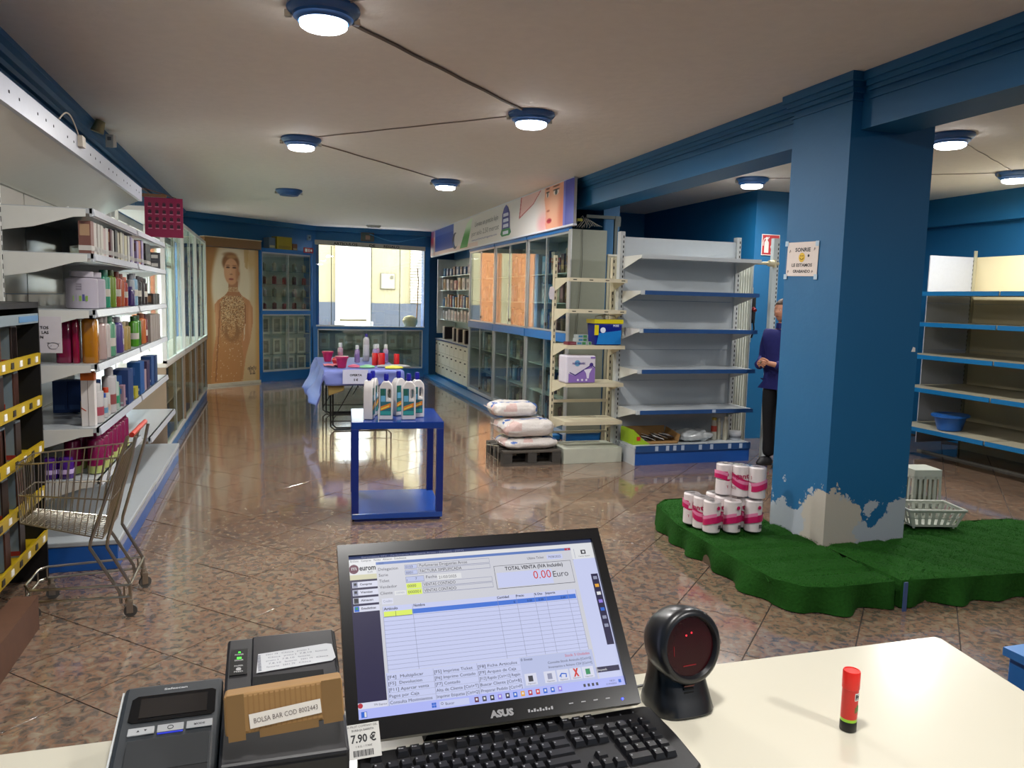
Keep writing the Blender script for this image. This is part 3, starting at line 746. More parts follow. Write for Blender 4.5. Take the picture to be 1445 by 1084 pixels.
for v, r in ((1, .0042), (.48, .0035)): mb.tube([side_pt(0, v, 0), side_pt(0, v, 1)], r)
for k in range(1, 12): mb.tube([tuple(Vector(side_pt(0, 0, 0)).lerp(Vector(side_pt(0, 0, 1)), k / 12)), tuple(Vector(side_pt(1, 0, 0)).lerp(Vector(side_pt(1, 0, 1)), k / 12))], W, 5)
for k in range(14): mb.tube([side_pt(k / 13, 0, 0), side_pt(k / 13, 0, 1)], W, 5)
for v in (1, .48, 0.02): mb.tube([side_pt(1, v, 0), side_pt(1, v, 1)], .004)
for k in range(1, 10): mb.tube([tuple(Vector(side_pt(1, 0, 0)).lerp(Vector(side_pt(1, 0, 1)), k / 10)), tuple(Vector(side_pt(1, 1, 0)).lerp(Vector(side_pt(1, 1, 1)), k / 10))], W, 5)
obj('wire_basket', mb, CHROME, parent=ct)
mb = MB()
for y in (4.10, 4.505):
    mb.tube([C3(-.645, y, .905), C3(-.665, y, .90), C3(-.72, y, .74), C3(-.84, y, .395), C3(-.845, y, .36), C3(-.72, y, .13), C3(-.715, y, .07)], .008, 8)
    mb.tube([C3(-.63, y, .90), C3(-.65, y, .80), C3(-.765, y, .40), C3(-.77, y, .36), C3(-.675, y, .17), C3(-.672, y, .07)], .008, 8)
obj('handle_frame', mb, CHROME, parent=ct)
mb = MB(); mb.cyl(C3(-.645, 4.09, .91), C3(-.645, 4.51, .91), .0125, 14); obj('handle_grip', mb, mat('#b5321f', .3), parent=ct)
mb = MB()
def ring(z, r=.0065):
    return mb.tube([C3(-.67, 4.09, z), C3(-1.12, 4.14, z - .01), C3(-1.15, 4.19, z), C3(-1.15, 4.42, z), C3(-1.12, 4.46, z), C3(-.67, 4.52, z)], r, 8)
ring(.165); ring(.105)
mb.tube([C3(-.67, 4.09, .165), C3(-.67, 4.52, .165)], .0065, 8)
for p in ((-1.15, 4.2), (-1.12, 4.15), (-.67, 4.09), (-.70, 4.095), (-.67, 4.52), (-.7, 4.515), (-1.12, 4.45), (-1.15, 4.4), (-.68, 4.52)): mb.cyl(C3(p[0], p[1], .1), C3(p[0], p[1], .168), .0045, 6)
obj('undercarriage', mb, CHROME, parent=ct)
for (x, y, a) in ((-1.12, 4.17, .4), (-.68, 4.10, .1), (-.67, 4.5, .5), (-1.1, 4.44, .2)):
    cs = thing('caster', '', 'x', C3(x, y, 0), a); del cs['label']; del cs['category']; cs.parent = ct
    mb = MB(); mb.cyl((0, 0, .088), (0, 0, .108), .014, 12); mb.cyl((0, 0, .078), (0, 0, .088), .019, 12); mb.box(-.012, .018, -.013, -.010, .022, .08); mb.box(-.012, .018, .010, .013, .022, .08)
    obj('caster_fork', mb, CHROME, parent=cs)
    mb = MB(); mb.cyl((.006, -.009, .032), (.006, .009, .032), .031, 18, m=0); mb.cyl((.006, -.011, .032), (.006, .011, .032), .012, 12, m=1)
    obj('caster_wheel', mb, [mat('#4a4844', .6), CHROME], parent=cs)
# ================================================================ GLASS DISPLAY CABINETS (left run)
TAN = mat('#8d7a66', .35, var=.08, scale=2)  # tan tone stands in for the floor reflected in the lower glass doors
def rowlab(cols, k): return cols[k % len(cols)]
def left_cabinet(y0, y1, label):
    t = thing('display_cabinet', label, 'cabinet', (-1.1, y0, 0)); d = y1 - y0
    def B(m, x0, x1, a, b, z0, z1, k=0): m.box(x0 + 1.1, x1 + 1.1, a, b, z0, z1, k); return m
    obj('plinth', B(MB(), -1.35, -.97, 0, d, 0, .1), CABBLUE, parent=t, smooth=0)
    obj('lower_carcass', B(B(B(MB(), -1.36, -1.34, 0, d, .1, .88), -1.36, -.96, 0, .02, .1, .88), -1.36, -.96, d - .02, d, .1, .88), TAN, parent=t, smooth=0)
    obj('lower_shelf', B(MB(), -1.33, -1.0, .02, d - .02, .48, .5), TAN, parent=t, smooth=0)
    for a, b, x in ((.02, d * .52, -.972), (d * .48, d - .02, -.985)):
        g = obj('glass_door', B(MB(), x, x + .005, a, b, .13, .86), GLASS_L, parent=t, smooth=0)
        obj('aluminium_edge', B(B(MB(), x - .004, x + .009, a, a + .016, .13, .86), x - .004, x + .009, b - .016, b, .13, .86), ALU, parent=g, smooth=0)
    obj('bottom_rail', B(MB(), -1.0, -.955, 0, d, .1, .13), WHITE, parent=t, smooth=0)
    obj('worktop', B(MB(), -1.38, -.95, 0, d, .88, .92), mat('#cbc5bb', .3), parent=t, smooth=0, bevel=.003)
    f = MB()
    for a in (0, d - .035): B(f, -.985, -.95, a, a + .035, .92, 2.38); B(f, -1.36, -1.335, a, a + .035, .92, 2.38)
    B(f, -1.36, -.95, 0, d, 2.345, 2.385); B(f, -.985, -.95, 0, d, .92, .945)
    obj('upper_frame', f, WHITE, parent=t, smooth=0)
    for a, b, x in ((.035, d * .52, -.965), (d * .48, d - .035, -.978)):
        g = obj('glass_pane', B(MB(), x, x + .005, a, b, .945, 2.345), GLASS_L, parent=t, smooth=0)
        obj('aluminium_edge', B(B(MB(), x - .003, x + .008, a, a + .012, .945, 2.345), x - .003, x + .008, b - .012, b, .945, 2.345), ALU, parent=g, smooth=0)
    obj('glass_shelf', B(MB(), -1.33, -1.0, .035, d - .035, 1.95, 1.958), GLASS_L, parent=t, smooth=0)
left_cabinet(8.06, 9.77, 'glass display cabinet with tan base, first past the white shelving')
left_cabinet(9.80, 11.42, 'glass display cabinet with tan base, middle one of the window row')
left_cabinet(11.45, 13.1, 'glass display cabinet with tan base nearest the tall poster')

# ================================================================ PAINTED PRINTS
PRINT = attr_mat('printed_paper', .45)
def paint(name, parent, org, ex, ez, nx, nz, fn, mtl=None):
    """flat print : grid from org along ex (u) and ez (v); fn(u, v) -> sRGB 0..1 (numpy)"""
    u, v = np.meshgrid(np.linspace(0, 1, nx + 1), np.linspace(0, 1, nz + 1))
    u = u.ravel(); v = v.ravel()
    P = np.array(org)[None] + u[:, None] * np.array(ex)[None] + v[:, None] * np.array(ez)[None]
    i, j = np.meshgrid(np.arange(nx), np.arange(nz)); a = (j * (nx + 1) + i).ravel()
    F = np.stack([a, a + 1, a + nx + 2, a + nx + 1], 1)
    me = bpy.data.meshes.new(name); me.from_pydata(P.tolist(), [], F.tolist())
    c = np.clip(fn(u, v), 0, 1); c = np.where(c <= .04045, c / 12.92, ((c + .055) / 1.055) ** 2.4)
    at = me.color_attributes.new('print', 'FLOAT_COLOR', 'POINT')
    at.data.foreach_set('color', np.concatenate([c, np.ones((len(c), 1))], 1).ravel())
    me.materials.append(mtl or PRINT)
    o = bpy.data.objects.new(name, me); COL.objects.link(o); o.parent = parent
    return o
def hx(c): return np.array([int(c[i:i + 2], 16) / 255 for i in (1, 3, 5)])
def ss(a, b, x): t = np.clip((x - a) / (b - a), 0, 1); return t * t * (3 - 2 * t)
class Cv:
    def __init__(s, n, c): s.c = np.tile(hx(c), (n, 1))
    def put(s, mask, c): s.c = s.c * (1 - mask[:, None]) + (hx(c) if isinstance(c, str) else c) * mask[:, None]
def ell(x, y, cx, cy, rx, ry, soft=.1, rot=0.0):
    dx = x - cx; dy = y - cy; c, s = cos(rot), sin(rot)
    a = (dx * c + dy * s) / rx; b = (-dx * s + dy * c) / ry
    return 1 - ss(1 - soft, 1 + soft, np.sqrt(a * a + b * b))
def poly(x, y, pts, soft=0):
    m = np.zeros(len(x), bool); n = len(pts)
    for i in range(n):
        x1, y1 = pts[i]; x2, y2 = pts[(i + 1) % n]
        if y1 == y2: continue
        cnd = ((y1 > y) != (y2 > y)) & (x < (x2 - x1) * (y - y1) / (y2 - y1) + x1); m ^= cnd
    return m.astype(float)

def poster_fn(u, v):
    X = 290 + u * 76; Y = 346 + (1 - v) * 197; n = len(u); c = Cv(n, '#d6c096')
    rn = np.random.RandomState(3).rand(n)
    c.put(ss(340, 560, Y) * .35, '#b98a52')
    c.put(1 - ss(296, 305, X + (Y < 400) * (400 - Y) * -.15), '#a97a48'); c.put(ss(358, 364, X), '#c79a5c')
    c.put(ell(X, Y, 327, 400, 27, 62, .12) * .9, '#e6d8ba')
    c.put(poly(X, Y, [(345, 346), (352, 346), (350, 375), (346, 372)]) * .5, '#b98a45'); c.put(ell(X, Y, 356, 360, 8, 14, .5) * .5, '#c79c58')
    # gown and body
    skin = '#c4895c'
    c.put(poly(X, Y, [(303, 428), (308, 421), (318, 414), (341, 414), (352, 421), (357, 432), (357, 455), (353, 480), (346, 506), (341, 543), (296, 543), (300, 500), (305, 470)]), skin)
    c.put(poly(X, Y, [(346, 455), (344.5, 478), (343, 482), (344, 462)]), '#dccba8')
    gown = poly(X, Y, [(311, 424), (318, 413), (323, 407), (335, 407), (341, 414), (346, 426), (345, 455), (340, 480), (343, 510), (340, 543), (296, 543), (301, 505), (309, 478), (312, 455)])
    c.put(gown, '#b98352')
    c.put(gown * ss(440, 543, Y) * .45 * (np.abs(X - 318) < 20), '#c98a52')
    bead = gown * (rn > .55) * (1 - ss(440, 500, Y)) * (np.abs(X - 328) < 17)
    c.put(bead * .8, '#e3c79a'); c.put(gown * (rn < .3) * (1 - ss(440, 500, Y)) * .75 * (np.abs(X - 328) < 17), '#6b4526')
    c.put(gown * (rn > .985), '#f3e2bd')
    c.put(ell(X, Y, 327, 468, 11, 15, .2) * (1 - ell(X, Y, 326, 462, 6, 14, .2)) * (rn > .3) * .6, '#7d5230')
    for (ax, ay, bx, by) in ((311, 426, 308, 470), (308, 470, 303, 540), (346, 428, 346.5, 456)):
        t_ = np.clip((Y - ay) / (by - ay), 0, 1); c.put((np.abs(X - (ax + (bx - ax) * t_)) < .9) * (Y > ay) * (Y < by) * .55, '#7a4c2c')
    c.put(ell(X, Y, 305.5, 450, 2, 26, .6) * .5, '#e3b184'); c.put(ell(X, Y, 352.5, 452, 2.2, 24, .6) * .5, '#e0ab7c')
    # neck
    c.put(poly(X, Y, [(322.5, 392), (335.5, 392), (336.5, 407), (342, 415), (318, 415), (322.5, 407)]), '#b27b54')
    c.put((poly(X, Y, [(322, 402), (336, 402), (337, 409), (321, 409)])) * (rn > .4) * .8, '#d6b98c')
    # hair, face
    c.put(ell(X, Y, 326.3, 366.5, 11.9, 13.5, .18), '#8a5a34'); c.put(ell(X, Y, 325, 355, 9, 3.5, .5) * .8, '#9c6a3e'); c.put(ell(X, Y, 328, 358, 7, 2.5, .6) * .6, '#d0a268')
    c.put(ell(X, Y, 327, 379.5, 10.2, 19.3, .07), '#d8a076'); c.put(ell(X, Y, 323, 377, 5, 12, .8) * .5, '#e0b085'); c.put(ell(X, Y, 336, 382, 3, 14, .7) * .6, '#a06a44')
    for ex, w in ((322.2, 2.7), (331.2, 2.9)):
        c.put(ell(X, Y, ex, 373.6, w, 1.3, .3) * .9, '#4d2f22'); c.put(ell(X, Y, ex, 370.6, w * 1.1, .7, .5) * .7, '#7a4c30')
    c.put(ell(X, Y, 326.6, 383.4, 2.0, .9, .5) * .7, '#8f5a3c'); c.put(ell(X, Y, 325.6, 378, .7, 5, .6) * .4, '#e8bd94')
    c.put(ell(X, Y, 326.6, 390.5, 3.4, 1.5, .3) * .95, '#9a4f3f')
    c.put(ell(X, Y, 337.4, 382, 1.4, 3, .3), '#b67c54')
    # script signature
    for k in range(5): c.put(ell(X, Y, 350 + k * 2.6, 524 + (k % 2) * 1.5, 1.3, 5 if k in (1, 3) else 2, .2) * (1 - ell(X, Y, 350 + k * 2.6, 524 + (k % 2) * 1.5, .7, 4 if k in (1, 3) else 1.2, .2)) * .9, '#3a2a20')
    for k in range(4): c.put(ell(X, Y, 353 + k * 2, 532, .7, 1.2, .2), '#3a2a20')
    return c.c
PA = Vector((-1.07, 14.2, 0)); PB = Vector((-.215, 14.90, 0)); pe = (PB - PA); pn = Vector((pe.y, -pe.x, 0)).normalized()
t = thing('advertising_poster', 'tall poster of a short-haired woman in a beaded gold gown', 'poster', tuple(PA))
paint('printed_sheet', t, (pn * .012)[:], tuple(pe), (0, 0, 2.33), 90, 230, poster_fn).location = (0, 0, .04)
def along(mb, a, b, n0, n1, z0, z1, m=0):
    d = pe
    v = [tuple(d * s_ + pn * q + Vector((0, 0, z))) for z in (z0, z1) for q in (n0, n1) for s_ in (a, b)]
    mb.add(v, [(0, 2, 3, 1), (4, 5, 7, 6), (0, 1, 5, 4), (2, 6, 7, 3), (0, 4, 6, 2), (1, 3, 7, 5)], m); return mb
obj('backing_board', along(MB(), -.01, 1.01, 0, .01, .03, 2.38), mat('#7a6a55', .6), parent=t, smooth=0)
obj('bottom_rail', along(MB(), -.02, 1.02, .0, .03, .0, .045), mat('#c3bba6', .4), parent=t, smooth=0)
obj('roller_casing', along(along(MB(), -.04, 1.0, -.02, .1, 2.385, 2.53), -.05, 1.01, -.02, .11, 2.53, 2.545, 1), [mat('#7b5a35', .5), mat('#c9b89a', .5)], parent=t, smooth=0)

# ================================================================ CORNER CABINET
A2 = Vector((-.165, 14.95, 0)); B2 = Vector((.765, 15.67, 0)); e2 = (B2 - A2); w2 = e2.length; ang2 = math.atan2(e2.y, e2.x)
cc = thing('display_cabinet', 'blue-framed corner cabinet of glass doors full of small picture frames', 'cabinet', tuple(A2), ang2)
mb = MB(); mb.box(0, w2, .02, .2, 0, .14); obj('plinth', mb, CABBLUE, parent=cc, smooth=0)
mb = MB()
for x in (0, w2 - .03): mb.box(x, x + .03, 0, .22, .14, 2.42)
mb.box(0, w2, 0, .22, 2.36, 2.43); mb.box(0, w2, 0, .22, 1.235, 1.30); mb.box(0, w2, 0, .22, .14, .17)
obj('carcass', mb, CABBLUE, parent=cc, smooth=0)
mb = MB(); mb.box(.03, w2 - .03, .20, .215, .17, 2.36); obj('back_board', mb, mat('#b3c2bb', .3), parent=cc, smooth=0)
for (z0, z1) in ((.18, 1.235), (1.30, 2.36)):
    for a, b, y in ((.03, w2 * .53, .004), (w2 * .49, w2 - .03, .014)):
        mb = MB(); mb.box(a, b, y, y + .005, z0, z1); g = obj('glass_door', mb, GLASS_G, parent=cc, smooth=0)
        mb = MB(); mb.box(a, a + .014, y - .003, y + .008, z0, z1); mb.box(b - .014, b, y - .003, y + .008, z0, z1); mb.box(a, b, y - .003, y + .008, z0, z0 + .03); mb.box(a, b, y - .003, y + .008, z1 - .025, z1)
        obj('aluminium_edge', mb, ALU, parent=g, smooth=0)
for z in (.48, .86, 1.55, 1.78, 2.02):
    mb = MB(); mb.box(.03, w2 - .03, .03, .2, z, z + .008); obj('glass_shelf', mb, mat('#8fa8a0', .15), parent=cc, smooth=0)
def at2(x, y, z): return tuple(A2 + e2.normalized() * x + Vector((-e2.y, e2.x, 0)).normalized() * y + Vector((0, 0, z)))
FRM = None
def pframe(label, loc, rz, w=.2, h=.26, group=None, inner='#8a867a', outer='#dcdacc'):
    t = thing('picture_frame', label, 'picture frame', loc, rz, group)
    mb = MB(); o_ = .18 * w
    mb.box(-w / 2, w / 2, -.006, .006, 0, o_); mb.box(-w / 2, w / 2, -.006, .006, h - o_, h); mb.box(-w / 2, -w / 2 + o_, -.006, .006, o_, h - o_); mb.box(w / 2 - o_, w / 2, -.006, .006, o_, h - o_)
    obj('moulding', mb, mat(outer, .3, .3), parent=t, smooth=0)
    mb = MB(); mb.box(-w / 2 + o_, w / 2 - o_, 0, .004, o_, h - o_, 0); mb.box(-w * .17, w * .17, -.002, 0, h * .38, h * .64, 1); obj('picture', mb, [mat(inner, .4), mat('#a5a08f', .5)], parent=t, smooth=0)
    return t
FR = 'silver picture frames in the corner cabinet'
k = 0
for zi, z in enumerate((.171, .489, .869)):
    for i in range(4):
        pframe(f'silver picture frame, {ORD[i]} from left, {["bottom", "middle", "top"][zi]} row of lower corner cabinet', at2(.16 + i * .285, .10 + .03 * (i % 2), z), ang2 + .1 * ((i * 7 + zi) % 3 - 1), .2, .27 + .02 * zi, FR)
        k += 1
UP = [('#8a2b3a', 'red'), ('#b9a9ab', 'pale grey'), ('#6a3a44', 'wine'), ('#9aa59b', 'sage green'), ('#a8404f', 'rose red'), ('#c2bda8', 'cream')]  # red and rose bottles stand in for a red reflection in the glass
for zi, z in enumerate((1.301, 1.559, 1.789, 2.029)):
    for i in range(5):
        c, cn = UP[(i * 2 + zi) % 6]
        bottle('perfume_bottle', f'{cn} perfume bottle, {ORD[i]} from left, {["bottom", "second", "third", "top"][zi]} shelf of upper corner cabinet', 'bottle', at2(.15 + i * .23, .11, z), bottle_parts(.032, .15 + .02 * (i % 2), c, '#b9b4a5', p=5), ang2, 'perfume bottles in the upper corner cabinet')
# on top of the corner cabinet
def top_box(label, x, w, d, h, c, nm='storage_box'): return box_thing(nm, label, 'box', at2(x, .1, 2.43), carton(c, w, d, h, (('#d8cf9a' if c != '#c9b30e' else '#a89409', .1, .3, .1, .9),)), ang2)
top_box('grey-blue box left of the yellow one on the corner cabinet', .27, .14, .16, .2, '#6d8494')
top_box('bright yellow box on top of the corner cabinet', .55, .34, .16, .23, '#c9b30e')
top_box('small brown box right of the yellow one on the corner cabinet', .79, .11, .16, .12, '#8a5a3a')
t = thing('red_sign', 'small red and white sign fixed on the corner cabinet edge', 'sign', at2(.97, -.012, 2.40), ang2)
mb = MB(); mb.box(0, .23, 0, .008, 0, .1, 0); mb.box(.03, .09, -.001, 0, .02, .08, 1); mb.box(.11, .14, -.001, 0, .02, .08, 1); mb.box(.16, .2, -.001, 0, .03, .07, 1); obj('sign_plate', mb, [mat('#a81f22', .4), PAPER], parent=t, smooth=0)
mb = MB(); mb.box(-.035, .035, -.03, .03, 0, .1, 0); mb.cyl((0, -.032, .05), (0, -.04, .05), .02, 12, m=1)
o = obj('motion_sensor', mb, [mat('#7f949c', .4), mat('#3a4a55', .3)], loc=(.72, 15.88, 2.66), bevel=.005); o.rotation_euler.z = .4; tag(o, 'grey-blue sensor on the far corner wall above the cabinet', 'sensor')

# ================================================================ REAR SHOP-WINDOW UNIT
bk = thing('window_display_unit', 'wide blue and glass display unit under and across the rear shop window', 'cabinet', (.84, 15.7, 0))
U = 2.13
def B(m, x0, x1, y0, y1, z0, z1, k=0): m.box(x0, x1, y0, y1, z0, z1, k); return m
obj('plinth', B(MB(), 0, U, .03, .38, 0, .14), CABBLUE, parent=bk, smooth=0)
obj('carcass', B(B(B(B(MB(), 0, .03, 0, .38, .14, .97), U - .03, U, 0, .38, .14, .97), 0, U, 0, .38, .14, .17), 0, U, 0, .39, .955, 1.0), CABBLUE, parent=bk, smooth=0)
obj('back_board', B(MB(), .03, U - .03, .365, .38, .17, .955), mat('#b3c0b8', .12, spec=.8), parent=bk, smooth=0)
obj('glass_shelf', B(MB(), .03, U - .03, .05, .36, .55, .558), mat('#8fa8a0', .15), parent=bk, smooth=0)
for a, b, y in ((.03, U * .64, .004), (U * .62, U - .03, .014)):
    g = obj('glass_door', B(MB(), a, b, y, y + .005, .18, .95), GLASS_G, parent=bk, smooth=0)
    obj('aluminium_edge', B(B(B(B(MB(), a, a + .016, y - .003, y + .008, .18, .95), b - .016, b, y - .003, y + .008, .18, .95), a, b, y - .003, y + .008, .18, .205), a, b, y - .003, y + .008, .93, .95), ALU, parent=g, smooth=0)
obj('side_post', B(MB(), -.06, 0, -.0, .06, .14, 2.62), CABBLUE, parent=bk, smooth=0)
obj('side_post', B(MB(), U, U + .1, .02, .12, .0, 2.62), CABBLUE, parent=bk, smooth=0)
obj('upper_side', B(MB(), U, U + .1, .12, .38, 0.0, 2.62), CABBLUE, parent=bk, smooth=0)
cuts = [0, .295, 1.07, 1.63, U]
for i in range(4):
    y = .01 + .01 * (i % 2)
    g = obj('window_pane', B(MB(), cuts[i], cuts[i + 1], y, y + .005, 1.01, 2.56), GLASS, parent=bk, smooth=0)
    obj('pane_edge', B(MB(), cuts[i + 1] - .008, cuts[i + 1] + .004, y - .002, y + .008, 1.01, 2.56), mat('#4b5a55', .4), parent=g, smooth=0)
obj('sill_rail', B(B(MB(), 0, U, -.01, .04, 1.0, 1.018), 0, .55, -.012, -.002, 1.0, 1.03), ALU, parent=bk, smooth=0)
mb = MB(); mb.hexa([(-.02, -.03, 2.575), (U, -.03, 2.535), (U, .03, 2.535), (-.02, .03, 2.575), (-.02, -.03, 2.665), (U, -.03, 2.615), (U, .03, 2.615), (-.02, .03, 2.665)], 0)
hb = obj('header_board', mb, mat('#a5a39b', .5), parent=bk, smooth=0)
mb = MB(Matrix.Rotation(.0188, 4, 'Y'))
for s_, x, wd_ in (('ARTICULOS', .28, .46), ('DE', .97, .115), ('REGALO', 1.25, .31)):
    mb.text(s_, .066, Matrix.Translation((x, -.0315, 2.592)) @ Matrix.Rotation(pi / 2, 4, 'X'), bold=.03, width=wd_)
obj('lettering', mb, INK, parent=hb, smooth=0)
G5 = 'picture frames in the unit below the rear window'
for i in range(6):
    pframe(f'grey picture frame, {ORD[i]} from left on the upper shelf below the rear window', (1.0 + .34 * i, 15.90, .559), .15 * (i % 3 - 1), .24, .3, G5, '#b3bfb9', '#99a49b')
    pframe(f'grey picture frame, {ORD[i]} from left on the floor shelf below the rear window', (1.0 + .34 * i, 15.92, .171), .12 * (i % 2), .24, .28, G5, '#99a69f', '#b0bab0')
# objects standing in the window
t = thing('wicker_basket', 'straw-coloured wicker bundle standing in the rear window, right end', 'basket', (2.72, 15.93, 1.001))
mb = MB(); mb.lathe([(.10, 0), (.14, .06), (.15, .13), (.12, .2), (.06, .23), (.02, .235)], 20, sy=.6)
mb.v = [(x * (1 + .08 * sin(40 * x + 60 * z)), y * (1 + .08 * cos(50 * z)), z) for x, y, z in mb.v]; obj('woven_body', mb, mat('#e8d09a', .8, var=.3, scale=60, bump=.6), parent=t)
mb = MB(); mb.tube([(.13, 0, .1), (.15, 0, .5), (.16, .0, .95), (.14, 0, 1.2)], .012); obj('bamboo_pole', mb, mat('#c98a55', .6), parent=t)
t = thing('wall_picture', 'small dark picture leaning on the blue wall above the rear window', 'picture', (1.86, 16.0, 2.70))
mb = MB(); mb.box(-.13, .13, 0, .015, 0, .17, 0); mb.box(-.11, .11, -.001, 0, .015, .155, 1); mb.box(-.04, .05, -.002, 0, .03, .12, 2); obj('frame_board', mb, [mat('#4a3a30', .5), mat('#3b4a45', .5), mat('#8a6a5a', .5)], parent=t, smooth=0)
mb = MB(); mb.box(-.13, .13, -.05, .03, 0, .03, 0); mb.box(-.11, .11, -.045, .02, -.012, 0, 1)
o = obj('emergency_light', mb, [WHITE, mat('#7a746a', .4)], loc=(1.88, 15.2, CE - .032)); tag(o, 'flat white emergency light on the ceiling before the rear window', 'light')
mb = MB(); mb.tube([(1.9 + 1.15 * k / 20, 16.0 - .02, CE - .11 - .13 * sin(pi * k / 20) if k < 10 else CE - .24 + (k - 10) * .013 ) for k in range(21)], .006)
o = obj('cable', mb, mat('#2d7ba8', .5)); tag(o, 'thin cable sagging along the blue wall above the rear window', 'cable')

# ================================================================ RIGHT RUN : drawers, open shelves, glass cabinets, banner
dw = thing('drawer_cabinet', 'long white bank of small drawers with black pulls, far right wall', 'cabinet', (3.2, 12.93, 0))
Ld = 15.66 - 12.93
obj('carcass', B(MB(), .02, .44, 0, Ld, .09, .77), CREAM, parent=dw, smooth=0)
obj('worktop', B(B(MB(), -.01, .44, 0, Ld, .772, .80), -.012, -.01, 0, Ld, .774, .798, 1), [WHITE, mat('#3b4a7a', .4)], parent=dw, smooth=0)
cols_y = [12.94, 13.26, 13.62, 13.98, 14.34, 14.72, 15.08, 15.40, 15.655]
PULL = mesh_of(MB().box(-.014, 0, -.035, .035, -.009, .009), 'pull', BLACK, smooth=0)
for i in range(8):
    a, b = cols_y[i] - 12.93, cols_y[i + 1] - 12.93
    for j in range(3):
        z0 = .1 + j * .222
        d_ = obj('drawer', B(MB(), 0, .018, a + .008, b - .008, z0 + .005, z0 + .215), CREAM, parent=dw, smooth=0, bevel=.003)
        p = obj('drawer_pull', PULL, None, parent=d_); p.location = (-.0005, (a + b) / 2, z0 + .16)
obj('plinth', B(MB(), .03, .44, 0, Ld, 0, .09), CABBLUE, parent=dw, smooth=0)
mb = MB(); mb.box(2.97, 3.2, 8.4, 15.68, 0, .055, 0); 
st = struct('baseboard_right', mb, mat('#1d6aa6', .3), smooth=0, bevel=.006)

DKC = carton('#cfc8bb', .13, .17, .26, (('#2e2228', .05, .95, .6, 1.0),)); 
for i, yy in enumerate((15.1, 14.25, 13.92, 13.42)):
    box_thing('cosmetic_carton', f'white and dark brown cosmetic carton, {ORD[i]} from the rear on the drawer top', 'carton', (3.33, yy, .80), DKC, -pi / 2 + .12, 'cosmetic cartons on the drawer bank')
# open shelf unit above
us = thing('glass_shelf_unit', 'wall unit of glass shelves above the white drawers, far right', 'shelving', (3.2, 12.93, 1.0))
obj('back_board', B(MB(), .40, .43, 0, Ld, -.1, 1.38), mat('#9eb0ab', .2, spec=.7), parent=us, smooth=0)
for z in (1.19, 1.44, 1.76, 2.03): obj('glass_shelf', B(MB(), .06, .40, .0, Ld, z - 1.0 - .01, z - 1.0), mat('#b5c7be', .15), parent=us, smooth=0)
for y in (.0, Ld - .02): obj('side_panel', B(MB(), .02, .44, y, y + .02, -.1, 1.38), ALU, parent=us, smooth=0)
for k in range(1, 8): obj('divider', B(MB(), .05, .055, Ld * k / 8, Ld * k / 8 + .006, .19, 1.03), GLASS_G, parent=us, smooth=0)
CL = [('pink', '#d48f94', '#f0d9d4'), ('cream', '#e0c9a8', '#c9925c'), ('white', '#e4ded6', '#b9a9a9'), ('salmon', '#d6a08a', '#efe0d0'), ('silver', '#b0b0ae', '#4a3a44'), ('gold', '#b98f4c', '#e8cf9a'), ('dark red', '#7a2430', '#c99a5c'), ('blue', '#2f74ad', '#9fc3dd'), ('navy', '#28385c', '#8a97ad'), ('tan', '#b58a5c', '#6b4a2c')]
def fill_row(n, y0, y1, x, z, hs, cols, where, rz=-pi / 2, mixb=.0, wf=.62, grp=None):
    for i in range(n):
        yy = y0 + (y1 - y0) * (i + .5) / n; cn, c, c2 = cols[(i * 3 + int(z * 10)) % len(cols)]
        w = (y1 - y0) / n * wf; h = hs * (.8 + .2 * ((i * 5 + int(z * 7)) % 4) / 3)
        w = round(min(w, .2), 2); h = round(h, 2)
        if RN.random() < mixb:
            bottle('perfume_bottle', f'{cn} bottle, {ORD[i]} from near, {where}', 'bottle', (x, yy, z), bottle_parts(w * .36, h * .9, c, '#b9b4a5', p=4), rz, grp)
        else:
            box_thing('perfume_carton', f'{cn} carton, {ORD[i]} from near, {where}', 'carton', (x, yy, z), carton(c, w, .09, h, ((c2, .2, .7, .15, .85),)), rz, grp)
fill_row(9, 13.0, 15.6, 3.36, 2.03, .17, [CL[7], CL[8]], 'top shelf above the drawers', grp='cartons above the drawers')
fill_row(8, 13.0, 15.6, 3.36, 1.76, .22, [CL[4], CL[0], CL[1], CL[2]], 'second shelf above the drawers', grp='cartons above the drawers')
fill_row(12, 13.0, 15.6, 3.36, 1.44, .24, [CL[5], CL[9], CL[6], CL[7]], 'third shelf above the drawers', mixb=.4, grp='cartons above the drawers')
fill_row(10, 13.0, 15.6, 3.36, 1.19, .2, [CL[8], CL[4], CL[2]], 'lowest shelf above the drawers', grp='cartons above the drawers')

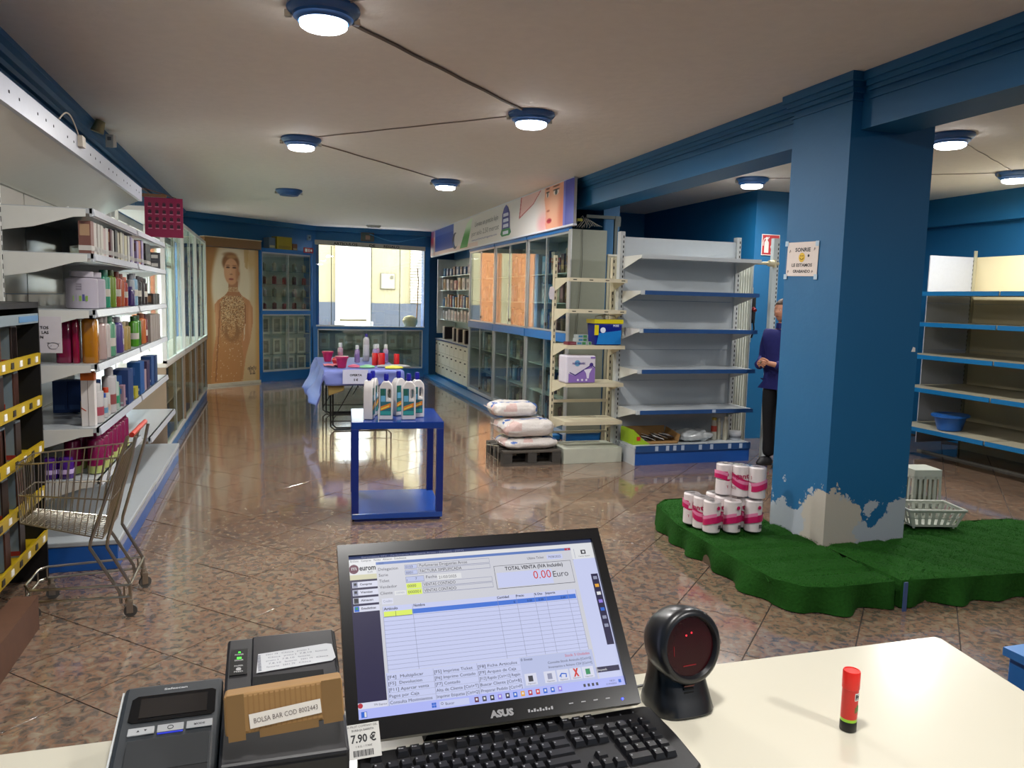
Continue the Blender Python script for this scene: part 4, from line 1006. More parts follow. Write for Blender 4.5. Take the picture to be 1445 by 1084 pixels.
def right_cabinet(y0, y1, label):
    t = thing('display_cabinet', label, 'cabinet', (3.2, y0, 0)); d = y1 - y0
    obj('plinth', B(MB(), .03, .42, 0, d, 0, .09), CABBLUE, parent=t, smooth=0)
    obj('carcass', B(B(B(B(MB(), .0, .43, 0, .02, .09, 2.38), .0, .43, d - .02, d, .09, 2.38), 0, .43, 0, d, .07, .1), 0, .43, 0, d, 2.36, 2.385), ALU, parent=t, smooth=0)
    obj('back_board', B(MB(), .415, .43, .02, d - .02, .1, 2.36), mat('#9db0a8', .2, spec=.7), parent=t, smooth=0)
    obj('middle_rail', B(MB(), -.012, .03, 0, d, 1.135, 1.235), CABBLUE, parent=t, smooth=0)
    obj('top_rail', B(MB(), -.012, .03, 0, d, 2.385, 2.43), CABBLUE, parent=t, smooth=0)
    for (z0, z1) in ((.1, 1.13), (1.24, 2.36)):
        for a, b, x in ((.02, d * .52, .004), (d * .48, d - .02, .014)):
            g = obj('glass_door', B(MB(), x, x + .005, a, b, z0, z1), GLASS_G, parent=t, smooth=0)
            obj('aluminium_edge', B(B(B(MB(), x - .004, x + .008, a, a + .014, z0, z1), x - .004, x + .008, b - .014, b, z0, z1), x - .004, x + .008, a, b, z0, z0 + .02), ALU, parent=g, smooth=0)
        mb = B(MB(), -.012, .003, d * .47, d * .47 + .02, z0 + .06, z0 + .1); obj('lock', mb, mat('#3a2a22', .4), parent=t, smooth=0)
    for z in (.45, .80, 1.236, 1.58, 1.93): obj('glass_shelf', B(MB(), .05, .41, .02, d - .02, z - .01, z), mat('#a3b5ad', .15), parent=t, smooth=0)
right_cabinet(8.3, 9.79, 'glass display cabinet of perfumes nearest the white shelving, right wall')
right_cabinet(9.82, 11.34, 'middle glass display cabinet of the right wall run')
right_cabinet(11.37, 12.9, 'glass display cabinet beside the white drawers, right wall')
DK = [('brown', '#5a4636', '#a58a5a'), ('grey', '#7a7a76', '#b9b9b0'), ('dark blue', '#2c3350', '#8a90a8'), ('plum', '#5a2f40', '#b58a90'), ('beige', '#a89a80', '#7a5a3c'), ('pale blue', '#7fb0c9', '#cfe0e8'), ('cream', '#c9c0a5', '#8a6a4a')]
for (nm, a, b) in (('the nearest right cabinet', 8.36, 9.73), ('the middle right cabinet', 9.88, 11.28), ('the right cabinet by the drawers', 11.43, 12.84)):
    for z, h, wn in ((.1, .26, 'floor shelf of'), (.45, .26, 'second shelf of'), (.80, .27, 'third shelf of'), (1.236, .26, 'fourth shelf of'), (1.58, .27, 'fifth shelf of'), (1.93, .3, 'top shelf of')):
        fill_row(8, a, b, 3.42, z, h, DK, f'{wn} {nm}', mixb=.25, wf=.66, grp='perfumes in the right wall cabinets')
# end panel
t = thing('end_panel', 'tall greenish-grey panel closing the end of the glass cabinets', 'panel', (3.2, 8.2, 0))
obj('panel_board', B(MB(), 0, .42, 0.02, .08, .1, 2.40), mat('#868a7c', .35, var=.05), parent=t, smooth=0)
obj('plinth', B(MB(), .0, .42, .03, .08, 0, .1), CABBLUE, parent=t, smooth=0)
obj('corner_profile', B(MB(), -.012, .0, 0.01, .09, 0, 2.40), ALU, parent=t, smooth=0)
mb = MB(); mb.tube([(.12, .012, 2.42), (.13, .012, 2.0), (.10, .012, 1.5), (.08, .012, 1.1)], .003); obj('hanging_wire', mb, mat('#4a4a44', .6), parent=t)
t = thing('loose_wires', 'tangle of loose electrical wires above the end panel', 'wires', (3.4, 8.32, 2.43))
mb = MB()
for k in range(7): mb.tube([(-.14 + k * .03, 0, 0), (-.1 + k * .035 + .04 * sin(k), .02, .06 + .02 * (k % 3)), (-.04 + k * .03, 0, .13 - .015 * k), (.02 + k * .03, .0, .02)], .004)
obj('wire_tangle', mb, mat('#8a8880', .5), parent=t); mb = MB(); mb.box(-.1, -.04, .0, .04, .07, .1, 0); obj('connector', mb, mat('#9a9430', .5), parent=t)
t = thing('steel_angle_frame', 'dark perforated steel angle frame behind the white shelving', 'frame', (3.75, 8.3, 0))
mb = MB(); mb.box(0, .035, 0, .035, 0, 2.56); mb.box(-.35, .035, 0, .035, 2.54, 2.575); mb.box(-.0, .07, -.003, 0, 2.46, 2.575); obj('angle_iron', mb, mat('#4f5553', .5, .5), parent=t, smooth=0)

# banner
def banner_fn(u, v):
    # u = 0 far end ... 1 near end ; metres
    Y = 16.05 - u * 7.98; Z = 2.43 + v * .52; n = len(u); c = Cv(n, '#d9d5d4')
    c.put((Y > 15.75) * 1.0 * ss(2.55, 2.75, Z), '#b9455a'); c.put((Y > 15.62) * (Y <= 15.75) * 1.0, '#d4a9a4')
    c.put((Y < 15.6) * (Y > 13.95) * (Z > 2.50) * 1.0, '#23479c'); c.put((Y < 15.6) * (Y > 13.95) * (Z > 2.50) * (1 - ss(2.5, 2.75, Z)) * .45, '#6a6fae'); c.put((Y > 13.95) * (Z > 2.82) * .4, '#7a86c2')
    c.put((Y > 12.2) * (Z <= 2.50) * .4, '#d9a9a0')
    m = poly(Y, Z, [(13.45, 2.45), (12.9, 2.45), (12.58, 2.9), (12.62, 2.93), (12.95, 2.86)])
    c.put(m, '#3f9a45'); c.put(m * ss(2.62, 2.82, Z), '#cfe0c9')
    o1 = ell(Y, Z, 13.82, 2.62, .22, .15, .05); i1 = ell(Y, Z, 13.74, 2.63, .15, .125, .05); c.put(o1 * (1 - i1), '#1f2a44'); c.put(ell(Y, Z, 13.95, 2.56, .06, .06, .2), '#2f5a96')
    # pink petal
    pt = [(10.05, 2.66), (9.98, 2.95), (9.15, 2.95), (9.45, 2.80)]
    m = poly(Y, Z, pt); c.put(m * .8, '#e0b0aa'); m2 = poly(Y, Z, [(10.0, 2.69), (9.93, 2.95), (9.2, 2.95), (9.47, 2.81)]); c.put(m * (1 - m2), '#b5525a')
    # face
    c.put(ss(9.45, 8.85, Y) * 0 + np.clip((9.4 - Y) / .6, 0, 1) * (Y > 8.38) * .8, '#e6b9ae')
    f = poly(Y, Z, [(9.02, 2.95), (8.38, 2.95), (8.38, 2.43), (8.95, 2.43), (9.0, 2.5), (8.98, 2.6), (9.0, 2.7), (9.04, 2.8)]); c.put(f, '#e3a284')
    c.put(ell(Y, Z, 8.72, 2.72, .16, .2, .8) * .5, '#f2c9ae'); c.put(ell(Y, Z, 8.45, 2.58, .1, .2, .8) * f * .55, '#c9604a'); c.put(ell(Y, Z, 9.1, 2.52, .15, .1, .9) * .6, '#e08a95')
    for ey, r in ((8.64, .09), (8.93, .05)):
        c.put(ell(Y, Z, ey, 2.855, r, .034, .2), '#efe2dc'); c.put(ell(Y, Z, ey, 2.855, r * .45, .032, .2), '#3b4a48'); c.put(ell(Y, Z, ey, 2.885, r * 1.15, .009, .4), '#2a1c1c'); c.put(ell(Y, Z, ey, 2.928, r * 1.2, .010, .4, .0), '#4a2a22')
    c.put(ell(Y, Z, 8.90, 2.655, .05, .012, .5), '#a85540'); c.put(ell(Y, Z, 8.86, 2.53, .085, .03, .25), '#b8323f'); c.put(ell(Y, Z, 8.86, 2.532, .07, .005, .4), '#7a1a28')
    c.put((Y < 8.40) * 1.0, '#3e48a8'); c.put((Y < 8.40) * (Y > 8.34) * .6, '#8a8fd0'); c.put(ell(Y, Z, 8.1, 2.5, .2, .12, .6) * .4 * (Y < 8.4), '#8a8fc9')
    return c.c
bn = thing('advertising_banner', 'long banner with a woman face and green leaf above the glass cabinets', 'banner', (3.155, 8.07, 2.445))
b_ = paint('printed_vinyl', bn, (-.003, 7.98, 0), (0, -7.98, 0), (0, 0, .495), 620, 60, banner_fn)
obj('banner_board', B(MB(), 0, .03, 0, 7.98, 0, .495), mat('#b9b6b2', .5), parent=bn, smooth=0)
obj('edge_strip', B(B(MB(), -.01, .035, -.01, 7.9, -.02, 0), -.012, .0, 0, 7.9, .492, .5), mat('#d9dde6', .3), parent=bn, smooth=0)
RY = Matrix.Rotation(-pi / 2, 4, 'Z') @ Matrix.Rotation(pi / 2, 4, 'X')   # letters facing -X, reading towards the camera side
def bt(mb, s_, y, z, size, width, m=0, bold=0.0, slant=.0): mb.text(s_, size, Matrix.Translation((-.0055, y - 8.07, z - 2.43)) @ RY @ Matrix(((1, .15, 0, 0), (0, 1, 0, 0), (0, 0, 1, 0), (0, 0, 0, 1))), m, bold, width)
mb = MB()
bt(mb, 'Llevate un precio lujo', 12.4, 2.74, .11, 1.35, 0); bt(mb, 'por solo 2.50 mercat', 12.6, 2.60, .11, 1.6, 0); bt(mb, 'www.perfumeriasdroguerias.com', 12.6, 2.52, .045, 1.5, 1)
obj('lettering', mb, [mat('#77777f', .5), mat('#4a5aa0', .5)], parent=bn, smooth=0)
mb = MB(MB().T @ Matrix.Translation((-.0055, 10.65 - 8.07, .135)))
mb.prism([(.2, .0), (.18, .22), (.1, .3), (.0, .34), (-.1, .3), (-.18, .22), (-.2, .0)], -.001, 0, 'x', 0)
for k in range(3): mb.prism([(.13, .03 + k * .075), (-.13, .03 + k * .075), (-.12, .075 + k * .075), (.12, .075 + k * .075)], -.002, -.001, 'x', 1)
mb.prism([(.26, -.05), (.2, .01), (-.2, .01), (-.26, -.05), (-.18, -.09), (.18, -.09)], -.0015, -.0005, 'x', 2); mb.prism([(.13, -.065), (-.13, -.065), (-.13, -.02), (.13, -.02)], -.0025, -.0015, 'x', 1)
obj('emblem', mb, [mat('#4a4f92', .5), mat('#cfd4e6', .5), mat('#3f8a5a', .5)], parent=bn, smooth=0)
# ================================================================ CEILING LAMPS AND CABLES
DIFF = bpy.data.materials.new('lamp_diffuser'); DIFF.use_nodes = True
_b = DIFF.node_tree.nodes['Principled BSDF']; _b.inputs['Base Color'].default_value = (.9, .9, .95, 1); _b.inputs['Emission Color'].default_value = (.93, .95, 1, 1); _b.inputs['Emission Strength'].default_value = 22
LOFF = mat('#b9c4cf', .3)
LBL = ['large blue-rimmed ceiling lamp nearest the camera, lit', 'lit blue-rimmed ceiling lamp, second along the main aisle, right of centre', 'lit blue-rimmed ceiling lamp left of centre, third along the aisle', 'lit blue-rimmed ceiling lamp just before the banner, fourth along the aisle', 'unlit blue ceiling lamp farthest down the aisle',
       'lit ceiling lamp beyond the beam, seen left of the blue column', 'lit ceiling lamp peeking past the top right of the blue column', 'lit ceiling lamp at the right edge over the empty shelving']
RIM = mat('#2b5c96', .3, var=.1)
pr = MB(); pr.lathe([(.175, CE), (.178, CE - .018), (.168, CE - .035), (.15, CE - .048), (.145, CE - .062), (.128, CE - .072), (.122, CE - .085), (.112, CE - .085)], 36)
pr.v = [(x * .96, y * .96, (z - CE) * .85) for x, y, z in pr.v]; rim_me = mesh_of(pr, 'lamp_rim', RIM)
pd_ = MB(Matrix.Scale(.94, 4)); pd_.lathe([(.118, -.078), (.116, -.095), (.10, -.105), (.05, -.1095), (0.0, -.1105)], 32); dome = mesh_of(pd_, 'diffuser', DIFF); pd_ = MB(); pd_.lathe([(.118, -.06), (.116, -.07), (.0, -.072)], 32); dome_off = mesh_of(pd_, 'diffuser', LOFF)
clip = mesh_of(MB().box(-.012, .012, -.01, .02, -.05, -.02), 'spring_clip', CHROME, smooth=0)
for (x, y, on), lb in zip(LAMPS[:8], LBL):
    t = thing('ceiling_lamp', lb, 'lamp', (x, y, CE - .0005), 0, 'round blue-rimmed ceiling lamps')
    obj('rim', rim_me, None, parent=t); obj('diffuser', dome if on else dome_off, None, parent=t)
    for a in (2.9, .3):
        k = obj('spring_clip', clip, None, parent=t); k.location = (.16 * cos(a), .16 * sin(a), 0); k.rotation_euler.z = a - pi / 2
for (a, b, r, lb) in ((0, 1, .010, 'dark cable duct from the nearest lamp to the second'), (1, 2, .005, 'thin cable between the second and third aisle lamps'), (2, 3, .006, 'thin cable from the third aisle lamp to the fourth'), (0, 8, .005, 'thin cable leaving the nearest lamp toward the top edge'), (6, 7, .004, 'thin cable between the two lamps right of the column'), (5, 7, .004, 'thin cable across the right-hand ceiling')):
    p = Vector(LAMPS[a][:2]); q = Vector(LAMPS[b][:2]); d = (q - p).normalized(); p += d * .165; q -= d * .165
    mb = MB(); n = 14; pts = []
    for k in range(n + 1):
        s_ = p.lerp(q, k / n); pts.append((s_.x - d.y * .004 * sin(k * 1.7), s_.y + d.x * .004 * sin(k * 1.7), CE - r * .9))
    mb.tube(pts, r, 6); o = obj('ceiling_cable', mb, mat('#6f6358' if a == 0 and b == 1 else '#93877b', .6)); tag(o, lb, 'cable')

t = thing('narrow_panel', 'narrow ivory slotted panel filling the gap beside the end panel', 'panel', (3.64, 8.22, 0))
mb = MB(); mb.box(0, .22, 0, .02, 0, 2.12, 0)
for k in range(28): mb.box(.15, .162, -.001, 0, .2 + k * .065, .23 + k * .065, 1)
mb.box(.03, .034, -.001, 0, .05, 2.1, 1); mb.box(.07, .074, -.001, 0, .05, 2.1, 1)
obj('panel_board', mb, [mat('#a8a48c', .5), mat('#5f5c50', .6)], parent=t, smooth=0); mb = MB(); mb.box(-.0, .22, -.01, .03, 2.12, 2.14); obj('top_cap', mb, mat('#b9b8ab', .4), parent=t, smooth=0)
# ================================================================ SMALL OPEN GONDOLA
IV = mat('#c6bda3', .35, var=.05)
sg = thing('open_shelving', 'narrow ivory open shelving without a back beside the glass cabinets', 'shelving', (2.74, 7.1, 0))
for x in (0.0, .635):
    mb = B(MB(), x, x + .032, .395, .435, 0, 2.06); slots(mb, x + .016, .3945, .12, 2.02, .065, .010, .03, 'y', 1)
    obj('upright', mb, [IV, DARK], parent=sg, smooth=0)
def flat_shelf(t, x0, x1, y0, y1, z, m, rail=None, mir=True, tick=0):
    mb = MB(); mb.prism([(y0, z - .036), (y0 + .012, z - .036), (y0 + .012, z - .022), (y1, z - .022), (y1, z), (y0, z)], x0, x1, 'x')
    s = obj('shelf', mb, m, parent=t, smooth=0)
    if rail: obj('price_rail', B(MB(), x0 + .04, x1 + .002, y0 - .008, y0, z - .036, z + .004), rail, parent=s, smooth=0)
    for x in (x0 - .002, x1 - .002):
        mb = MB(); mb.prism([(y1, z - .13), (y1, z), (y0 + .02, z), (y0 + .02, z - .03), (y0 + .08, z - .04)], x, x + .004, 'x'); obj('bracket', mb, IV if m == IV else WHITE, parent=s, smooth=0)
    return s
for z in (1.83, 1.525, 1.175, .80, .42):
    s = flat_shelf(sg, .01, .625, .0, .39, z, IV)
    if z > 1.3:
        mb = MB()
        for k in range(4): mb.box(.05 + k * .17, .09 + k * .17, -.001, 0, z - .022, z - .014)
        obj('slot_marks', mb, DARK, parent=s, smooth=0, kind='stuff')
obj('tie_bar', B(MB(), .03, .64, .41, .425, .56, .59), IV, parent=sg, smooth=0)
obj('tie_bar', B(MB(), .03, .64, .41, .425, .24, .26), IV, parent=sg, smooth=0)
obj('base_box', B(MB(), .01, .635, .0, .42, 0, .15), mat('#b5b8a9', .5, var=.12, scale=8), parent=sg, smooth=0, bevel=.002)
mb = MB(); mb.prism([(0, 0), (.045, -.01), (.05, .1), (.03, .13), (.0, .12), (-.012, .05)], 0, .002, 'y'); o = obj('paper_tag', mb, mat('#cdc7cf', .7), loc=(2.695, 7.485, 1.62)); tag(o, 'torn paper tag stuck on the ivory upright', 'tag')

# items
t = thing('capsule_tub', 'blue detergent tub with a yellow lid on the ivory shelf', 'tub', (3.19, 7.22, 1.176))
mb = MB(); mb.hexa([(-.135, -.085, 0), (.135, -.085, 0), (.135, .085, 0), (-.135, .085, 0), (-.15, -.1, .215), (.15, -.1, .215), (.15, .1, .215), (-.15, .1, .215)], 0)
obj('tub_body', mb, mat('#12207a', .25, var=.1), parent=t, smooth=0, bevel=.012)
mb = MB(); mb.hexa([(-.12, -.0935, .01), (.138, -.0935, .01), (.138, -.09, .01), (-.12, -.09, .01), (-.10, -.099, .12), (.14, -.0995, .15), (.14, -.095, .15), (-.10, -.094, .12)], 0); obj('light_blue_panel', mb, mat('#1b76c0', .3), parent=t, smooth=0)
mb = MB(); mb.box(-.155, .155, -.105, .105, .215, .255); mb.box(-.15, -.105, -.1005, -.098, .10, .2); obj('lid', mb, mat('#c9bb14', .3), parent=t, smooth=0, bevel=.005)
mb = MB(Matrix.Translation((0, -.1045, 0)) @ Matrix.Rotation(pi / 2, 4, 'X'))
mb.box(.0, .1, .0, .0002, 0, 0) if 0 else None
mb.text('Scottex', .05, Matrix.Translation((-.04, .06, 0)), 0, .03, .13); mb.cyl((-.06, .15, 0), (-.06, .15, .002), .028, 20, m=0); mb.text('PODS', .03, Matrix.Translation((.05, .185, 0)), 0, .03, .06)
mb.v = [(x, y + (.012 if z < .1 else .004), z) for x, y, z in mb.v]
obj('print', mb, [mat('#d3dced', .4)], parent=t, smooth=0); 
mb = MB(); mb.tube([(-.12, -.05, .257), (-.11, -.02, .285), (.0, .0, .302), (.11, .0, .285), (.13, .0, .257)], .004); mb.box(-.05, -.01, -.035, -.03, .265, .30); obj('handle', mb, mat('#a5a39b', .3), parent=t)
tube_me = carton('#c3d0d3', .11, .1, .032, (('#3f86b5', .2, .8, .1, .5), ('#3a8a4c', .1, .9, .55, .9)))
for i, (x, z) in enumerate(((2.92, 1.176), (2.925, 1.21), (2.93, 1.244), (3.003, 1.176))):
    box_thing('soap_carton', f'white, blue and green soap carton, {["bottom", "middle", "top"][i]} of the stack' if i < 3 else 'white and green soap carton lying alone next to the yellow-lidded tub', 'carton', (x, 7.2, z), tube_me if i < 3 else carton('#c3d0d3', .045, .08, .032, (('#3a8a4c', .1, .9, .3, .9),)), .12 * (i % 2))
box_thing('red_packet', 'small dark red packet at the left of the ivory shelf', 'packet', (2.83, 7.2, 1.176), carton('#7c2436', .12, .1, .03, (('#9c5a68', .3, .7, .2, .7),)), .1)
t = thing('diaper_pack', 'large white and purple wrapped pack on the fourth ivory shelf', 'pack', (2.90, 7.2, .801), .02)
mb = MB(); mb.box(-.16, .16, -.1, .1, 0, .275, 0); obj('wrapped_body', mb, mat('#cdc8d3', .25, var=.04), parent=t, smooth=0, bevel=.018)
mb = MB(Matrix.Translation((0, -.1015, 0)) @ Matrix.Rotation(pi / 2, 4, 'X'))
mb.add([(-.13, .01, 0), (.15, .01, 0), (.15, .15, 0), (.10, .17, 0), (-.06, .075, 0), (-.13, .1, 0)], [(0, 1, 2, 3, 4, 5)], 0)
mb.add([(-.12, .105, .0005), (-.06, .075, .0005), (.11, .175, .0005), (.15, .15, .0005), (.15, .162, .0005), (.11, .188, .0005), (-.06, .088, .0005), (-.12, .115, .0005)], [(0, 1, 6, 7), (1, 2, 5, 6), (2, 3, 4, 5)], 1)
mb.cyl((.11, .185, .0), (.11, .185, .001), .02, 18, m=1); mb.add([(.03, .135, .001), (.12, .15, .001), (.09, .1, .001), (.085, .05, .001), (.065, .05, .001), (.055, .1, .001)], [(0, 5, 4, 3, 2, 1)], 2)
mb.cyl((-.04, .2, .0), (-.04, .2, .001), .03, 18, m=3); mb.text('HARTMANN', .03, Matrix.Translation((-.09, .188, .0015)), 1, .02, .13); mb.box(.1, .15, .245, .262, 0, .001, 0)
for k in range(3): mb.cyl((-.03 + k * .045, .035, .0), (-.03 + k * .045, .035, .0012), .011, 12, m=2)
obj('print', mb, [mat('#8266ab', .4), mat('#40307a', .4), mat('#d9d4e4', .4), mat('#5f93b8', .4)], parent=t, smooth=0)

# ================================================================ BIG EMPTY GONDOLA
gg = thing('empty_gondola', 'wide white empty gondola with five blue-edged shelves on a blue base', 'shelving', (3.40, 6.9, 0))
GW = mat('#b6bcc0', .3, var=.03)
for z0, z1 in ((.08, .80), (.803, 1.12), (1.123, 1.63), (1.633, 2.265)): obj('back_panel', B(MB(), .03, 1.33, .455, .467, z0, z1), GW, parent=gg, smooth=0)
for x in (-.02, 1.33):
    mb = B(MB(), x, x + .05, .43, .50, 0, 2.315); slots(mb, x + .035, .4295, .15, 2.28, .05, .010, .026, 'y', 1); obj('upright', mb, [mat('#b9bdbd', .35), DARK], parent=gg, smooth=0)
RAIL = mat('#25487a', .3, var=.15, scale=12)
flat_shelf(gg, .02, 1.345, .0, .44, 2.065, GW)
for z in (1.72, 1.35, .95, .545): flat_shelf(gg, .02, 1.335, .0, .44, z, GW, RAIL)
obj('base_deck', B(MB(), .02, 1.33, .0, .455, .17, .195), GW, parent=gg, smooth=0)
k_ = obj('kick_panel', B(MB(), .03, 1.33, .008, .02, 0, .13), BLUEP, parent=gg, smooth=0)
obj('side_board', B(MB(), .015, .03, .01, .45, 0, .168), GW, parent=gg, smooth=0)
mb = B(MB(), .03, 1.335, -.004, .012, .13, .195, 0)
obj('price_rail', mb, RAIL, parent=gg, smooth=0)
for x in (.24, .36, .44, .53, .73, .86, 1.07, 1.20): obj('price_ticket', B(MB(), x, x + .035, -.006, -.0045, .14, .19), mat('#9fb0c9', .5), parent=gg, smooth=0)
obj('price_ticket', B(MB(), .86, .9, -.0105, -.0085, .515, .545), mat('#9fb0c9', .5), parent=gg, smooth=0)
# ribbed white side unit right behind
t = thing('ribbed_panel', 'tall white ribbed panel standing right behind the empty gondola', 'panel', (4.80, 7.42, 0))
mb = B(MB(), 0, .2, .02, .035, 0, 2.09)
for k in range(7): B(mb, k * .03, k * .03 + .022, .008, .02, 0.02, 2.08)
B(mb, .212, .25, .045, .06, 1.2, 1.8); obj('ribbed_sheet', mb, mat('#c4c8bc', .5), parent=t, smooth=0); obj('steel_edge', B(MB(), .2, .212, .0, .05, 0, 2.1), GW, parent=t, smooth=0)
# items on the base
t = thing('cardboard_tray', 'open cardboard tray with a lime green end full of black and white leaflets', 'tray', (3.62, 7.12, .196))
mb = MB(); mb.box(-.17, .30, -.15, .15, 0, .005, 0); mb.hexa([(.30, -.15, 0), (.31, -.15, 0), (.31, .15, 0), (.30, .15, 0), (.33, -.15, .09), (.335, -.15, .09), (.335, .15, .13), (.33, .15, .13)], 0); mb.box(-.17, .31, .145, .15, 0, .14, 0); mb.box(-.17, .31, -.15, -.145, 0, .03, 0)
obj('cardboard', mb, mat('#9a7648', .8), parent=t, smooth=0)
mb = MB(); mb.hexa([(-.185, -.15, 0), (-.0, -.152, 0), (-.02, -.148, 0), (-.178, -.14, 0), (-.185, -.15, .15), (-.08, -.152, .05), (-.09, -.148, .05), (-.178, .15, .15)], 0); mb.box(-.185, -.178, -.15, .15, 0, .14, 0); mb.box(-.15, -.11, -.1545, -.1525, .04, .08, 1)
obj('printed_end', mb, [mat('#8fb01c', .5), mat('#b5281f', .5)], parent=t, smooth=0)
mb = MB()
for k in range(14):
    a = RN.uniform(-.6, .6); x = -.08 + .025 * k; y = RN.uniform(-.08, .06); T0 = mb.T; mb.T = Matrix.Translation((x, y, .034 + .003 * k)) @ Matrix.Rotation(a, 4, 'Z') @ Matrix.Rotation(.35, 4, 'Y'); mb.box(-.06, .06, -.045, .045, 0, .004, k % 2); mb.cyl((0, 0, .004), (0, 0, .0055), .028, 14, m=1 - k % 2); mb.T = T0
obj('leaflets', mb, [mat('#c9c9c6', .5), mat('#26262a', .5)], parent=t, smooth=0, kind='stuff')
import mathutils.noise as mn
def blob(name, label, cat, loc, rx, ry, rz_, m, amp=.12, fr=9, n=40, rot=0, sq=3.5, parent=None):
    mb = MB()
    mb.grid(lambda u, v: (0, 0, 0), 1, 1); mb.v = []; mb.f = []; mb.m = []
    nv = n // 2
    for j in range(nv + 1):
        ph = -pi / 2 + pi * j / nv
        for i in range(n):
            th = 2 * pi * i / n
            def se(c, e): return math.copysign(abs(c) ** e, c)
            e1 = 2 / sq
            x = se(cos(ph), .8) * se(cos(th), e1); y = se(cos(ph), .8) * se(sin(th), e1); z = se(sin(ph), .8)
            p = Vector((x * rx, y * ry, z * rz_)); k = mn.noise(p * fr + Vector(loc)) * amp + mn.noise(p * fr * 3.1) * amp * .4
            mb.v.append((p.x * (1 + k * .5), p.y * (1 + k * .5), max(-rz_, p.z * (1 + k)) + rz_))
    for j in range(nv):
        for i in range(n): mb.f.append((j * n + i, j * n + (i + 1) % n, (j + 1) * n + (i + 1) % n, (j + 1) * n + i)); mb.m.append(0)
    o = obj(name, mb, m, loc=loc if not parent else None, parent=parent, smooth=60); 
    if parent: return o
    o.rotation_euler.z = rot
    return tag(o, label, cat)
blob('plastic_bag', 'crumpled clear plastic bag heap in the middle of the blue base', 'bag', (4.18, 7.12, .197), .18, .13, .055, mat('#a9aeb0', .15, var=.15, spec=.9), .5, 16, 48)
t = thing('candle_jar', 'glass jar with a red and yellow label on the gondola base', 'jar', (4.42, 7.10, .196)); mb = MB(); mb.lathe([(.028, 0), (.03, .01), (.03, .19), (.024, .21)], 16); obj('jar_body', mb, mat('#a8a69a', .2), parent=t); mb = MB(); mb.lathe([(.031, .09), (.031, .15)], 16); obj('paper_label', mb, mat('#a03a2c', .5), parent=t); mb = MB(); mb.lathe([(.026, .21), (.026, .235), (.0, .236)], 16); obj('lid', mb, mat('#a8983a', .4), parent=t)
for k, (x, y, h) in enumerate(((4.49, 7.12, .22), (4.54, 7.08, .24), (4.585, 7.13, .235))):
    t = thing('white_bottle', f'slim white plastic bottle on the gondola base, {["left", "middle", "right"][k]} of three', 'bottle', (x, y, .196)); mb = MB(); mb.lathe([(.02, 0), (.022, .01), (.022, h * .8), (.01, h * .87), (.01, h)], 14); obj('body', mb, mat('#c4c0ac', .35), parent=t); mb = MB(); mb.lathe([(.013, h * .9), (.013, h * 1.02), (.0, h * 1.025)], 12); obj('cap', mb, mat('#d2cfc2', .4), parent=t)
t = thing('round_tin', 'round white tin at the right end of the gondola base', 'tin', (4.665, 7.08, .196)); mb = MB(); mb.lathe([(.06, 0), (.062, .005), (.062, .06), (.055, .065)], 28); obj('tin_body', mb, mat('#b9bdc4', .3), parent=t); mb = MB(); mb.lathe([(.065, .062), (.065, .09), (.055, .094), (.0, .094)], 28); obj('lid', mb, mat('#d5d7da', .3), parent=t); mb = MB(); mb.lathe([(.0628, .02), (.0628, .045)], 28); obj('paper_label', mb, mat('#70757c', .4), parent=t)
mb = MB(); mb.lathe([(.02, 0), (.06, .01), (.07, .05), (.04, .1), (.05, .13)], 14); o = obj('olive_pouch', mb, mat('#8a8450', .6), loc=(4.86, 7.32, .001)); mb = None; tag(o, 'crumpled olive pouch on the floor behind the gondola end', 'pouch')

# fire extinguisher sign
t = thing('fire_sign', 'red fire extinguisher sign with white pictogram on the blue wall', 'sign', (5.55, 8.095, 2.20))
SG = [mat('#a3141c', .4), mat('#d4d0cb', .5)]
mb = MB(); mb.box(0, .245, -.006, 0, 0, .245, 1); mb.box(.008, .237, -.0065, -.006, .008, .237, 0); obj('sign_plate', mb, SG, parent=t, smooth=0)
mb = MB(); mb.box(.035, .095, -.0075, -.0065, .03, .15, 1); mb.prism([(.035, .15), (.095, .15), (.075, .18), (.055, .18)], -.0075, -.0065, 'y', 1); mb.cyl((.065, -.0065, .195), (.065, -.0075, .195), .018, 14, m=1)
mb.tube([(.05, -.007, .2), (.03, -.007, .19), (.02, -.007, .15), (.02, -.007, .11)], .004, 5, 1); mb.tube([(.07, -.007, .205), (.1, -.007, .215), (.085, -.007, .19)], .004, 5, 1)
for k in range(3): mb.prism([(.125 + k * .032, .03), (.145 + k * .032, .03), (.152 + k * .03, .08), (.138 + k * .03, .11), (.142 + k * .03, .15 - .02 * (k % 2)), (.118 + k * .034, .1), (.132 + k * .03, .07)], -.0075, -.0065, 'y', 1)
obj('pictogram', mb, SG, parent=t, smooth=0)
# perforated post with clamp
t = thing('perforated_post', 'tall perforated white steel post behind the person', 'post', (5.02, 7.05, 0))
mb = B(MB(), -.035, .035, 0, .05, 0, 2.3); slots(mb, .022, -.0005, .2, 2.25, .045, .010, .024, 'y', 1); obj('post_profile', mb, [mat('#aeb8bb', .4), DARK], parent=t, smooth=0)
mb = MB(); mb.cyl((-.265, .01, 2.04), (0.02, -.02, 2.04), .016, 12); mb.cyl((-.10, -.02, 2.04), (-.04, -.02, 2.04), .032, 14); mb.cyl((-.03, -.02, 2.0), (-.03, -.02, 2.08), .02, 12); obj('clamp_arm', mb, mat('#bdb596', .4), parent=t)
mb = MB(); mb.box(-.03, .03, -.02, .0, -.14, .14, 0); mb.cyl((0, -.02, .02), (0, -.06, .0), .02, 12, m=1); mb.tube([(0, -.03, -.1), (.01, -.04, -.2), (-.01, -.03, -.3)], .01, 6, 0)
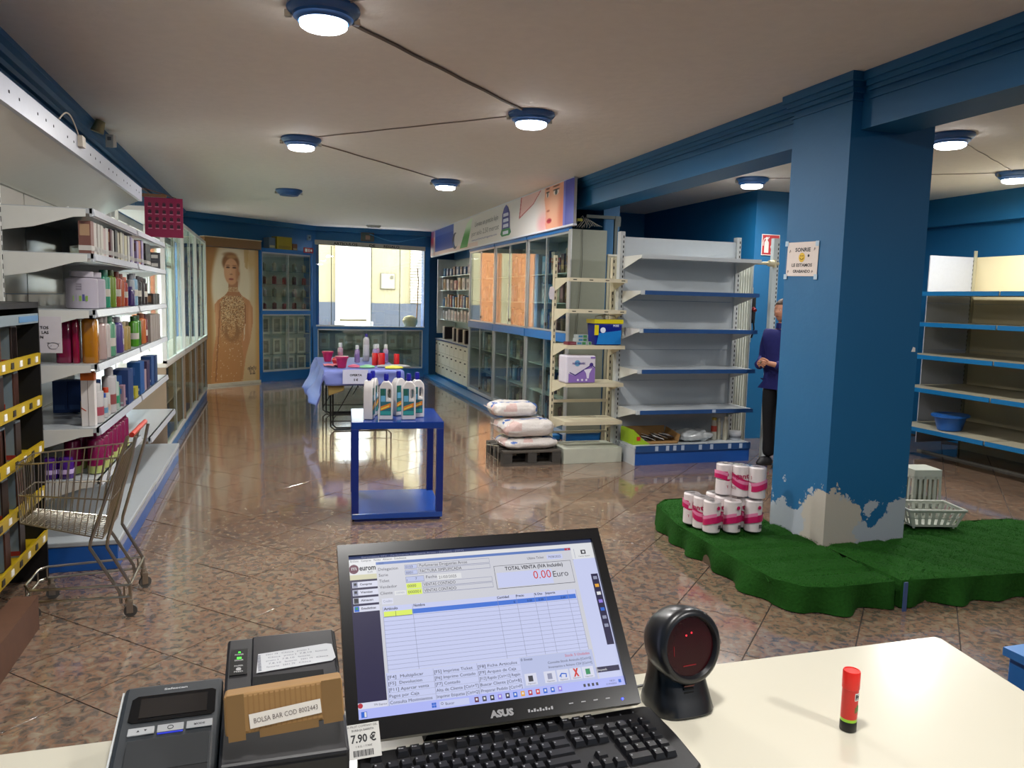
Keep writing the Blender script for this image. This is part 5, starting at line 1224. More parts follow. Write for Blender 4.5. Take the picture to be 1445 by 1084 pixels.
o = obj('dark_tool', mb, [mat('#12151c', .5), mat('#7a1f26', .4)], loc=(5.03, 7.6, 1.55)); tag(o, 'dark hanging tool at the end of the empty gondola', 'tool')
o.location = (5.046, 7.464, 1.55)

# ================================================================ PERSON
def skin_geo(V, E, R_, sub=1):
    bm = bmesh.new(); lay = bm.verts.layers.skin.verify(); vs = []
    for i, p in enumerate(V):
        v = bm.verts.new(p); r = R_[i]; v[lay].radius = r if isinstance(r, tuple) else (r, r); v[lay].use_root = (i == 0); vs.append(v)
    for a, b in E: bm.edges.new((vs[a], vs[b]))
    me = bpy.data.meshes.new('s'); bm.to_mesh(me); bm.free()
    o = bpy.data.objects.new('s', me); COL.objects.link(o)
    m = o.modifiers.new('k', 'SKIN'); m.use_smooth_shade = True
    s = o.modifiers.new('u', 'SUBSURF'); s.levels = sub; s.render_levels = sub
    dg = bpy.context.evaluated_depsgraph_get(); dg.update(); me2 = bpy.data.meshes.new_from_object(o.evaluated_get(dg))
    v = [tuple(p.co) for p in me2.vertices]; f = [tuple(p.vertices) for p in me2.polygons]
    bpy.data.objects.remove(o); bpy.data.meshes.remove(me); bpy.data.meshes.remove(me2)
    return v, f
# local frame: faces -Y, z up
TORSO = [((0, 0, .92), (.15, .11)), ((0, -.01, 1.02), (.145, .115)), ((0, -.015, 1.14), (.14, .115)), ((0, 0, 1.27), (.15, .11)), ((0, .01, 1.34), (.11, .08)), ((0, .0, 1.40), (.052, .055)), ((0, -.012, 1.46), (.05, .052))]
def arm(s): return [((s * .165, .01, 1.31), .058), ((s * .20, .02, 1.20), .05), ((s * .215, .02, 1.06), .043), ((s * .15, -.14, 1.0), .036), ((s * .065, -.245, 1.035), .026)]
def leg(s): return [((s * .085, 0, .84), .085), ((s * .09, -.01, .66), .075), ((s * .095, -.01, .47), .055), ((s * .095, .01, .28), .05), ((s * .095, .02, .09), .035)]
def build_fig(parts, grow=0.0):
    V = []; E = []; Rr = []
    def chain(ch, root=None):
        prev = root
        for p, r in ch:
            V.append(p); Rr.append((r[0] + grow, r[1] + grow) if isinstance(r, tuple) else r + grow); i = len(V) - 1
            if prev is not None: E.append((prev, i))
            prev = i
        return prev
    for ch, root in parts: chain(ch, root)
    return V, E, Rr
ps = thing('person', 'person in a dark blue sweater and black trousers standing half hidden behind the column', 'person', (4.84, 6.62, 0.012), radians(-72))
parts = [(TORSO, None)]
n0 = len(TORSO)
for s in (-1, 1): parts.append((arm(s), 3))
for s in (-1, 1): parts.append((leg(s), 0))
V, E, Rr = build_fig(parts)
# hands as continuation of the wrists (palm + five fingers each)
hands = []
for s, wi in ((-1, n0 + 4), (1, n0 + 9)):
    w = Vector(V[wi]); b = len(V)
    palm = w + Vector((-s * .035, -.03, .004)); V.append(tuple(palm)); Rr.append((.026, .016)); E.append((wi, b))
bv, bf = skin_geo(V, E, Rr, 2)
mb = MB(); mb.add(bv, bf)
for s, wi in ((-1, n0 + 4), (1, n0 + 9)):
    w = Vector(V[wi]); palm = w + Vector((-s * .03, -.03, .004))
    for k in range(4):
        L_ = (.062, .07, .066, .052)[k]; st_ = palm + Vector((-s * .012, -.012, .024 - .016 * k)); m1 = st_ + Vector((-s * L_ * .5, -L_ * .35, .004)); m2 = m1 + Vector((-s * L_ * .35, -L_ * .05, -.012)); m3 = m2 + Vector((-s * L_ * .1, L_ * .2, -.012))
        fv, ff = skin_geo([tuple(palm), tuple(st_), tuple(m1), tuple(m2), tuple(m3)], [(0, 1), (1, 2), (2, 3), (3, 4)], [.011, .0095, .009, .0085, .007], 1); mb.add(fv, ff)
    fv, ff = skin_geo([tuple(w + Vector((-s * .01, -.01, .01))), tuple(palm + Vector((0, .0, .03))), tuple(palm + Vector((-s * .03, -.015, .045))), tuple(palm + Vector((-s * .05, -.025, .04)))], [(0, 1), (1, 2), (2, 3)], [.013, .011, .0095, .008], 1); mb.add(fv, ff)
# head
HC = Vector((0, -.02, 1.545)); n = 36; nv = 28; hv = []
for j in range(nv + 1):
    ph = -pi / 2 + pi * j / nv
    for i in range(n):
        th = 2 * pi * i / n; x = cos(ph) * cos(th); y = cos(ph) * sin(th); z = sin(ph)
        p = Vector((x * .073, y * .092, z * .112))
        if z < 0: p.x *= 1 - .28 * z * z; p.y *= 1 - .12 * z * z
        if y < 0:
            f_ = -y * (1 - abs(x)) ** 2
            p.y -= .026 * math.exp(-((z + .12) / .16) ** 2) * math.exp(-(x / .16) ** 2)      # nose
            p.y += .011 * math.exp(-((z - .08) / .1) ** 2) * math.exp(-((abs(x) - .36) / .16) ** 2)  # eye sockets
            p.y -= .008 * math.exp(-((z + .45) / .07) ** 2) * math.exp(-(x / .28) ** 2)      # lips
            p.y -= .010 * math.exp(-((z + .80) / .14) ** 2) * math.exp(-(x / .3) ** 2)       # chin
        hv.append(tuple(HC + p))
hf = [(j * n + i, j * n + (i + 1) % n, (j + 1) * n + (i + 1) % n, (j + 1) * n + i) for j in range(nv) for i in range(n)]
mb.add(hv, hf)
for s in (-1, 1): mb.lathe([(.004, -.03), (.011, -.02), (.014, 0), (.012, .02), (.004, .03)], 10, (s * .074, -.005, 1.54), sx=.5)
SK = mat('#b98368', .5, var=.05)
obj('body', mb, SK, parent=ps, smooth=80)
mb = MB()
for s in (-1, 1): mb.lathe([(.0, -.007), (.006, -.004), (.0075, 0), (.006, .004), (.0, .007)], 10, (s * .027, -.0945, 1.553), 0); mb.lathe([(0, -.003), (.003, 0), (0, .003)], 8, (s * .027, -.1005, 1.553), 1)
obj('eyes', mb, [mat('#c9c4bd', .3), INK], parent=ps)
mb = MB(); mb.box(-.022, .022, -.122, -.112, 1.492, 1.498); obj('mouth', mb, mat('#8a4540', .5), parent=ps, bevel=.003)
mb = MB(); hv = []
for j in range(nv + 1):
    ph = -pi / 2 + pi * j / nv
    for i in range(n):
        th = 2 * pi * i / n; x = cos(ph) * cos(th); y = cos(ph) * sin(th); z = sin(ph)
        k = 1.0 if (z > .45 or (y > -.1 and z > -.5) or (y > .3)) else .86
        q = HC + Vector((x * .082 * k, y * .104 * k + .008, z * .124 * (1 if z > 0 else .95))); hv.append(tuple(q))
mb.add(hv, hf); obj('hair', mb, mat('#3f2c20', .7, var=.3, scale=80, bump=.4), parent=ps, smooth=80)
V, E, Rr = build_fig([(TORSO[:5], None)] + [([(arm(s)[0]), arm(s)[1], arm(s)[2], arm(s)[3], ((s * .085, -.218, 1.028), .03)], 3) for s in (-1, 1)], .016)
V.append((0, 0, .87)); Rr.append((.152, .118)); E.append((0, len(V) - 1)); V.append((0, 0, .845)); Rr.append((.13, .10)); E.append((len(V) - 2, len(V) - 1))
v_, f_ = skin_geo(V, E, Rr, 2); mb = MB(); mb.add(v_, f_); mb.lathe([(.066, 1.37), (.064, 1.40), (.062, 1.425)], 18, (0, -.004, 0))
obj('sweater', mb, mat('#11155c', .85, var=.15, bump=.2), parent=ps, smooth=80)
V, E, Rr = build_fig([([((0, 0, .95), (.145, .11)), ((0, 0, .88), (.15, .12))], None)] + [(leg(s)[:-1] + [((s * .095, .02, .06), .055)], 1) for s in (-1, 1)], .014)
v_, f_ = skin_geo(V, E, Rr, 2); mb = MB(); mb.add(v_, f_); obj('trousers', mb, mat('#0b0b10', .85), parent=ps, smooth=80)
for s in (-1, 1):
    mb = MB(); mb.lathe([(.042, -.012), (.05, 0), (.05, .02), (.038, .05), (.03, .07)], 18, (s * .095, -.04, .001), sy=2.4); obj('shoe', mb, mat('#18171a', .5), parent=ps)
mb = MB(); mb.box(-.02, .02, -.01, 0, 0, .03); o = obj('metal_object', mb, CHROME, bevel=.004); pm = Vector((0, -.305, 1.03)); 
o.location = Matrix.Translation((4.84, 6.62, .012)) @ Matrix.Rotation(radians(-72), 4, 'Z') @ pm; tag(o, 'small shiny metal object held in the hands of the person', 'object')

# ================================================================ SIGN ON COLUMN
t = thing('notice', 'white taped notice with a winking smiley on the blue column', 'sign', (3.236, 4.115, 1.792), -pi / 2, rot=(0, 0, -pi / 2))
# local x runs toward -Y (right in picture)
t.location = (3.237, 4.43, 1.80)
mb = MB(Matrix.Rotation(radians(1.5), 4, 'Y')); mb.box(0, .305, -.0015, .0005, 0, .215, 0); obj('paper', mb, mat('#d9ccc4', .7), parent=t, smooth=0)
mb = MB(Matrix.Translation((0, -.002, 0)) @ Matrix.Rotation(pi / 2, 4, 'X') @ Matrix.Rotation(radians(-1.5), 4, 'Z'))
mb.text('SONRIE', .034, Matrix.Translation((.155, .155, 0)), 0, .03, .15, 'c'); mb.text('LE ESTAMOS', .028, Matrix.Translation((.155, .060, 0)), 0, .03, .20, 'c'); mb.text('GRABANDO', .026, Matrix.Translation((.155, .022, 0)), 0, .03, .17, 'c')
sm = MB(mb.T); sm.cyl((.15, .118, 0), (.15, .118, .0006), .030, 24, m=1); keep = mb; mb = sm
mb.tube([(.15 + .018 * cos(a), .122 + .018 * sin(a), .001) for a in [pi * 1.1 + pi * .8 * k / 8 for k in range(9)]], .0018, 4, 0); mb.cyl((.14, .128, 0), (.14, .128, .0012), .004, 8, m=0); mb.box(.154, .166, .126, .130, 0, .0012, 0)
obj('smiley', mb, [INK, mat('#d6ac14', .5)], parent=t, smooth=0); mb = keep
mb.cyl((.215, .128, 0), (.215, .128, .0008), .009, 10, m=0); 
keep = mb; mb = MB(keep.T)
for (a, b) in ((.03, .16), (.27, .17), (.02, .03), (.26, .03)): mb.tube([(a - .006, b - .01, .0006), (a, b + .008, .0006), (a + .006, b - .004, .0006)], .0015, 4, 2)
obj('pencil_marks', mb, [INK, INK, mat('#8a7f80', .6)], parent=t, smooth=0, kind='stuff'); mb = keep
obj('lettering', mb, INK, parent=t, smooth=0)
for (a, b) in ((0, .0), (.3, .0), (0, .212), (.3, .206)):
    mb = MB(); mb.box(a - .02, a + .012, -.0035, -.0025, b - .02, b + .012); mb.v = [(x, y, z - .026 * x) for x, y, z in mb.v]; obj('adhesive_tape', mb, mat('#a9c0d3', .3), parent=t, smooth=0)
mb = MB(); mb.prism([(0, 0), (.03, 0), (.028, .025), (.012, .03)], -.002, 0, 'y'); o = obj('paper_scrap', mb, PAPER, loc=(3.80, 3.9095, 1.34)); tag(o, 'tiny torn white paper scrap on the column edge', 'paper')

# ================================================================ TURF-COVERED PLATFORM
TURF = mat('#1f4a18', .95, var=.35, scale=60, bump=.5, spec=.1); PILE = mat('#2a6021', .9, var=.3, scale=9, spec=.1)
PZ = .155
def inside(p, poly_):
    x, y = p; r = False; n = len(poly_)
    for i in range(n):
        x1, y1 = poly_[i]; x2, y2 = poly_[(i + 1) % n]
        if (y1 > y) != (y2 > y) and x < (x2 - x1) * (y - y1) / (y2 - y1) + x1: r = not r
    return r
def subdiv(poly_, step):
    out = []
    for i in range(len(poly_)):
        a = Vector(poly_[i]); b = Vector(poly_[(i + 1) % len(poly_)]); k = max(1, int((b - a).length / step))
        out += [a.lerp(b, j / k) for j in range(k)]
    return out
def turf(label, outline, ridge, free, step=.03, zt=PZ, loc=(0, 0, 0)):
    t = thing('turf_platform', label, 'platform', loc)
    ctr = sum((Vector(p) for p in outline), Vector((0, 0))) / len(outline)
    edge = subdiv(outline, step); bm = bmesh.new()
    def hz(x, y):
        q = x * ridge[0] + y * ridge[1]; f_ = (q / ridge[2]) % 1.0
        return zt - .022 * math.exp(-((f_ - .5) / .085) ** 2) + .003 * mn.noise(Vector((x * 6, y * 6, 0)))
    K = 22; mb = MB(); n = len(edge)
    for r in range(K + 1):
        for p in edge:
            q = ctr.lerp(p, r / K); mb.v.append((q.x - loc[0], q.y - loc[1], hz(q.x, q.y) - (.012 if r == K else 0)))
    for r in range(K):
        for i in range(n):
            a = (i + 1) % n; mb.f.append((r * n + i, r * n + a, (r + 1) * n + a, (r + 1) * n + i)); mb.m.append(0)
    obj('turf_top', mb, TURF, parent=t, smooth=50)
    # hanging skirt with folds on the free edges
    mb = MB(); M_ = 7; idx = []
    acc = 0
    for i in range(n):
        p = edge[i]; q = edge[(i + 1) % n]; o_ = edge[i - 1]; tg = (q - o_).normalized(); nm = Vector((tg.y, -tg.x))
        if (p - ctr).dot(nm) < 0: nm = -nm
        acc += (q - p).length
        for r in range(M_ + 1):
            u = r / M_; z = (zt - .012) * (1 - u) + .006; fold = .045 * u * (mn.noise(Vector((acc * 5.5, .3, u * .5))) + .45 * sin(acc * 21)) + .012 * u
            w_ = p + nm * (fold if free(p) else -.004); mb.v.append((w_.x - loc[0], w_.y - loc[1], z))
    for i in range(n):
        a = (i + 1) % n
        if not (free(edge[i]) or free(edge[a])): continue
        for r in range(M_): mb.f.append((i * (M_ + 1) + r, a * (M_ + 1) + r, a * (M_ + 1) + r + 1, i * (M_ + 1) + r + 1)); mb.m.append(0)
    obj('turf_skirt', mb, TURF, parent=t, smooth=60)
    # pallet core
    mb = MB(); core = [ctr.lerp(Vector(p), .93) for p in outline]; mb.prism([(p.x - loc[0], p.y - loc[1]) for p in core], 0.002, zt - .03); obj('pallet_core', mb, mat('#5a4a38', .8), parent=t, smooth=0)
    # pile
    mb = MB(); xs = [p[0] for p in outline]; ys_ = [p[1] for p in outline]; cnt = 0; rr = random.Random(5)
    area = (max(xs) - min(xs)) * (max(ys_) - min(ys_)); N_ = int(area * 15000)
    vs = []; fs = []
    for _ in range(N_):
        x = rr.uniform(min(xs), max(xs)); y = rr.uniform(min(ys_), max(ys_))
        if not inside((x, y), outline): continue
        a = rr.uniform(0, 6.28); z = hz(x, y); lx = rr.uniform(-.006, .006); ly = rr.uniform(-.006, .006); h = rr.uniform(.003, .007); x -= loc[0]; y -= loc[1]
        b = len(vs); vs += [(x - .0016 * cos(a), y - .0016 * sin(a), z - .002), (x + .0016 * cos(a), y + .0016 * sin(a), z - .002), (x + lx, y + ly, z + h)]; fs.append((b, b + 1, b + 2))
    mb.v = vs; mb.f = fs; mb.m = [0] * len(fs); o = obj('turf_pile', mb, PILE, parent=t, smooth=0, kind='stuff', fix=False)
    return t
LEFT = [(3.20, 3.27), (2.80, 3.27), (2.66, 3.31), (2.56, 3.46), (2.545, 3.9), (2.56, 4.5), (2.66, 4.98), (2.80, 5.12), (3.22, 5.12), (3.225, 3.86)]
turf('left half of the green turf platform, around the column front', LEFT, (.06, 1, .235), lambda p: not (p.x > 3.19), loc=(2.9, 4.1, 0))
RIGHT = [(3.235, 3.27), (3.6, 3.235), (4.1, 3.20), (5.3, 3.1), (5.35, 3.8), (4.95, 4.12), (4.0, 4.17), (3.87, 4.1), (3.87, 3.895), (3.24, 3.895)]
turf('right half of the green turf platform, reaching the right edge', RIGHT, (.93, .38, .2), lambda p: p.y < 3.6 or p.x > 4.0, loc=(4.1, 3.6, 0))
mb = MB(); mb.box(-.012, .012, -.003, .003, 0, .16); o = obj('blue_strap', mb, mat('#3a4f7a', .5), loc=(3.212, 3.215, 0)); tag(o, 'blue-grey strap in the gap between both turf halves', 'strap')

# ---- toilet paper packs
def roll_pack(label, loc, rz):
    t = thing('toilet_paper_pack', label, 'toilet paper', loc, rz, 'toilet paper packs by the column')
    r = .0545; WR = mat('#dcd3d2', .35, var=.04); 
    for j in range(3):
        for i in range(2):
            mb = MB(); y = (j - 1) * r * 1.9; z0 = i * .102
            mb.lathe([(.018, z0 + .012), (.02, z0 + .1), (r * .9, z0 + .1), (r, z0 + .094), (r, z0 + .006), (r * .9, z0)], 24, (0, y, 0))
            obj('paper_roll', mb, WR, parent=t)
    # pink wave print on both long sides and the ends, hugging the rolls
    mb = MB()
    def side(u, v):       # u along the wrapped perimeter of the long side (-Y..Y)
        y = (u - .5) * r * 6.1; j = min(2, max(0, int((y + 3 * r * 1.01) // (2.02 * r)))); yc = (j - 1) * r * 2.02; d = y - yc
        return -math.sqrt(max(1e-6, r * r - min(abs(d), r * .999) ** 2)) * .93 - .0075, y, v
    for sgn in (-1,):
        K = 48; vs = []
        for k in range(K + 1):
            u = k / K; zb = .07 - .03 * sin(u * 5.2) + .012 * u; zt_ = zb + .055 - .018 * cos(u * 6)
            for z in (zb, zt_): x, y, _ = side(u, 0); vs.append((x, y, z))
        mb.add(vs, [(2 * k, 2 * k + 2, 2 * k + 3, 2 * k + 1) for k in range(K)], 0)
        vs = []
        for k in range(K + 1):
            u = k / K; zb = .11 - .03 * sin(u * 5.2); 
            for z in (zb, zb + .022): x, y, _ = side(u, 0); vs.append((x - .0006, y, z))
        mb.add(vs, [(2 * k, 2 * k + 2, 2 * k + 3, 2 * k + 1) for k in range(K)], 1)
    tx = MB(); tx.text('elegante', .045, Matrix.Identity(4), 2, .02, .15); tx.text('TALCO', .022, Matrix.Translation((-.005, -.075, 0)), 2, .02, .06)
    for (x, y, z), in zip(tx.v): mb.v.append((side(max(.01, min(.99, .72 - x / (r * 6.1))), 0)[0] - .0012, (.22 - x / (r * 6.1)) * r * 6.1, .125 + y))
    off = len(mb.v) - len(tx.v); mb.f += [tuple(i + off for i in f) for f in tx.f]; mb.m += [2] * len(tx.f)
    # end (near) : wave and barcode
    K = 14; vs = []
    for k in range(K + 1):
        a = -pi + pi * k / K; x = (r + .002) * cos(a) ; y = -2.02 * r + (r + .002) * sin(a); zb = .06 + .02 * k / K
        for z in (zb, zb + .045): vs.append((x, y, z))
    mb.add(vs, [(2 * k, 2 * k + 2, 2 * k + 3, 2 * k + 1) for k in range(K)], 0)
    ym = -3.02 * r - .003
    for k in range(6): mb.box(.004 + k * .0035, .006 + k * .0035, ym, ym + .001, .03, .055, 3)
    mb.cyl((-.0, ym + .001, .165), (-.0, ym - .0005, .165), .012, 12, m=0)
    obj('wrapper_print', mb, [mat('#c0165c', .4), mat('#dd7fa5', .4), mat('#a8114c', .4), INK], parent=t, smooth=60)
    mb = MB(); mb.box(-r * .72, r * .72, -r * 2.9, r * 2.9, .2045, .2055)
    obj('film_wrap', mb, glass_mat('wrap_film', '#f2f2f2', 1.4) if 'wrap_film' not in bpy.data.materials else bpy.data.materials['wrap_film'], parent=t, smooth=0)
roll_pack('toilet paper pack at the left end of the turf, pink wave print', (2.655, 4.36, .166), .12)
roll_pack('toilet paper pack in the middle of the row on the turf', (2.80, 4.34, .166), .03)
roll_pack('toilet paper pack touching the column side, right end of row', (2.945, 4.32, .166), .0)
roll_pack('toilet paper pack lying across the top of the others', (2.90, 4.31, .374), radians(48))

# ---- baskets
BW = mat('#b9bdb0', .35, var=.04)
def slotted_basket(label, loc, rz, w, d, h, flare, flip=False):
    t = thing('plastic_basket', label, 'basket', loc, rz)
    s_ = -1 if flip else 1; z0 = h if flip else 0
    def P(x, y, z):  # taper
        k = 1 + flare * z / h; return (x * k, y * k, z0 + s_ * z)
    mb = MB()
    def slab(a, b, z1, z2, th=.003):
        (ax_, ay), (bx, by) = a, b
        p = [P(ax_, ay, z1), P(bx, by, z1), P(bx, by, z2), P(ax_, ay, z2)]; nx, ny = (by - ay), -(bx - ax_); l = math.hypot(nx, ny); nx, ny = nx / l * th, ny / l * th
        q = [(x + nx, y + ny, z) for x, y, z in p]; mb.hexa([p[0], p[1], q[1], q[0], p[3], p[2], q[2], q[3]], 0)
    cs = [(-w / 2, -d / 2), (w / 2, -d / 2), (w / 2, d / 2), (-w / 2, d / 2)]
    for i in range(4):
        a = Vector(cs[i]); b = Vector(cs[(i + 1) % 4]); n_ = max(8, int((b - a).length / .02)) | 1
        for (z1, z2) in ((0, h * .14), (h * .48, h * .56), (h * .86, h)): slab(tuple(a), tuple(b), z1, z2)
        for k in range(n_):
            if k % 2 == 0: slab(tuple(a.lerp(b, k / n_)), tuple(a.lerp(b, (k + 1) / n_)), h * .1, h * .9)
    obj('slatted_wall', mb, BW, parent=t, smooth=0)
    mb = MB(); k = 1; mb.hexa([P(-w / 2, -d / 2, 0), P(w / 2, -d / 2, 0), P(w / 2, d / 2, 0), P(-w / 2, d / 2, 0), P(-w / 2, -d / 2, .004), P(w / 2, -d / 2, .004), P(w / 2, d / 2, .004), P(-w / 2, d / 2, .004)], 0); obj('bottom', mb, BW, parent=t, smooth=0)
    mb = MB(); q = [Vector(P(x, y, h)) for x, y in cs]; 
    for i in range(4): mb.tube([tuple(q[i]), tuple(q[(i + 1) % 4])], .008, 8)
    for p_ in q: mb.lathe([(.0, -.008), (.0075, -.004), (.0085, 0), (.0075, .004), (0, .008)], 8, tuple(p_))
    obj('rim', mb, BW, parent=t)
    if not flip:
        mb = MB()
        for x, y in cs: mb.cyl((x * .9, y * .9, -.012), (x * .9, y * .9, .0), .008, 8)
        obj('feet', mb, BW, parent=t, kind='stuff')
    return t
slotted_basket('white slotted plastic basket on the turf right of the column', (4.20, 4.08, .179), -.25, .30, .20, .115, .28)
slotted_basket('upturned white slotted basket standing behind the other one by the column', (4.47, 4.43, .001), -.2, .20, .19, .47, .10, flip=True)

# ================================================================ RIGHT GONDOLA
rg = thing('empty_gondola', 'empty beige and white gondola with blue shelf edges beyond the column, far right', 'shelving', (6.6, 7.05, 0))
BEI = mat('#cfc4a0', .4, var=.04, scale=3); WP = mat('#b7bcc6', .35)
for k in range(3):
    y1 = -k * 1.25; 
    for j in range(4): obj('back_panel', B(MB(), 1.07, 1.082, y1 - 1.245, y1, .1 + j * .527, .1 + (j + 1) * .527 - .002), BEI, parent=rg, smooth=0)
for j in range(4): obj('side_panel', B(MB(), .42, 1.07, .0, .012, .1 + j * .527, .1 + (j + 1) * .527 - .002), WP, parent=rg, smooth=0)
for y in (0, -1.25, -2.5):
    mb = B(MB(), 1.03, 1.068, y - .015, y + .015 - .016, 0, 2.28); slots(mb, 1.029, y, .2, 2.2, .05, .008, .024, 'x', 1); obj('upright', mb, [mat('#a8a48c', .4), DARK], parent=rg, smooth=0)
RB = mat('#16679c', .3)
for z in (1.79, 1.465, 1.12, .765, .345):
    for k in range(3):
        s = obj('shelf', B(MB(), .03 if z > .5 else .0, 1.03, -1.245 * (k + 1) - .001 * k, -1.247 * k - .02, z - .03, z), mat('#b3ad97', .4), parent=rg, smooth=0)
        x = .03 if z > .5 else 0
        obj('price_rail', B(MB(), x - .012, x, -1.245 * (k + 1), -1.247 * k - .02, z - .04, z + .004), RB, parent=s, smooth=0)
        if k == 0: obj('ticket', B(MB(), x - .0135, x - .012, -.16, -.06, z - .03, z), mat('#9aa9bd', .5), parent=s, smooth=0)
obj('leg_rail', B(MB(), .44, .47, -3.7, 0, 0, .02), mat('#77756c', .5), parent=rg, smooth=0)
obj('lower_panel', B(MB(), 1.05, 1.065, -3.7, 0, .0, .3), BEI, parent=rg, smooth=0)
t = thing('blue_basin', 'blue plastic basin on the bottom shelf of the far right gondola', 'basin', (6.84, 6.44, .346), .5)
mb = MB(); mb.lathe([(.125, 0), (.14, .008), (.165, .09), (.185, .15), (.2, .16), (.2, .15), (.19, .14)], 32, sx=1.1, sy=.82); mb.lathe([(.0, .006), (.13, .008), (.158, .09), (.18, .155)], 32, sx=1.1, sy=.82)
obj('bowl', mb, mat('#1a5aa8', .35), parent=t); mb = MB(); mb.lathe([(.185, .14), (.215, .148), (.218, .165), (.185, .165)], 32, sx=1.1, sy=.82); obj('rim', mb, mat('#1f64b8', .3), parent=t)
# ================================================================ BLUE DISPLAY CUBE AND FLOOR CLEANER
NAVY = mat('#0c2673', .3, var=.05)
cb = thing('display_table', 'open blue display cube holding six white bottles, middle of aisle', 'table', (.535, 5.505, 0), radians(-5))
obj('table_top', B(MB(), 0, .65, 0, .70, .67, .72), mat('#183680', .12, var=.05), parent=cb, smooth=0, bevel=.003)  # lighter blue than the legs, the top's reflection put into its colour
for x in (.0, .60):
    for y in (.0, .65): obj('leg', B(MB(), x, x + .05, y, y + .05, .06, .67), NAVY, parent=cb, smooth=0, bevel=.002)
obj('bottom_shelf', B(MB(), .002, .648, .002, .698, .02, .06), mat('#234a9c', .12, var=.04), parent=cb, smooth=0, bevel=.003)
obj('plinth', B(MB(), .02, .63, .02, .68, 0, .02), NAVY, parent=cb, smooth=0)
def cleaner(label, x, y, a):
    x -= .045; y += .07 - .09 * (x - .5); t = thing('cleaner_bottle', label, 'bottle', (x, y, .7205), a, 'white floor-cleaner bottles on the blue cube')
    # body outline with a cut-out handle, extruded and bevelled
    W_ = .047; D_ = .031
    mb = MB(); out = [(-W_ * .96, 0), (W_ * .96, 0), (W_, .01), (W_, .195), (W_ * .9, .225), (W_ * .45, .247), (.014, .252), (-.014, .252), (-W_ * .55, .24), (-W_ * .95, .21), (-W_, .18), (-W_, .01)]
    hole = [(.013, .14), (.030, .135), (.035, .15), (.035, .185), (.028, .20), (.015, .20), (.010, .185), (.010, .155)]
    # front/back built as ring quads around the hole: two half polygons
    left = [(-W_ * .96, 0), (.0225, 0), (.0225, .1375), (.013, .14), (.010, .155), (.010, .185), (.015, .20), (.0225, .20), (.0225, .247), (.014, .252), (-.014, .252), (-W_ * .55, .24), (-W_ * .95, .21), (-W_, .18), (-W_, .01)]
    right = [(.0225, 0), (W_ * .96, 0), (W_, .01), (W_, .195), (W_ * .9, .225), (.0225, .247), (.0225, .20), (.028, .20), (.035, .185), (.035, .15), (.030, .135), (.0225, .1375)]
    n1, n2 = len(left), len(right); v = []; fs = []
    for y_ in (-D_, D_): v += [(p[0], y_, p[1]) for p in left] + [(p[0], y_, p[1]) for p in right]
    N_ = n1 + n2
    fs += [tuple(range(n1)), tuple(range(n1, N_)), tuple(range(N_, N_ + n1))[::-1], tuple(range(N_ + n1, 2 * N_))[::-1]]
    for seq in (list(range(1)) ,): pass
    def wall(idx):
        for a_, b_ in zip(idx[:-1], idx[1:]): fs.append((a_, b_, b_ + N_, a_ + N_))
    wall(list(range(8, n1)) + [0, 1]); wall(list(range(2, 8)))
    wall([n1 + k for k in range(0, 6)]); wall([n1 + k for k in range(6, n2)])
    mb.add(v, fs)
    me = PC.get('cleaner')
    if me is None:
        bm_me = mesh_of(mb, 'cleaner_body', mat('#c9c5c3', .3), smooth=40, fix=False)
        bm = bmesh.new(); bm.from_mesh(bm_me); bmesh.ops.remove_doubles(bm, verts=bm.verts, dist=.0003); bmesh.ops.recalc_face_normals(bm, faces=bm.faces); bm.to_mesh(bm_me); bm.free(); PC['cleaner'] = me = bm_me
    obj('body', me, None, parent=t, bevel=.007)
    mb = MB(); mb.lathe([(.013, .25), (.013, .262), (.017, .262), (.017, .285), (.014, .30), (.0, .302)], 18); mb.lathe([(.019, .262), (.019, .268), (.017, .268)], 18)
    obj('cap', mb, mat('#15188f', .3), parent=t); t.scale = (1.06, 1.06, 1.11)
    mb = MB()
    for s_ in (-1, 1):
        y_ = s_ * (D_ + .0006); q = lambda x0, z0, x1, z1, m, o=0: mb.box(x0, x1, min(y_, y_ + s_ * .0005 * (1 + o)), max(y_, y_ + s_ * .0005 * (1 + o)), z0, z1, m)
        q(-.039, .03, .0, .205, 0); q(0, .03, .034, .12, 0); q(-.036, .16, -.01, .20, 1, 1); q(-.034, .12, -.004, .158, 2, 1)
        mb.prism([(-.036, .06), (.032, .085), (.032, .112), (-.036, .088)], y_, y_ + s_ * .0015, 'y', 3); q(-.036, .034, .032, .058, 4, 1); mb.prism([(-.034, .066), (.02, .088), (.02, .096), (-.034, .075)], y_, y_ + s_ * .002, 'y', 5)
    obj('printed_label', mb, [mat('#27606a', .4), mat('#1c5a4a', .4), mat('#5f9fc0', .4), mat('#c9782a', .4), mat('#2f8f8a', .4), mat('#d9c24a', .4)], parent=t, smooth=0)
cleaner('white floor-cleaner bottle turned edge-on, front left on the blue cube', .72, 5.60, 1.25)
cleaner('white floor-cleaner bottle behind the front left one on the blue cube', .765, 5.78, 1.2)
cleaner('white floor-cleaner bottle in the front centre of the blue cube', .835, 5.57, -.15)
cleaner('white floor-cleaner bottle behind the front centre one on the cube', .955, 5.78, .5)
cleaner('white floor-cleaner bottle with see-through handle, front right on the cube', .995, 5.565, -.08)
cleaner('white floor-cleaner bottle behind the front right one on the cube', 1.075, 5.68, .05)

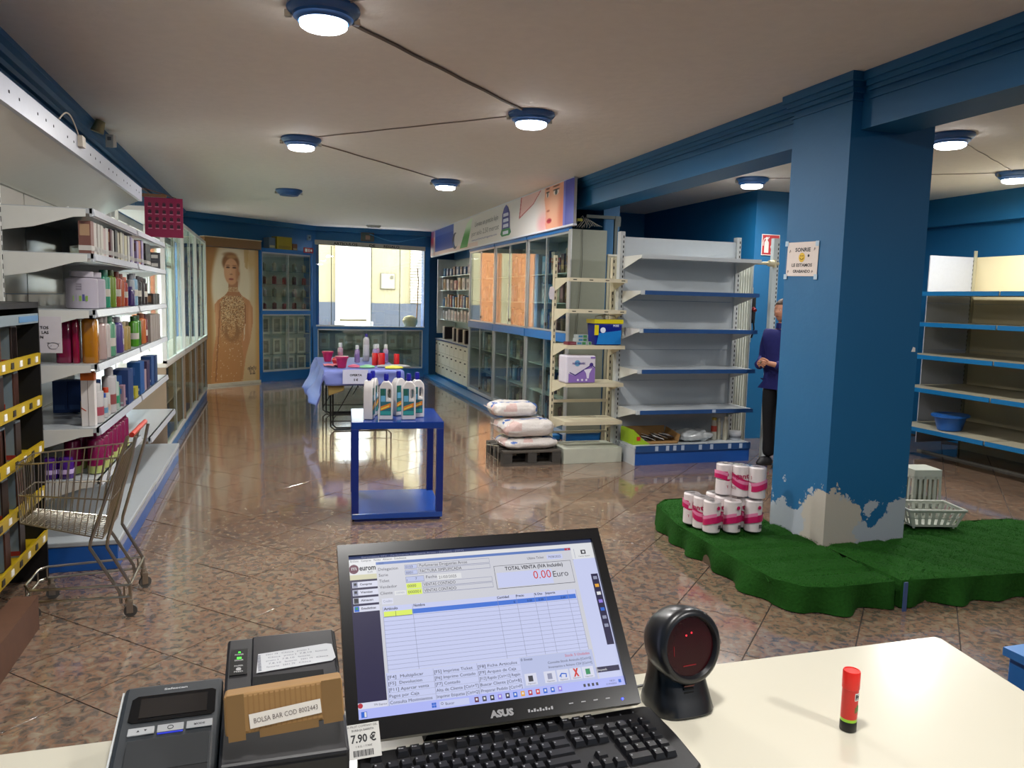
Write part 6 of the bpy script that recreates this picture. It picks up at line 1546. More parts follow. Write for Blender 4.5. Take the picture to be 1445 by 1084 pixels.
# ================================================================ FOLDING TABLE
FT = .742
ft = thing('folding_table', 'folding trestle table with black wire legs under the purple cloth', 'table', (1.03, 10.15, 0))
obj('table_top', B(MB(), -.43, .43, -.93, .93, FT - .03, FT), mat('#8a6a45', .6), parent=ft, smooth=0)
BM = mat('#0e0e10', .4, .3)
for s_ in (-1, 1):
    for dy in (0, .12):
        y = s_ * .72 - s_ * dy; w = .36 - dy * .3
        mb = MB(); mb.tube([(-w, y, FT - .03), (-w, y, .05), (-w + .04, y, .012), (w - .04, y, .012), (w, y, .05), (w, y, FT - .03)], .010, 8)
        if dy == 0:
            mb.tube([(-w, y, .08), (-.03, y, FT - .08)], .006, 6); mb.tube([(w, y, .30), (.0, y, FT - .05)], .006, 6); mb.tube([(-w, y, .11), (w, y, .11)], .006, 6); mb.tube([(-.05, y, FT - .06), (.12, y, .35)], .006, 6); mb.tube([(.04, y, .25), (.30, y, FT - .05)], .006, 6)
        obj('leg_frame', mb, BM, parent=ft)
# cloth
cl = thing('tablecloth', 'purple-blue paper cloth draped over the folding table', 'tablecloth', (1.03, 10.15, FT + .006))
CLM = mat('#6671b2', .5, var=.06, scale=4, bump=.15)
def cloth(u, v):
    # u across x, v across y; overhang on the left and front
    x = -.88 + 1.42 * u; y = -1.13 + 2.11 * v; z = 0.0; n_ = mn.noise(Vector((x * 4, y * 4, .5))) 
    ox = max(0, -.45 - x); rx = max(0, x - .45); oy = max(0, -.95 - y)
    if ox > 0:
        z -= ox * .95; x = -.45 - .10 * min(1, ox * 3) * (1 + .8 * n_) - .05 * sin(y * 9) * ox * 2 - .10 * (ox > .2) * (ox - .2)
    if rx > 0: z -= rx * .95; x = .45 + .02 + .02 * n_
    if oy > 0:
        z -= oy * (1.0 if ox == 0 else .6); y = -.95 - .015 - .03 * n_ * (oy > .05) - .02 * sin(x * 16) * oy * 3
    if ox == 0 and oy == 0 and rx == 0: z += .003 * n_
    return (x, y, z)
mb = MB(); mb.grid(cloth, 60, 80); c_ = obj('cloth_sheet', mb, CLM, parent=cl, smooth=70, fix=False)
sm_ = c_.modifiers.new('thick', 'SOLIDIFY'); sm_.thickness = .002
mb = MB(); mb.hexa([(-.40, -.90, -.30), (-.22, -.90, -.24), (-.22, -.86, -.23), (-.40, -.86, -.3), (-.42, -.90, -.035), (-.2, -.90, -.035), (-.2, -.86, -.034), (-.42, -.86, -.034)], 0)
o = obj('brown_cloth', mb, mat('#8a7442', .9, bump=.3), loc=(1.03, 10.12, FT), bevel=.01); tag(o, 'ochre cloth hanging under the front left table corner', 'cloth')
t = thing('paper_sign', 'white paper sign hung on the front of the purple cloth', 'sign', (.935, 9.13, FT - .15))
mb = MB(); mb.box(-.15, .14, 0, .002, 0, .165, 0); mb.text('OFERTA', .034, Matrix.Translation((.0, -.0012, .09)) @ Matrix.Rotation(pi / 2, 4, 'X'), 1, .04, .14, 'c'); mb.text('5 €', .034, Matrix.Translation((.0, -.0012, .035)) @ Matrix.Rotation(pi / 2, 4, 'X'), 1, .04, None, 'c')
obj('paper', mb, [mat('#bdbfd6', .7), INK], parent=t, smooth=0)
TZ = FT + .0125
def pot(label, x, y, r, h, c):
    t = thing('magenta_pot', label, 'pot', (x, y, TZ)); mb = MB(); mb.lathe([(r * .62, 0), (r * .66, .008), (r * .95, h * .82), (r * 1.05, h * .84), (r * 1.05, h), (r * .93, h), (r * .6, .02), (0, .018)], 24); obj('pot_body', mb, mat(c, .4), parent=t)
    mb = MB(); mb.lathe([(r * 1.06, h * .83), (r * 1.1, h * .85), (r * 1.1, h * 1.01), (r * 1.05, h * 1.01)], 24); obj('rim', mb, mat(c, .35), parent=t)
pot('magenta pot at the back left edge of the purple table', .70, 10.35, .068, .13, '#a0164c')
pot('magenta pot at the front left of the purple table', .80, 9.42, .072, .135, '#a0164c')
def redbowl():
    t = thing('red_bowl', 'red flower-shaped bowl between the two magenta pots', 'bowl', (.80, 9.85, TZ)); mb = MB(); mb.lathe([(.05, 0), (.06, .01), (.08, .06), (.07, .085), (.06, .06), (0, .02)], 24); mb.v = [(x * (1 + .12 * sin(6 * math.atan2(y, x))), y * (1 + .12 * sin(6 * math.atan2(y, x))), z) for x, y, z in mb.v]; obj('bowl_body', mb, mat('#b81a1c', .4), parent=t)
redbowl()
t = thing('red_rag', 'pink and white folded cloth beside the front magenta pot', 'cloth', (.70, 9.62, TZ)); mb = MB(); mb.grid(lambda u, v: ((u - .5) * .2, (v - .5) * .2, .016 + .014 * mn.noise(Vector((u * 5, v * 5, 2)))), 16, 16); c_ = obj('folded_cloth', mb, mat('#c9727a', .8), parent=t, smooth=70); c_.modifiers.new('t', 'SOLIDIFY').thickness = .006
PINKB = ('#c99ab5', '#dcdde2')
for i, (x, y, h, c) in enumerate(((.86, 10.35, .24, '#c9a0b4'), (1.06, 10.2, .22, '#a58abf'), (1.27, 10.05, .24, '#a68cc2'), (1.33, 10.3, .23, '#b78ab0'), (1.42, 10.15, .235, '#b79ac0'))):
    bottle('pink_bottle', f'slim pink-lilac bottle with white cap, {ORD[i]} from left on the purple table', 'bottle', (x, y, TZ - .001), bottle_parts(.034, h, c, '#dfe0e2', '#8f6fae' if i else '#c9879a', neck=.6, caph=.22, shoulder=.68, lz=(.1, .5)))
t = thing('tall_bottle', 'tallest white bottle with purple-blue cap on the purple table', 'bottle', (1.20, 10.42, TZ)); pb_ = bottle_parts(.042, .36, '#cfc9cf', '#2a1f8a', '#d8d4dc', neck=.4, caph=.12, lz=(.2, .6)); obj('body', pb_[0], None, parent=t); obj('cap', pb_[1], None, parent=t); obj('paper_label', pb_[2], None, parent=t)
for i, (x, y, h, r) in enumerate(((1.235, 9.78, .15, .038), (1.305, 9.70, .155, .042), (1.50, 9.76, .14, .036))):
    t = thing('red_candle', f'red pillar candle, {["left", "middle", "right"][i]} of three on the purple table', 'candle', (x, y, TZ)); mb = MB(); mb.lathe([(r, 0), (r, h - .006), (r * .94, h), (r * .8, h - .004), (0, h - .008)], 22); obj('wax', mb, mat('#b5141a', .35), parent=t); mb = MB(); mb.cyl((0, 0, h - .008), (0, 0, h + .012), .002, 6); obj('wick', mb, INK, parent=t)
def pad(nm, label, x, y, rx, ry, c, c2=None):
    t = thing(nm, label, 'cloth', (x, y, TZ)); mb = MB(); mb.lathe([(1, .002), (1.02, .01), (.9, .022), (.5, .03), (0, .026)], 26); mb.v = [(a * rx * (1 + .1 * mn.noise(Vector((a * 3, b * 3, x)))), b * ry, z) for a, b, z in mb.v]; obj('folded_pad', mb, mat(c, .7), parent=t)
    if c2: mb = MB(); mb.lathe([(.5, .031), (.3, .036), (0, .034)], 20); mb.v = [(a * rx, b * ry, z) for a, b, z in mb.v]; obj('top_fold', mb, mat(c2, .7), parent=t)
pad('pink_pad', 'pink folded cloth pad on the purple table', .95, 9.48, .07, .06, '#c9607c', '#d98a9c')
pad('green_pad', 'pale green folded cloth pad in the middle of the purple table', 1.10, 9.42, .09, .07, '#7fb58a', '#a5cfa0')
pad('grey_tray', 'grey oval tray under the red candles', 1.42, 9.50, .20, .09, '#8f8f93')
pad('yellow_cloth', 'yellow cloth pad at the right end of the purple table', 1.40, 9.30, .11, .06, '#c9c24a', '#d9d57a')

# ================================================================ PALLET AND BAGS
pl = thing('pallet', 'dark weathered pallet carrying white bags beside the ivory shelving', 'pallet', (2.13, 7.10, 0))
GR = mat('#4c463f', .8, var=.25, scale=12, bump=.3); GR2 = mat('#3d3a36', .8, var=.2)
for k in range(5): obj('deck_board', B(MB(), .0, .59, .0 + k * .135, .10 + k * .135, .125, .145), GR, parent=pl, smooth=0, bevel=.003)
for x in (.0, .25, .50): obj('stringer_board', B(MB(), x, x + .09, 0, .64, .105, .125), GR2, parent=pl, smooth=0)
for x in (.0, .25, .50):
    for y in (.0, .27, .54): obj('block', B(MB(), x, x + .09, y, y + .10, .022, .105), GR2, parent=pl, smooth=0, bevel=.003)
for y in (.0, .27, .54): obj('bottom_board', B(MB(), .0, .59, y, y + .10, .0, .022), GR, parent=pl, smooth=0)
for x in (-.02, -.02): pass
t = thing('wire_rack', 'thin steel wire frame leaning at the left side of the pallet', 'frame', (2.08, 7.12, 0)); mb = MB()
for k in range(4): mb.tube([(0 + .0 * k, k * .14, .004), (0, k * .14, .20 - .02 * k)], .005, 6)
mb.tube([(0, 0, .20), (0, .42, .14)], .005, 6); mb.tube([(0, 0, .06), (0, .42, .06)], .005, 6); obj('wire_frame', mb, CHROME, parent=t)
def bag(label, loc, rx, ry, rz_, rot=0):
    t = thing('pellet_bag', label, 'bag', loc, rot, 'white bags stacked on the pallet')
    def sp(x_, y_, e): return math.copysign(abs(x_) ** e, x_)
    n = 72; nv = 30; mb = MB()
    def surf(th, ph, off=0):
        x = sp(cos(ph), 0, .42) * sp(cos(th), 0, .42); y = sp(cos(ph), 0, .42) * sp(sin(th), 0, .42); z = sp(sin(ph), 0, .8)
        p = Vector((x * rx, y * ry, z * rz_)); k = mn.noise(p * 30 + Vector(loc)) * .010 + mn.noise(p * 9 + Vector(loc)) * .012
        d = Vector((x, y, z)).normalized(); p += d * (k + off); p.z = max(-rz_, p.z) + rz_
        return p
    for j in range(nv + 1):
        for i in range(n): mb.v.append(tuple(surf(2 * pi * i / n, -pi / 2 + pi * j / nv)))
    for j in range(nv):
        for i in range(n): mb.f.append((j * n + i, j * n + (i + 1) % n, (j + 1) * n + (i + 1) % n, (j + 1) * n + i)); mb.m.append(0)
    # printed patches assigned as face materials
    for fi in range(len(mb.f)):
        c = sum((Vector(mb.v[i]) for i in mb.f[fi]), Vector()) / 4
        q = mn.noise(Vector((c.x * 7 + loc[2] * 9, c.y * 9, c.z * 6 + 3)))
        if c.z > rz_ * .9 and c.x < rx * .1 and q > .22 or (c.x < -rx * .82 and q > .0): mb.m[fi] = 1
        if q < -.48 and c.z > rz_ * .7: mb.m[fi] = 2
        if c.z > rz_ * 1.15 and abs(c.y + ry * .45) < .018 and mn.noise(Vector((c.x * 14, 1, loc[2]))) > .12: mb.m[fi] = 2
    obj('bag_body', mb, [mat('#d3cdc8', .45, var=.06, scale=60, bump=.5), mat('#cdb0aa', .45, scale=50, bump=.5), mat('#3a62a8', .45)], parent=t, smooth=70)
    mb = MB(); mb.grid(lambda u, v: (-rx * .98 - .03 * v, (u - .5) * ry * 1.5, rz_ * (.9 + .35 * v) + .008 * sin(u * 30) * v), 30, 3); s_ = obj('sealed_end', mb, mat('#cfc6c4', .4), parent=t, smooth=60); s_.modifiers.new('t', 'SOLIDIFY').thickness = .002
bag('white bag at the bottom of the stack on the pallet', (2.44, 7.35, .146), .29, .22, .055)
bag('white bag with blue print, middle of the pallet stack', (2.41, 7.36, .266), .28, .22, .085, .05)
bag('white bag with pink printed end, top of the pallet stack', (2.32, 7.47, .448), .24, .19, .07, -.03)

# ================================================================ COUNTER
CT = .95
co = thing('counter', 'cream laminate checkout counter in the foreground', 'counter', (0, 1.0, 0))
CMAT = mat('#c6c1b0', .22, var=.02, scale=2)
mb = MB(); mb.prism([(-1.25, -.75), (1.16, -.75), (1.24, -.034), (1.274, .175), (1.266, .188), (-1.25, .202)], CT - .03, CT)
obj('worktop', mb, CMAT, parent=co, smooth=0, bevel=.004)
mb = MB(); mb.box(-1.2, 1.1, .10, .13, 0, CT - .03); mb.box(-1.2, -1.17, -.7, .10, 0, CT - .03); mb.box(1.07, 1.1, -.7, .1, 0, CT - .03); obj('body_panels', mb, CABBLUE, parent=co, smooth=0)
t = thing('blue_side_shelf', 'blue painted box peeking out beyond the right end of the counter', 'shelf', (1.685, 1.0, 0))
obj('box_body', B(MB(), 0, .4, -.2, .36, .0, .78), CABBLUE, parent=t, smooth=0, bevel=.003); obj('box_top', B(MB(), -.01, .41, -.21, .37, .78, .80), mat('#2f6fae', .3), parent=t, smooth=0)

# ================================================================ MONITOR
TILT = radians(-40.36)
mo = thing('computer_monitor', 'black widescreen monitor showing a sales program on the counter', 'monitor', (.3179, 1.1324, 1.1003), rot=(TILT, 0, 0))
SW, SH_ = .41, .243
GB_ = mat('#0c0c0e', .22, var=.03)
mb = MB(); x0, x1, z0, z1 = -SW / 2 - .0165, SW / 2 + .0165, -SH_ / 2 - .029, SH_ / 2 + .0185
for (a, b, c, d) in ((x0, x1, SH_ / 2, z1), (x0, x1, z0, -SH_ / 2), (x0, -SW / 2, -SH_ / 2, SH_ / 2), (SW / 2, x1, -SH_ / 2, SH_ / 2)): mb.box(a, b, -.006, .012, c, d)
obj('bezel', mb, GB_, parent=mo, smooth=0)
mb = MB(); mb.box(x0 + .003, x1 - .003, .012, .03, z0 + .003, z1 - .003); mb.hexa([(-.13, .03, -.1), (.13, .03, -.1), (.13, .03, .09), (-.13, .03, .09), (-.10, .055, -.08), (.10, .055, -.08), (.1, .055, .06), (-.1, .055, .06)]); obj('back_shell', mb, mat('#101012', .4), parent=mo, smooth=0)
MI = Matrix.Rotation(-TILT, 4, 'X')
def wpt(x, y, z): return tuple(MI @ (Vector((x, y, z)) - Vector((.3179, 1.1324, 1.1003))))
mb = MB(); mb.hexa([wpt(.28, 1.11, CT + .012), wpt(.36, 1.11, CT + .012), wpt(.36, 1.14, CT + .012), wpt(.28, 1.14, CT + .012), wpt(.28, 1.145, 1.06), wpt(.36, 1.145, 1.06), wpt(.36, 1.17, 1.06), wpt(.28, 1.17, 1.06)]); obj('stand_neck', mb, GB_, parent=mo, smooth=0)
mb = MB(); mb.hexa([wpt(.21, 1.075, CT + .0008), wpt(.43, 1.075, CT + .0008), wpt(.43, 1.17, CT + .0008), wpt(.21, 1.17, CT + .0008), wpt(.22, 1.08, CT + .012), wpt(.42, 1.08, CT + .012), wpt(.42, 1.165, CT + .012), wpt(.22, 1.165, CT + .012)]); obj('stand_base', mb, GB_, parent=mo, smooth=0)
mb = MB(); FX = Matrix.Rotation(pi / 2, 4, 'X')
mb.text('ASUS', .013, Matrix.Translation((0, -.0068, -SH_ / 2 - .021)) @ FX, 0, .06, .036, 'c')
obj('bezel_lettering', mb, mat('#8a8a8c', .3, .5), parent=mo, smooth=0)
mb = MB()
for k in range(4): mb.box(.105 + k * .020, .112 + k * .020, -.0068, -.006, -SH_ / 2 - .017, -SH_ / 2 - .0155, 0)
for k in range(9): mb.box(.04 + k * .0045, .043 + k * .0045, -.0068, -.006, -SH_ / 2 - .021, -SH_ / 2 - .0165 - .002 * (k % 2), 0)
obj('button_marks', mb, mat('#8f8f92', .4), parent=mo, smooth=0, kind='stuff')
mb = MB(); mb.cyl((.192, -.0075, -SH_ / 2 - .020), (.192, -.006, -SH_ / 2 - .020), .0016, 10); obj('power_led', mb, mat('#2030ff', .4, emit=6, var=0), parent=mo)

SCM = {}
def smat(c, e=1.0):
    if c not in SCM:
        m = bpy.data.materials.new('screen_' + c[1:]); m.use_nodes = True; b = m.node_tree.nodes['Principled BSDF']
        b.inputs['Base Color'].default_value = (.01, .01, .01, 1); b.inputs['Roughness'].default_value = .3; b.inputs['Specular IOR Level'].default_value = .2
        b.inputs['Emission Color'].default_value = (*lin(c), 1); b.inputs['Emission Strength'].default_value = .88 * e
        SCM[c] = m
    return SCM[c]
scr_cols = ['#b4bcdf', '#3a4468', '#d9dadd', '#c9c6a8', '#211c42', '#a9aabd', '#5a78b8', '#c2c8ea', '#3f70d0', '#d6e860', '#1c1c28', '#b02a3a', '#c9342f', '#8a8ea8', '#d2d4e6', '#5c1f3c', '#2a62c8', '#8d7bd8', '#e0a030', '#2f8a5a', '#aab2f0', '#c8c9d2', '#3a3a44']
CI = {c: i for i, c in enumerate(scr_cols)}
ps_ = MB()
LV = [0]
def SR(u0, v0, u1, v1, c, lay=1):
    y = -.0002 * lay; X = lambda u: (u - .5) * SW; Zz = lambda v: (.5 - v) * SH_
    ps_.add([(X(u0), y, Zz(v1)), (X(u1), y, Zz(v1)), (X(u1), y, Zz(v0)), (X(u0), y, Zz(v0))], [(0, 1, 2, 3)], CI[c])
def ST(u, v, s_, h, c='#1c1c28', lay=8, w=None, al='l', bold=.0):
    ps_.text(s_, h * SH_ * 1.35, Matrix.Translation(((u - .5) * SW, -.0002 * lay, (.5 - v) * SH_)) @ FX, CI[c], bold, w * SW if w else None, al)
def SL(u0, v0, u1, v1, c='#8a8ea8', w=.0012, lay=6):
    if abs(u1 - u0) > abs(v1 - v0): SR(u0, v0 - w, u1, v0 + w, c, lay)
    else: SR(u0 - w * .6, v0, u0 + w * .6, v1, c, lay)
SR(0, 0, 1, 1, '#c2c8ea', 0)
SR(0, 0, 1, .022, '#3a4468', 1); ST(.05, .017, 'Euromatica TPV - Perfumerias Drogueria Arcos - [Ventas] - [TPV]', .012, '#8a8ea8', w=.4)
SR(0, .022, 1, .045, '#d9dadd', 1); ST(.005, .041, 'Archivo   Compras   Ventas   Almacen   Estadisticas', .015, '#3a3a44', w=.215)
SR(0, .045, 1, .135, '#d9dadd', 1); SR(.90, .135, .905, .14, '#8a8ea8', 2)
ps_.cyl(((.018 - .5) * SW, -.0002, (.5 - .086) * SH_), ((.018 - .5) * SW, -.0006, (.5 - .086) * SH_), .0075, 24, m=CI['#5c1f3c']); ST(.009, .095, 'm', .03, '#d9dadd', w=.018)
ST(.038, .099, 'eurom', .036, '#1c1c28', w=.062, bold=.03); ST(.068, .117, 'Soft', .010, '#3a3a44', w=.02)
SR(0, .125, .105, .158, '#c9c6a8', 2); SR(0, .158, .11, .925, '#211c42', 2); SR(.10, .14, 1, .16, '#c2c8ea', 1)
for k, (n_, ic) in enumerate((('Compras', '#8a8ea8'), ('Ventas', '#8a8ea8'), ('Almacen', '#3a3a44'), ('Estadisticas', '#2a62c8'))):
    v0 = .172 + k * .052; SR(.008, v0, .104, v0 + .038, '#d2d4e6', 3); SR(.010, v0 + .002, .028, v0 + .036, ic, 4); SR(.014, v0 + .008, .024, v0 + .024, '#1c1c28' if k < 3 else '#2f8a5a', 5); ST(.036, v0 + .025, n_, .014, '#1c1c28', w=.045 + .008 * (k == 3), bold=.02)
# main window
SR(.102, .057, .902, .94, '#c8c9d2', 3); SR(.102, .050, .902, .068, '#5a78b8', 4); ST(.112, .064, 'Ventas', .009, '#1c1c28'); SR(.875, .052, .900, .067, '#b02a3a', 5); ST(.885, .065, 'x', .012, '#d9dadd')
for n_, v in (('Delegacion', .110), ('Serie', .150), ('Ticket', .189), ('Vendedor', .229), ('Cliente', .270)): ST(.109, v, n_, .020, '#3a3a44', w={'Delegacion': .075, 'Serie': .035, 'Ticket': .038, 'Vendedor': .065, 'Cliente': .046}[n_])
def frame(u0, v0, u1, v1, fill, c='#3a3a44', lay=5):
    SR(u0, v0, u1, v1, c, lay); SR(u0 + .0015, v0 + .003, u1 - .0015, v1 - .003, fill, lay + 1)
frame(.210, .083, .259, .113, '#b4bcdf', '#8a8ea8'); ST(.214, .107, '0103', .018, '#3a3a44'); frame(.262, .080, .55, .113, '#c8c9d2', '#8a8ea8'); ST(.268, .105, 'Perfumerias Droguerias Arcos', .021, w=.19)
frame(.210, .120, .259, .152, '#b4bcdf', '#8a8ea8'); ST(.214, .146, '0001', .018, '#3a3a44'); frame(.262, .118, .55, .150, '#c8c9d2', '#8a8ea8'); ST(.268, .144, 'FACTURA SIMPLIFICADA', .021, w=.165)
frame(.210, .164, .281, .203, '#b4bcdf', '#8a8ea8'); ST(.214, .196, '1', .016, '#3a3a44'); ST(.247, .190, '7', .018, '#3a3a44'); ST(.289, .186, 'Fecha', .020, '#3a3a44', w=.042); SR(.333, .166, .428, .203, '#d9dadd', 5); ST(.338, .195, '21/03/2025', .020, '#3a3a44', w=.07)
SR(.210, .210, .268, .245, '#d6e860', 5); ST(.214, .237, '0000', .020, '#3a3a44', w=.033); frame(.272, .209, .55, .243, '#c8c9d2', '#8a8ea8'); ST(.276, .236, 'VENTAS CONTADO', .021, w=.125)
SR(.210, .249, .268, .285, '#d6e860', 5); ST(.214, .277, '000001', .020, '#3a3a44', w=.048); frame(.272, .248, .55, .283, '#c8c9d2', '#8a8ea8'); ST(.276, .276, 'VENTAS CONTADO', .021, w=.125)
SR(.163, .252, .206, .281, '#d9dadd', 5); ST(.168, .272, 'CONTADO', .012, '#8a8ea8', w=.032); SR(.113, .295, .155, .332, '#d2d4e6', 5); ST(.118, .322, 'Credito', .018, '#8a8ea8', w=.033)
frame(.563, .140, .890, .300, '#c8c9d2', '#3a3a44'); SR(.57, .190, .80, .292, '#c2c8ea', 7); ST(.730, .177, 'TOTAL VENTA (IVA Incluido)', .026, '#1c1c28', w=.245, al='c', bold=.02)
ST(.795, .252, '0.00', .060, '#c9342f', w=.075, al='r', lay=9); ST(.803, .250, 'Euro', .044, '#3a3a44', w=.065, lay=9)
ST(.708, .113, 'Ultimo Ticket', .018, '#3a3a44', w=.07); SR(.792, .088, .86, .124, '#c2c8ea', 5); ST(.797, .115, '7938/2025', .017, '#3a3a44', w=.055)
# table
SR(.113, .345, .885, .750, '#c2c8ea', 4); ST(.117, .371, 'Articulo', .018, w=.052, bold=.02); ST(.229, .365, 'Nombre', .018, w=.043, bold=.02); ST(.556, .364, 'Cantidad', .016, w=.048, bold=.02); ST(.633, .364, 'Precio', .016, w=.033, bold=.02); ST(.709, .364, '% Dto', .016, w=.033, bold=.02); ST(.756, .364, 'Importe', .016, w=.04, bold=.02)
SR(.222, .378, .880, .408, '#3f70d0', 5); SR(.116, .380, .222, .413, '#d6e860', 6); SL(.160, .380, .160, .413, '#3a3a44', lay=7); SL(.116, .413, .222, .413, '#3a3a44', lay=7)
for u, s_ in ((.625, '0'), (.695, '0.00'), (.742, '0.00'), (.835, '0.00')): ST(u, .402, s_, .015, '#1c1c28', al='r')
for k in range(13): SL(.113, .416 + k * .0265, .885, .416 + k * .0265, '#8a8ea8', .0010)
for u in (.114, .225, .557, .633, .708, .755, .848, .884): SL(u, .35, u, .750, '#8a8ea8', .0011)
# function keys
SR(.105, .752, .605, .94, '#c2c8ea', 5)
for col_u, items in ((.111, ('[F4]  Multiplicar', '[F5]  Devolucion', '[F11] Aparcar venta', 'Pagos por Caja', 'Consulta Movimientos')), (.278, ('[F5] Imprime Ticket', '[F6] Imprime Contado', '[F7] Contado', 'Alta de Cliente [Ctrl+T]', 'Imprimir Etiquetas [Ctrl+Q]')), (.441, ('[F8] Ficha Articulos', '[F9] Arqueo de Caja', '[F12] Rapido [Ctrl+12] Regalo', 'Buscar Cliente [Ctrl+B]', 'Preparar Pedido [Ctrl+P]'))):
    for k, s_ in enumerate(items): ST(col_u, .788 + k * .0362, s_, .019, w=min(.155, .0075 * len(s_)))
    SL(col_u - .003, .757, col_u - .003, .94, '#8a8ea8', .001, 7)
for k in range(1, 5): SL(.107, .760 + k * .0362 + .034 - .034, .60, .760 + k * .0362, '#8a8ea8', .0006, 7)
SR(.603, .752, .896, .94, '#b4bcdf', 6); ST(.607, .777, '0 lineas', .018, w=.045); ST(.883, .782, 'Stock: 5 Unidades', .018, '#c9342f', w=.10, al='r'); ST(.885, .812, 'Consulta Stock Articulo [Ctrl+S]', .015, '#3a3a44', w=.175, al='r'); ST(.885, .840, 'Inventarios x fichero CSV [Ctrl+I]', .015, '#3a3a44', w=.175, al='r')
for u, c in ((.630, '#3a3a44'), (.705, '#8a8ea8'), (.757, '#2a62c8'), (.808, '#c9342f'), (.858, '#2f8a5a')):
    SR(u - .019, .856, u + .027, .926, '#d2d4e6', 7)
    if c == '#c9342f': ST(u - .006, .905, 'X', .045, c, w=.022, bold=.08, lay=9)
    elif c == '#2a62c8':
        ps_.tube([((u + .014 - .5) * SW, -.002, (.5 - .905) * SH_), ((u + .016 - .5) * SW, -.002, (.5 - .885) * SH_), ((u - .002 - .5) * SW, -.002, (.5 - .880) * SH_), ((u - .008 - .5) * SW, -.002, (.5 - .893) * SH_)], .0010, 5, CI[c]); ST(u - .012, .905, '<', .02, c, bold=.05, lay=9)
    else: SR(u - .006, .870, u + .012, .905, c, 8)
    ST(u + .004, .921, 'Opcion', .009, '#3a3a44', w=.03, al='c', lay=9)
# right strip, header icon, taskbar
SR(.944, .072, .965, .102, '#1c1c28', 3); SR(.950, .079, .960, .095, '#d9dadd', 4); ST(.955, .122, 'Cerrar Sesion', .010, '#3a3a44', w=.05, al='c', lay=4); SL(.915, .06, .915, .13, '#8a8ea8', lay=3)
SR(.965, .250, .995, .735, '#211c42', 3)
for k, c in enumerate(('#8a8ea8', '#e0a030', '#d9dadd', '#8d7bd8', '#2a62c8', '#8a8ea8', '#8a8ea8')): SR(.972, .268 + k * .055, .989, .290 + k * .055, c, 4)
SR(.895, .868, .992, .902, '#211c42', 3); ST(.90, .893, 'bloqueada', .015, '#d9dadd', w=.04, lay=4); SR(0, .905, .102, .94, '#d2d4e6', 4); ST(.055, .930, 'TPV Express', .012, '#3a3a44', w=.045)
ps_.cyl(((.009 - .5) * SW, -.0008, (.5 - .921) * SH_), ((.009 - .5) * SW, -.0012, (.5 - .921) * SH_), .0035, 16, m=CI['#b02a3a'])
SR(0, .94, 1, 1, '#aab2f0', 4); SR(.010, .955, .030, .988, '#2a62c8', 5); SR(.021, .958, .028, .985, '#d9dadd', 6)
for a in (0, 1):
    for b in (0, 1): SR(.256 + a * .0085, .955 + b * .015, .2635 + a * .0085, .968 + b * .015, '#2a62c8', 6)
SR(.284, .951, .392, .988, '#c2c8ea', 5); ST(.305, .977, 'Buscar', .016, '#3a3a44', w=.032); ps_.tube([((.293 - .5) * SW + .0016 * cos(a), -.0016, (.5 - .966) * SH_ + .0016 * sin(a)) for a in [k * pi / 5 for k in range(10)]], .0003, 4, CI['#3a3a44'], closed=True)
for k, c in enumerate(('#5c1f3c', '#3a3a44', '#1c1c28', '#8d7bd8', '#211c42', '#2a62c8', '#e0a030', '#b02a3a', '#c9342f', '#2a62c8', '#2a62c8', '#8d7bd8')):
    u = .412 + k * .029; SR(u, .954, u + .015, .984, c, 5); SR(u + .004, .961, u + .011, .974, '#d9dadd', 6)
for k in range(4): SR(.832 + k * .017, .960, .841 + k * .017, .978, '#3a3a44', 5)
ST(.96, .966, '18:21', .010, '#3a3a44', w=.02, al='r'); ST(.965, .984, '21/03/2025', .010, '#3a3a44', w=.042, al='r'); SR(.975, .958, .986, .978, '#2a62c8', 5)
scr = obj('screen', ps_, [smat(c) for c in scr_cols], parent=mo, smooth=0, fix=False)
# ---- price label
t = thing('price_label', 'white price label reading 7.90 hanging on the lower left corner of the monitor', 'label', (.1175, 1.026, .999), rot=(radians(-44), radians(-1.5), 0))
mb = MB(); mb.box(-.0225, .0215, 0, .0004, -.027, .018, 0)
LT = lambda x, z: Matrix.Translation((x, -.0003, z)) @ FX
mb.text('H FRUIT COMPANY GEL', .004, LT(-.001, .0135), 1, 0, .041, 'c'); mb.text('BURBUJA BARRITA', .004, LT(-.001, .0085), 1, 0, .030, 'c'); mb.text('7.90 €', .0145, LT(-.001, -.006), 1, .03, .034, 'c'); mb.text('1 KG. / 7.90€', .0036, LT(-.001, -.0125), 1, 0, .022, 'c')
for k in range(16): mb.box(-.016 + k * .0017, -.016 + k * .0017 + (.0009 if k % 3 else .0013), -.0003, 0, -.024, -.016, 1)
obj('label_card', mb, [mat('#b9b8b4', .4), INK], parent=t, smooth=0)

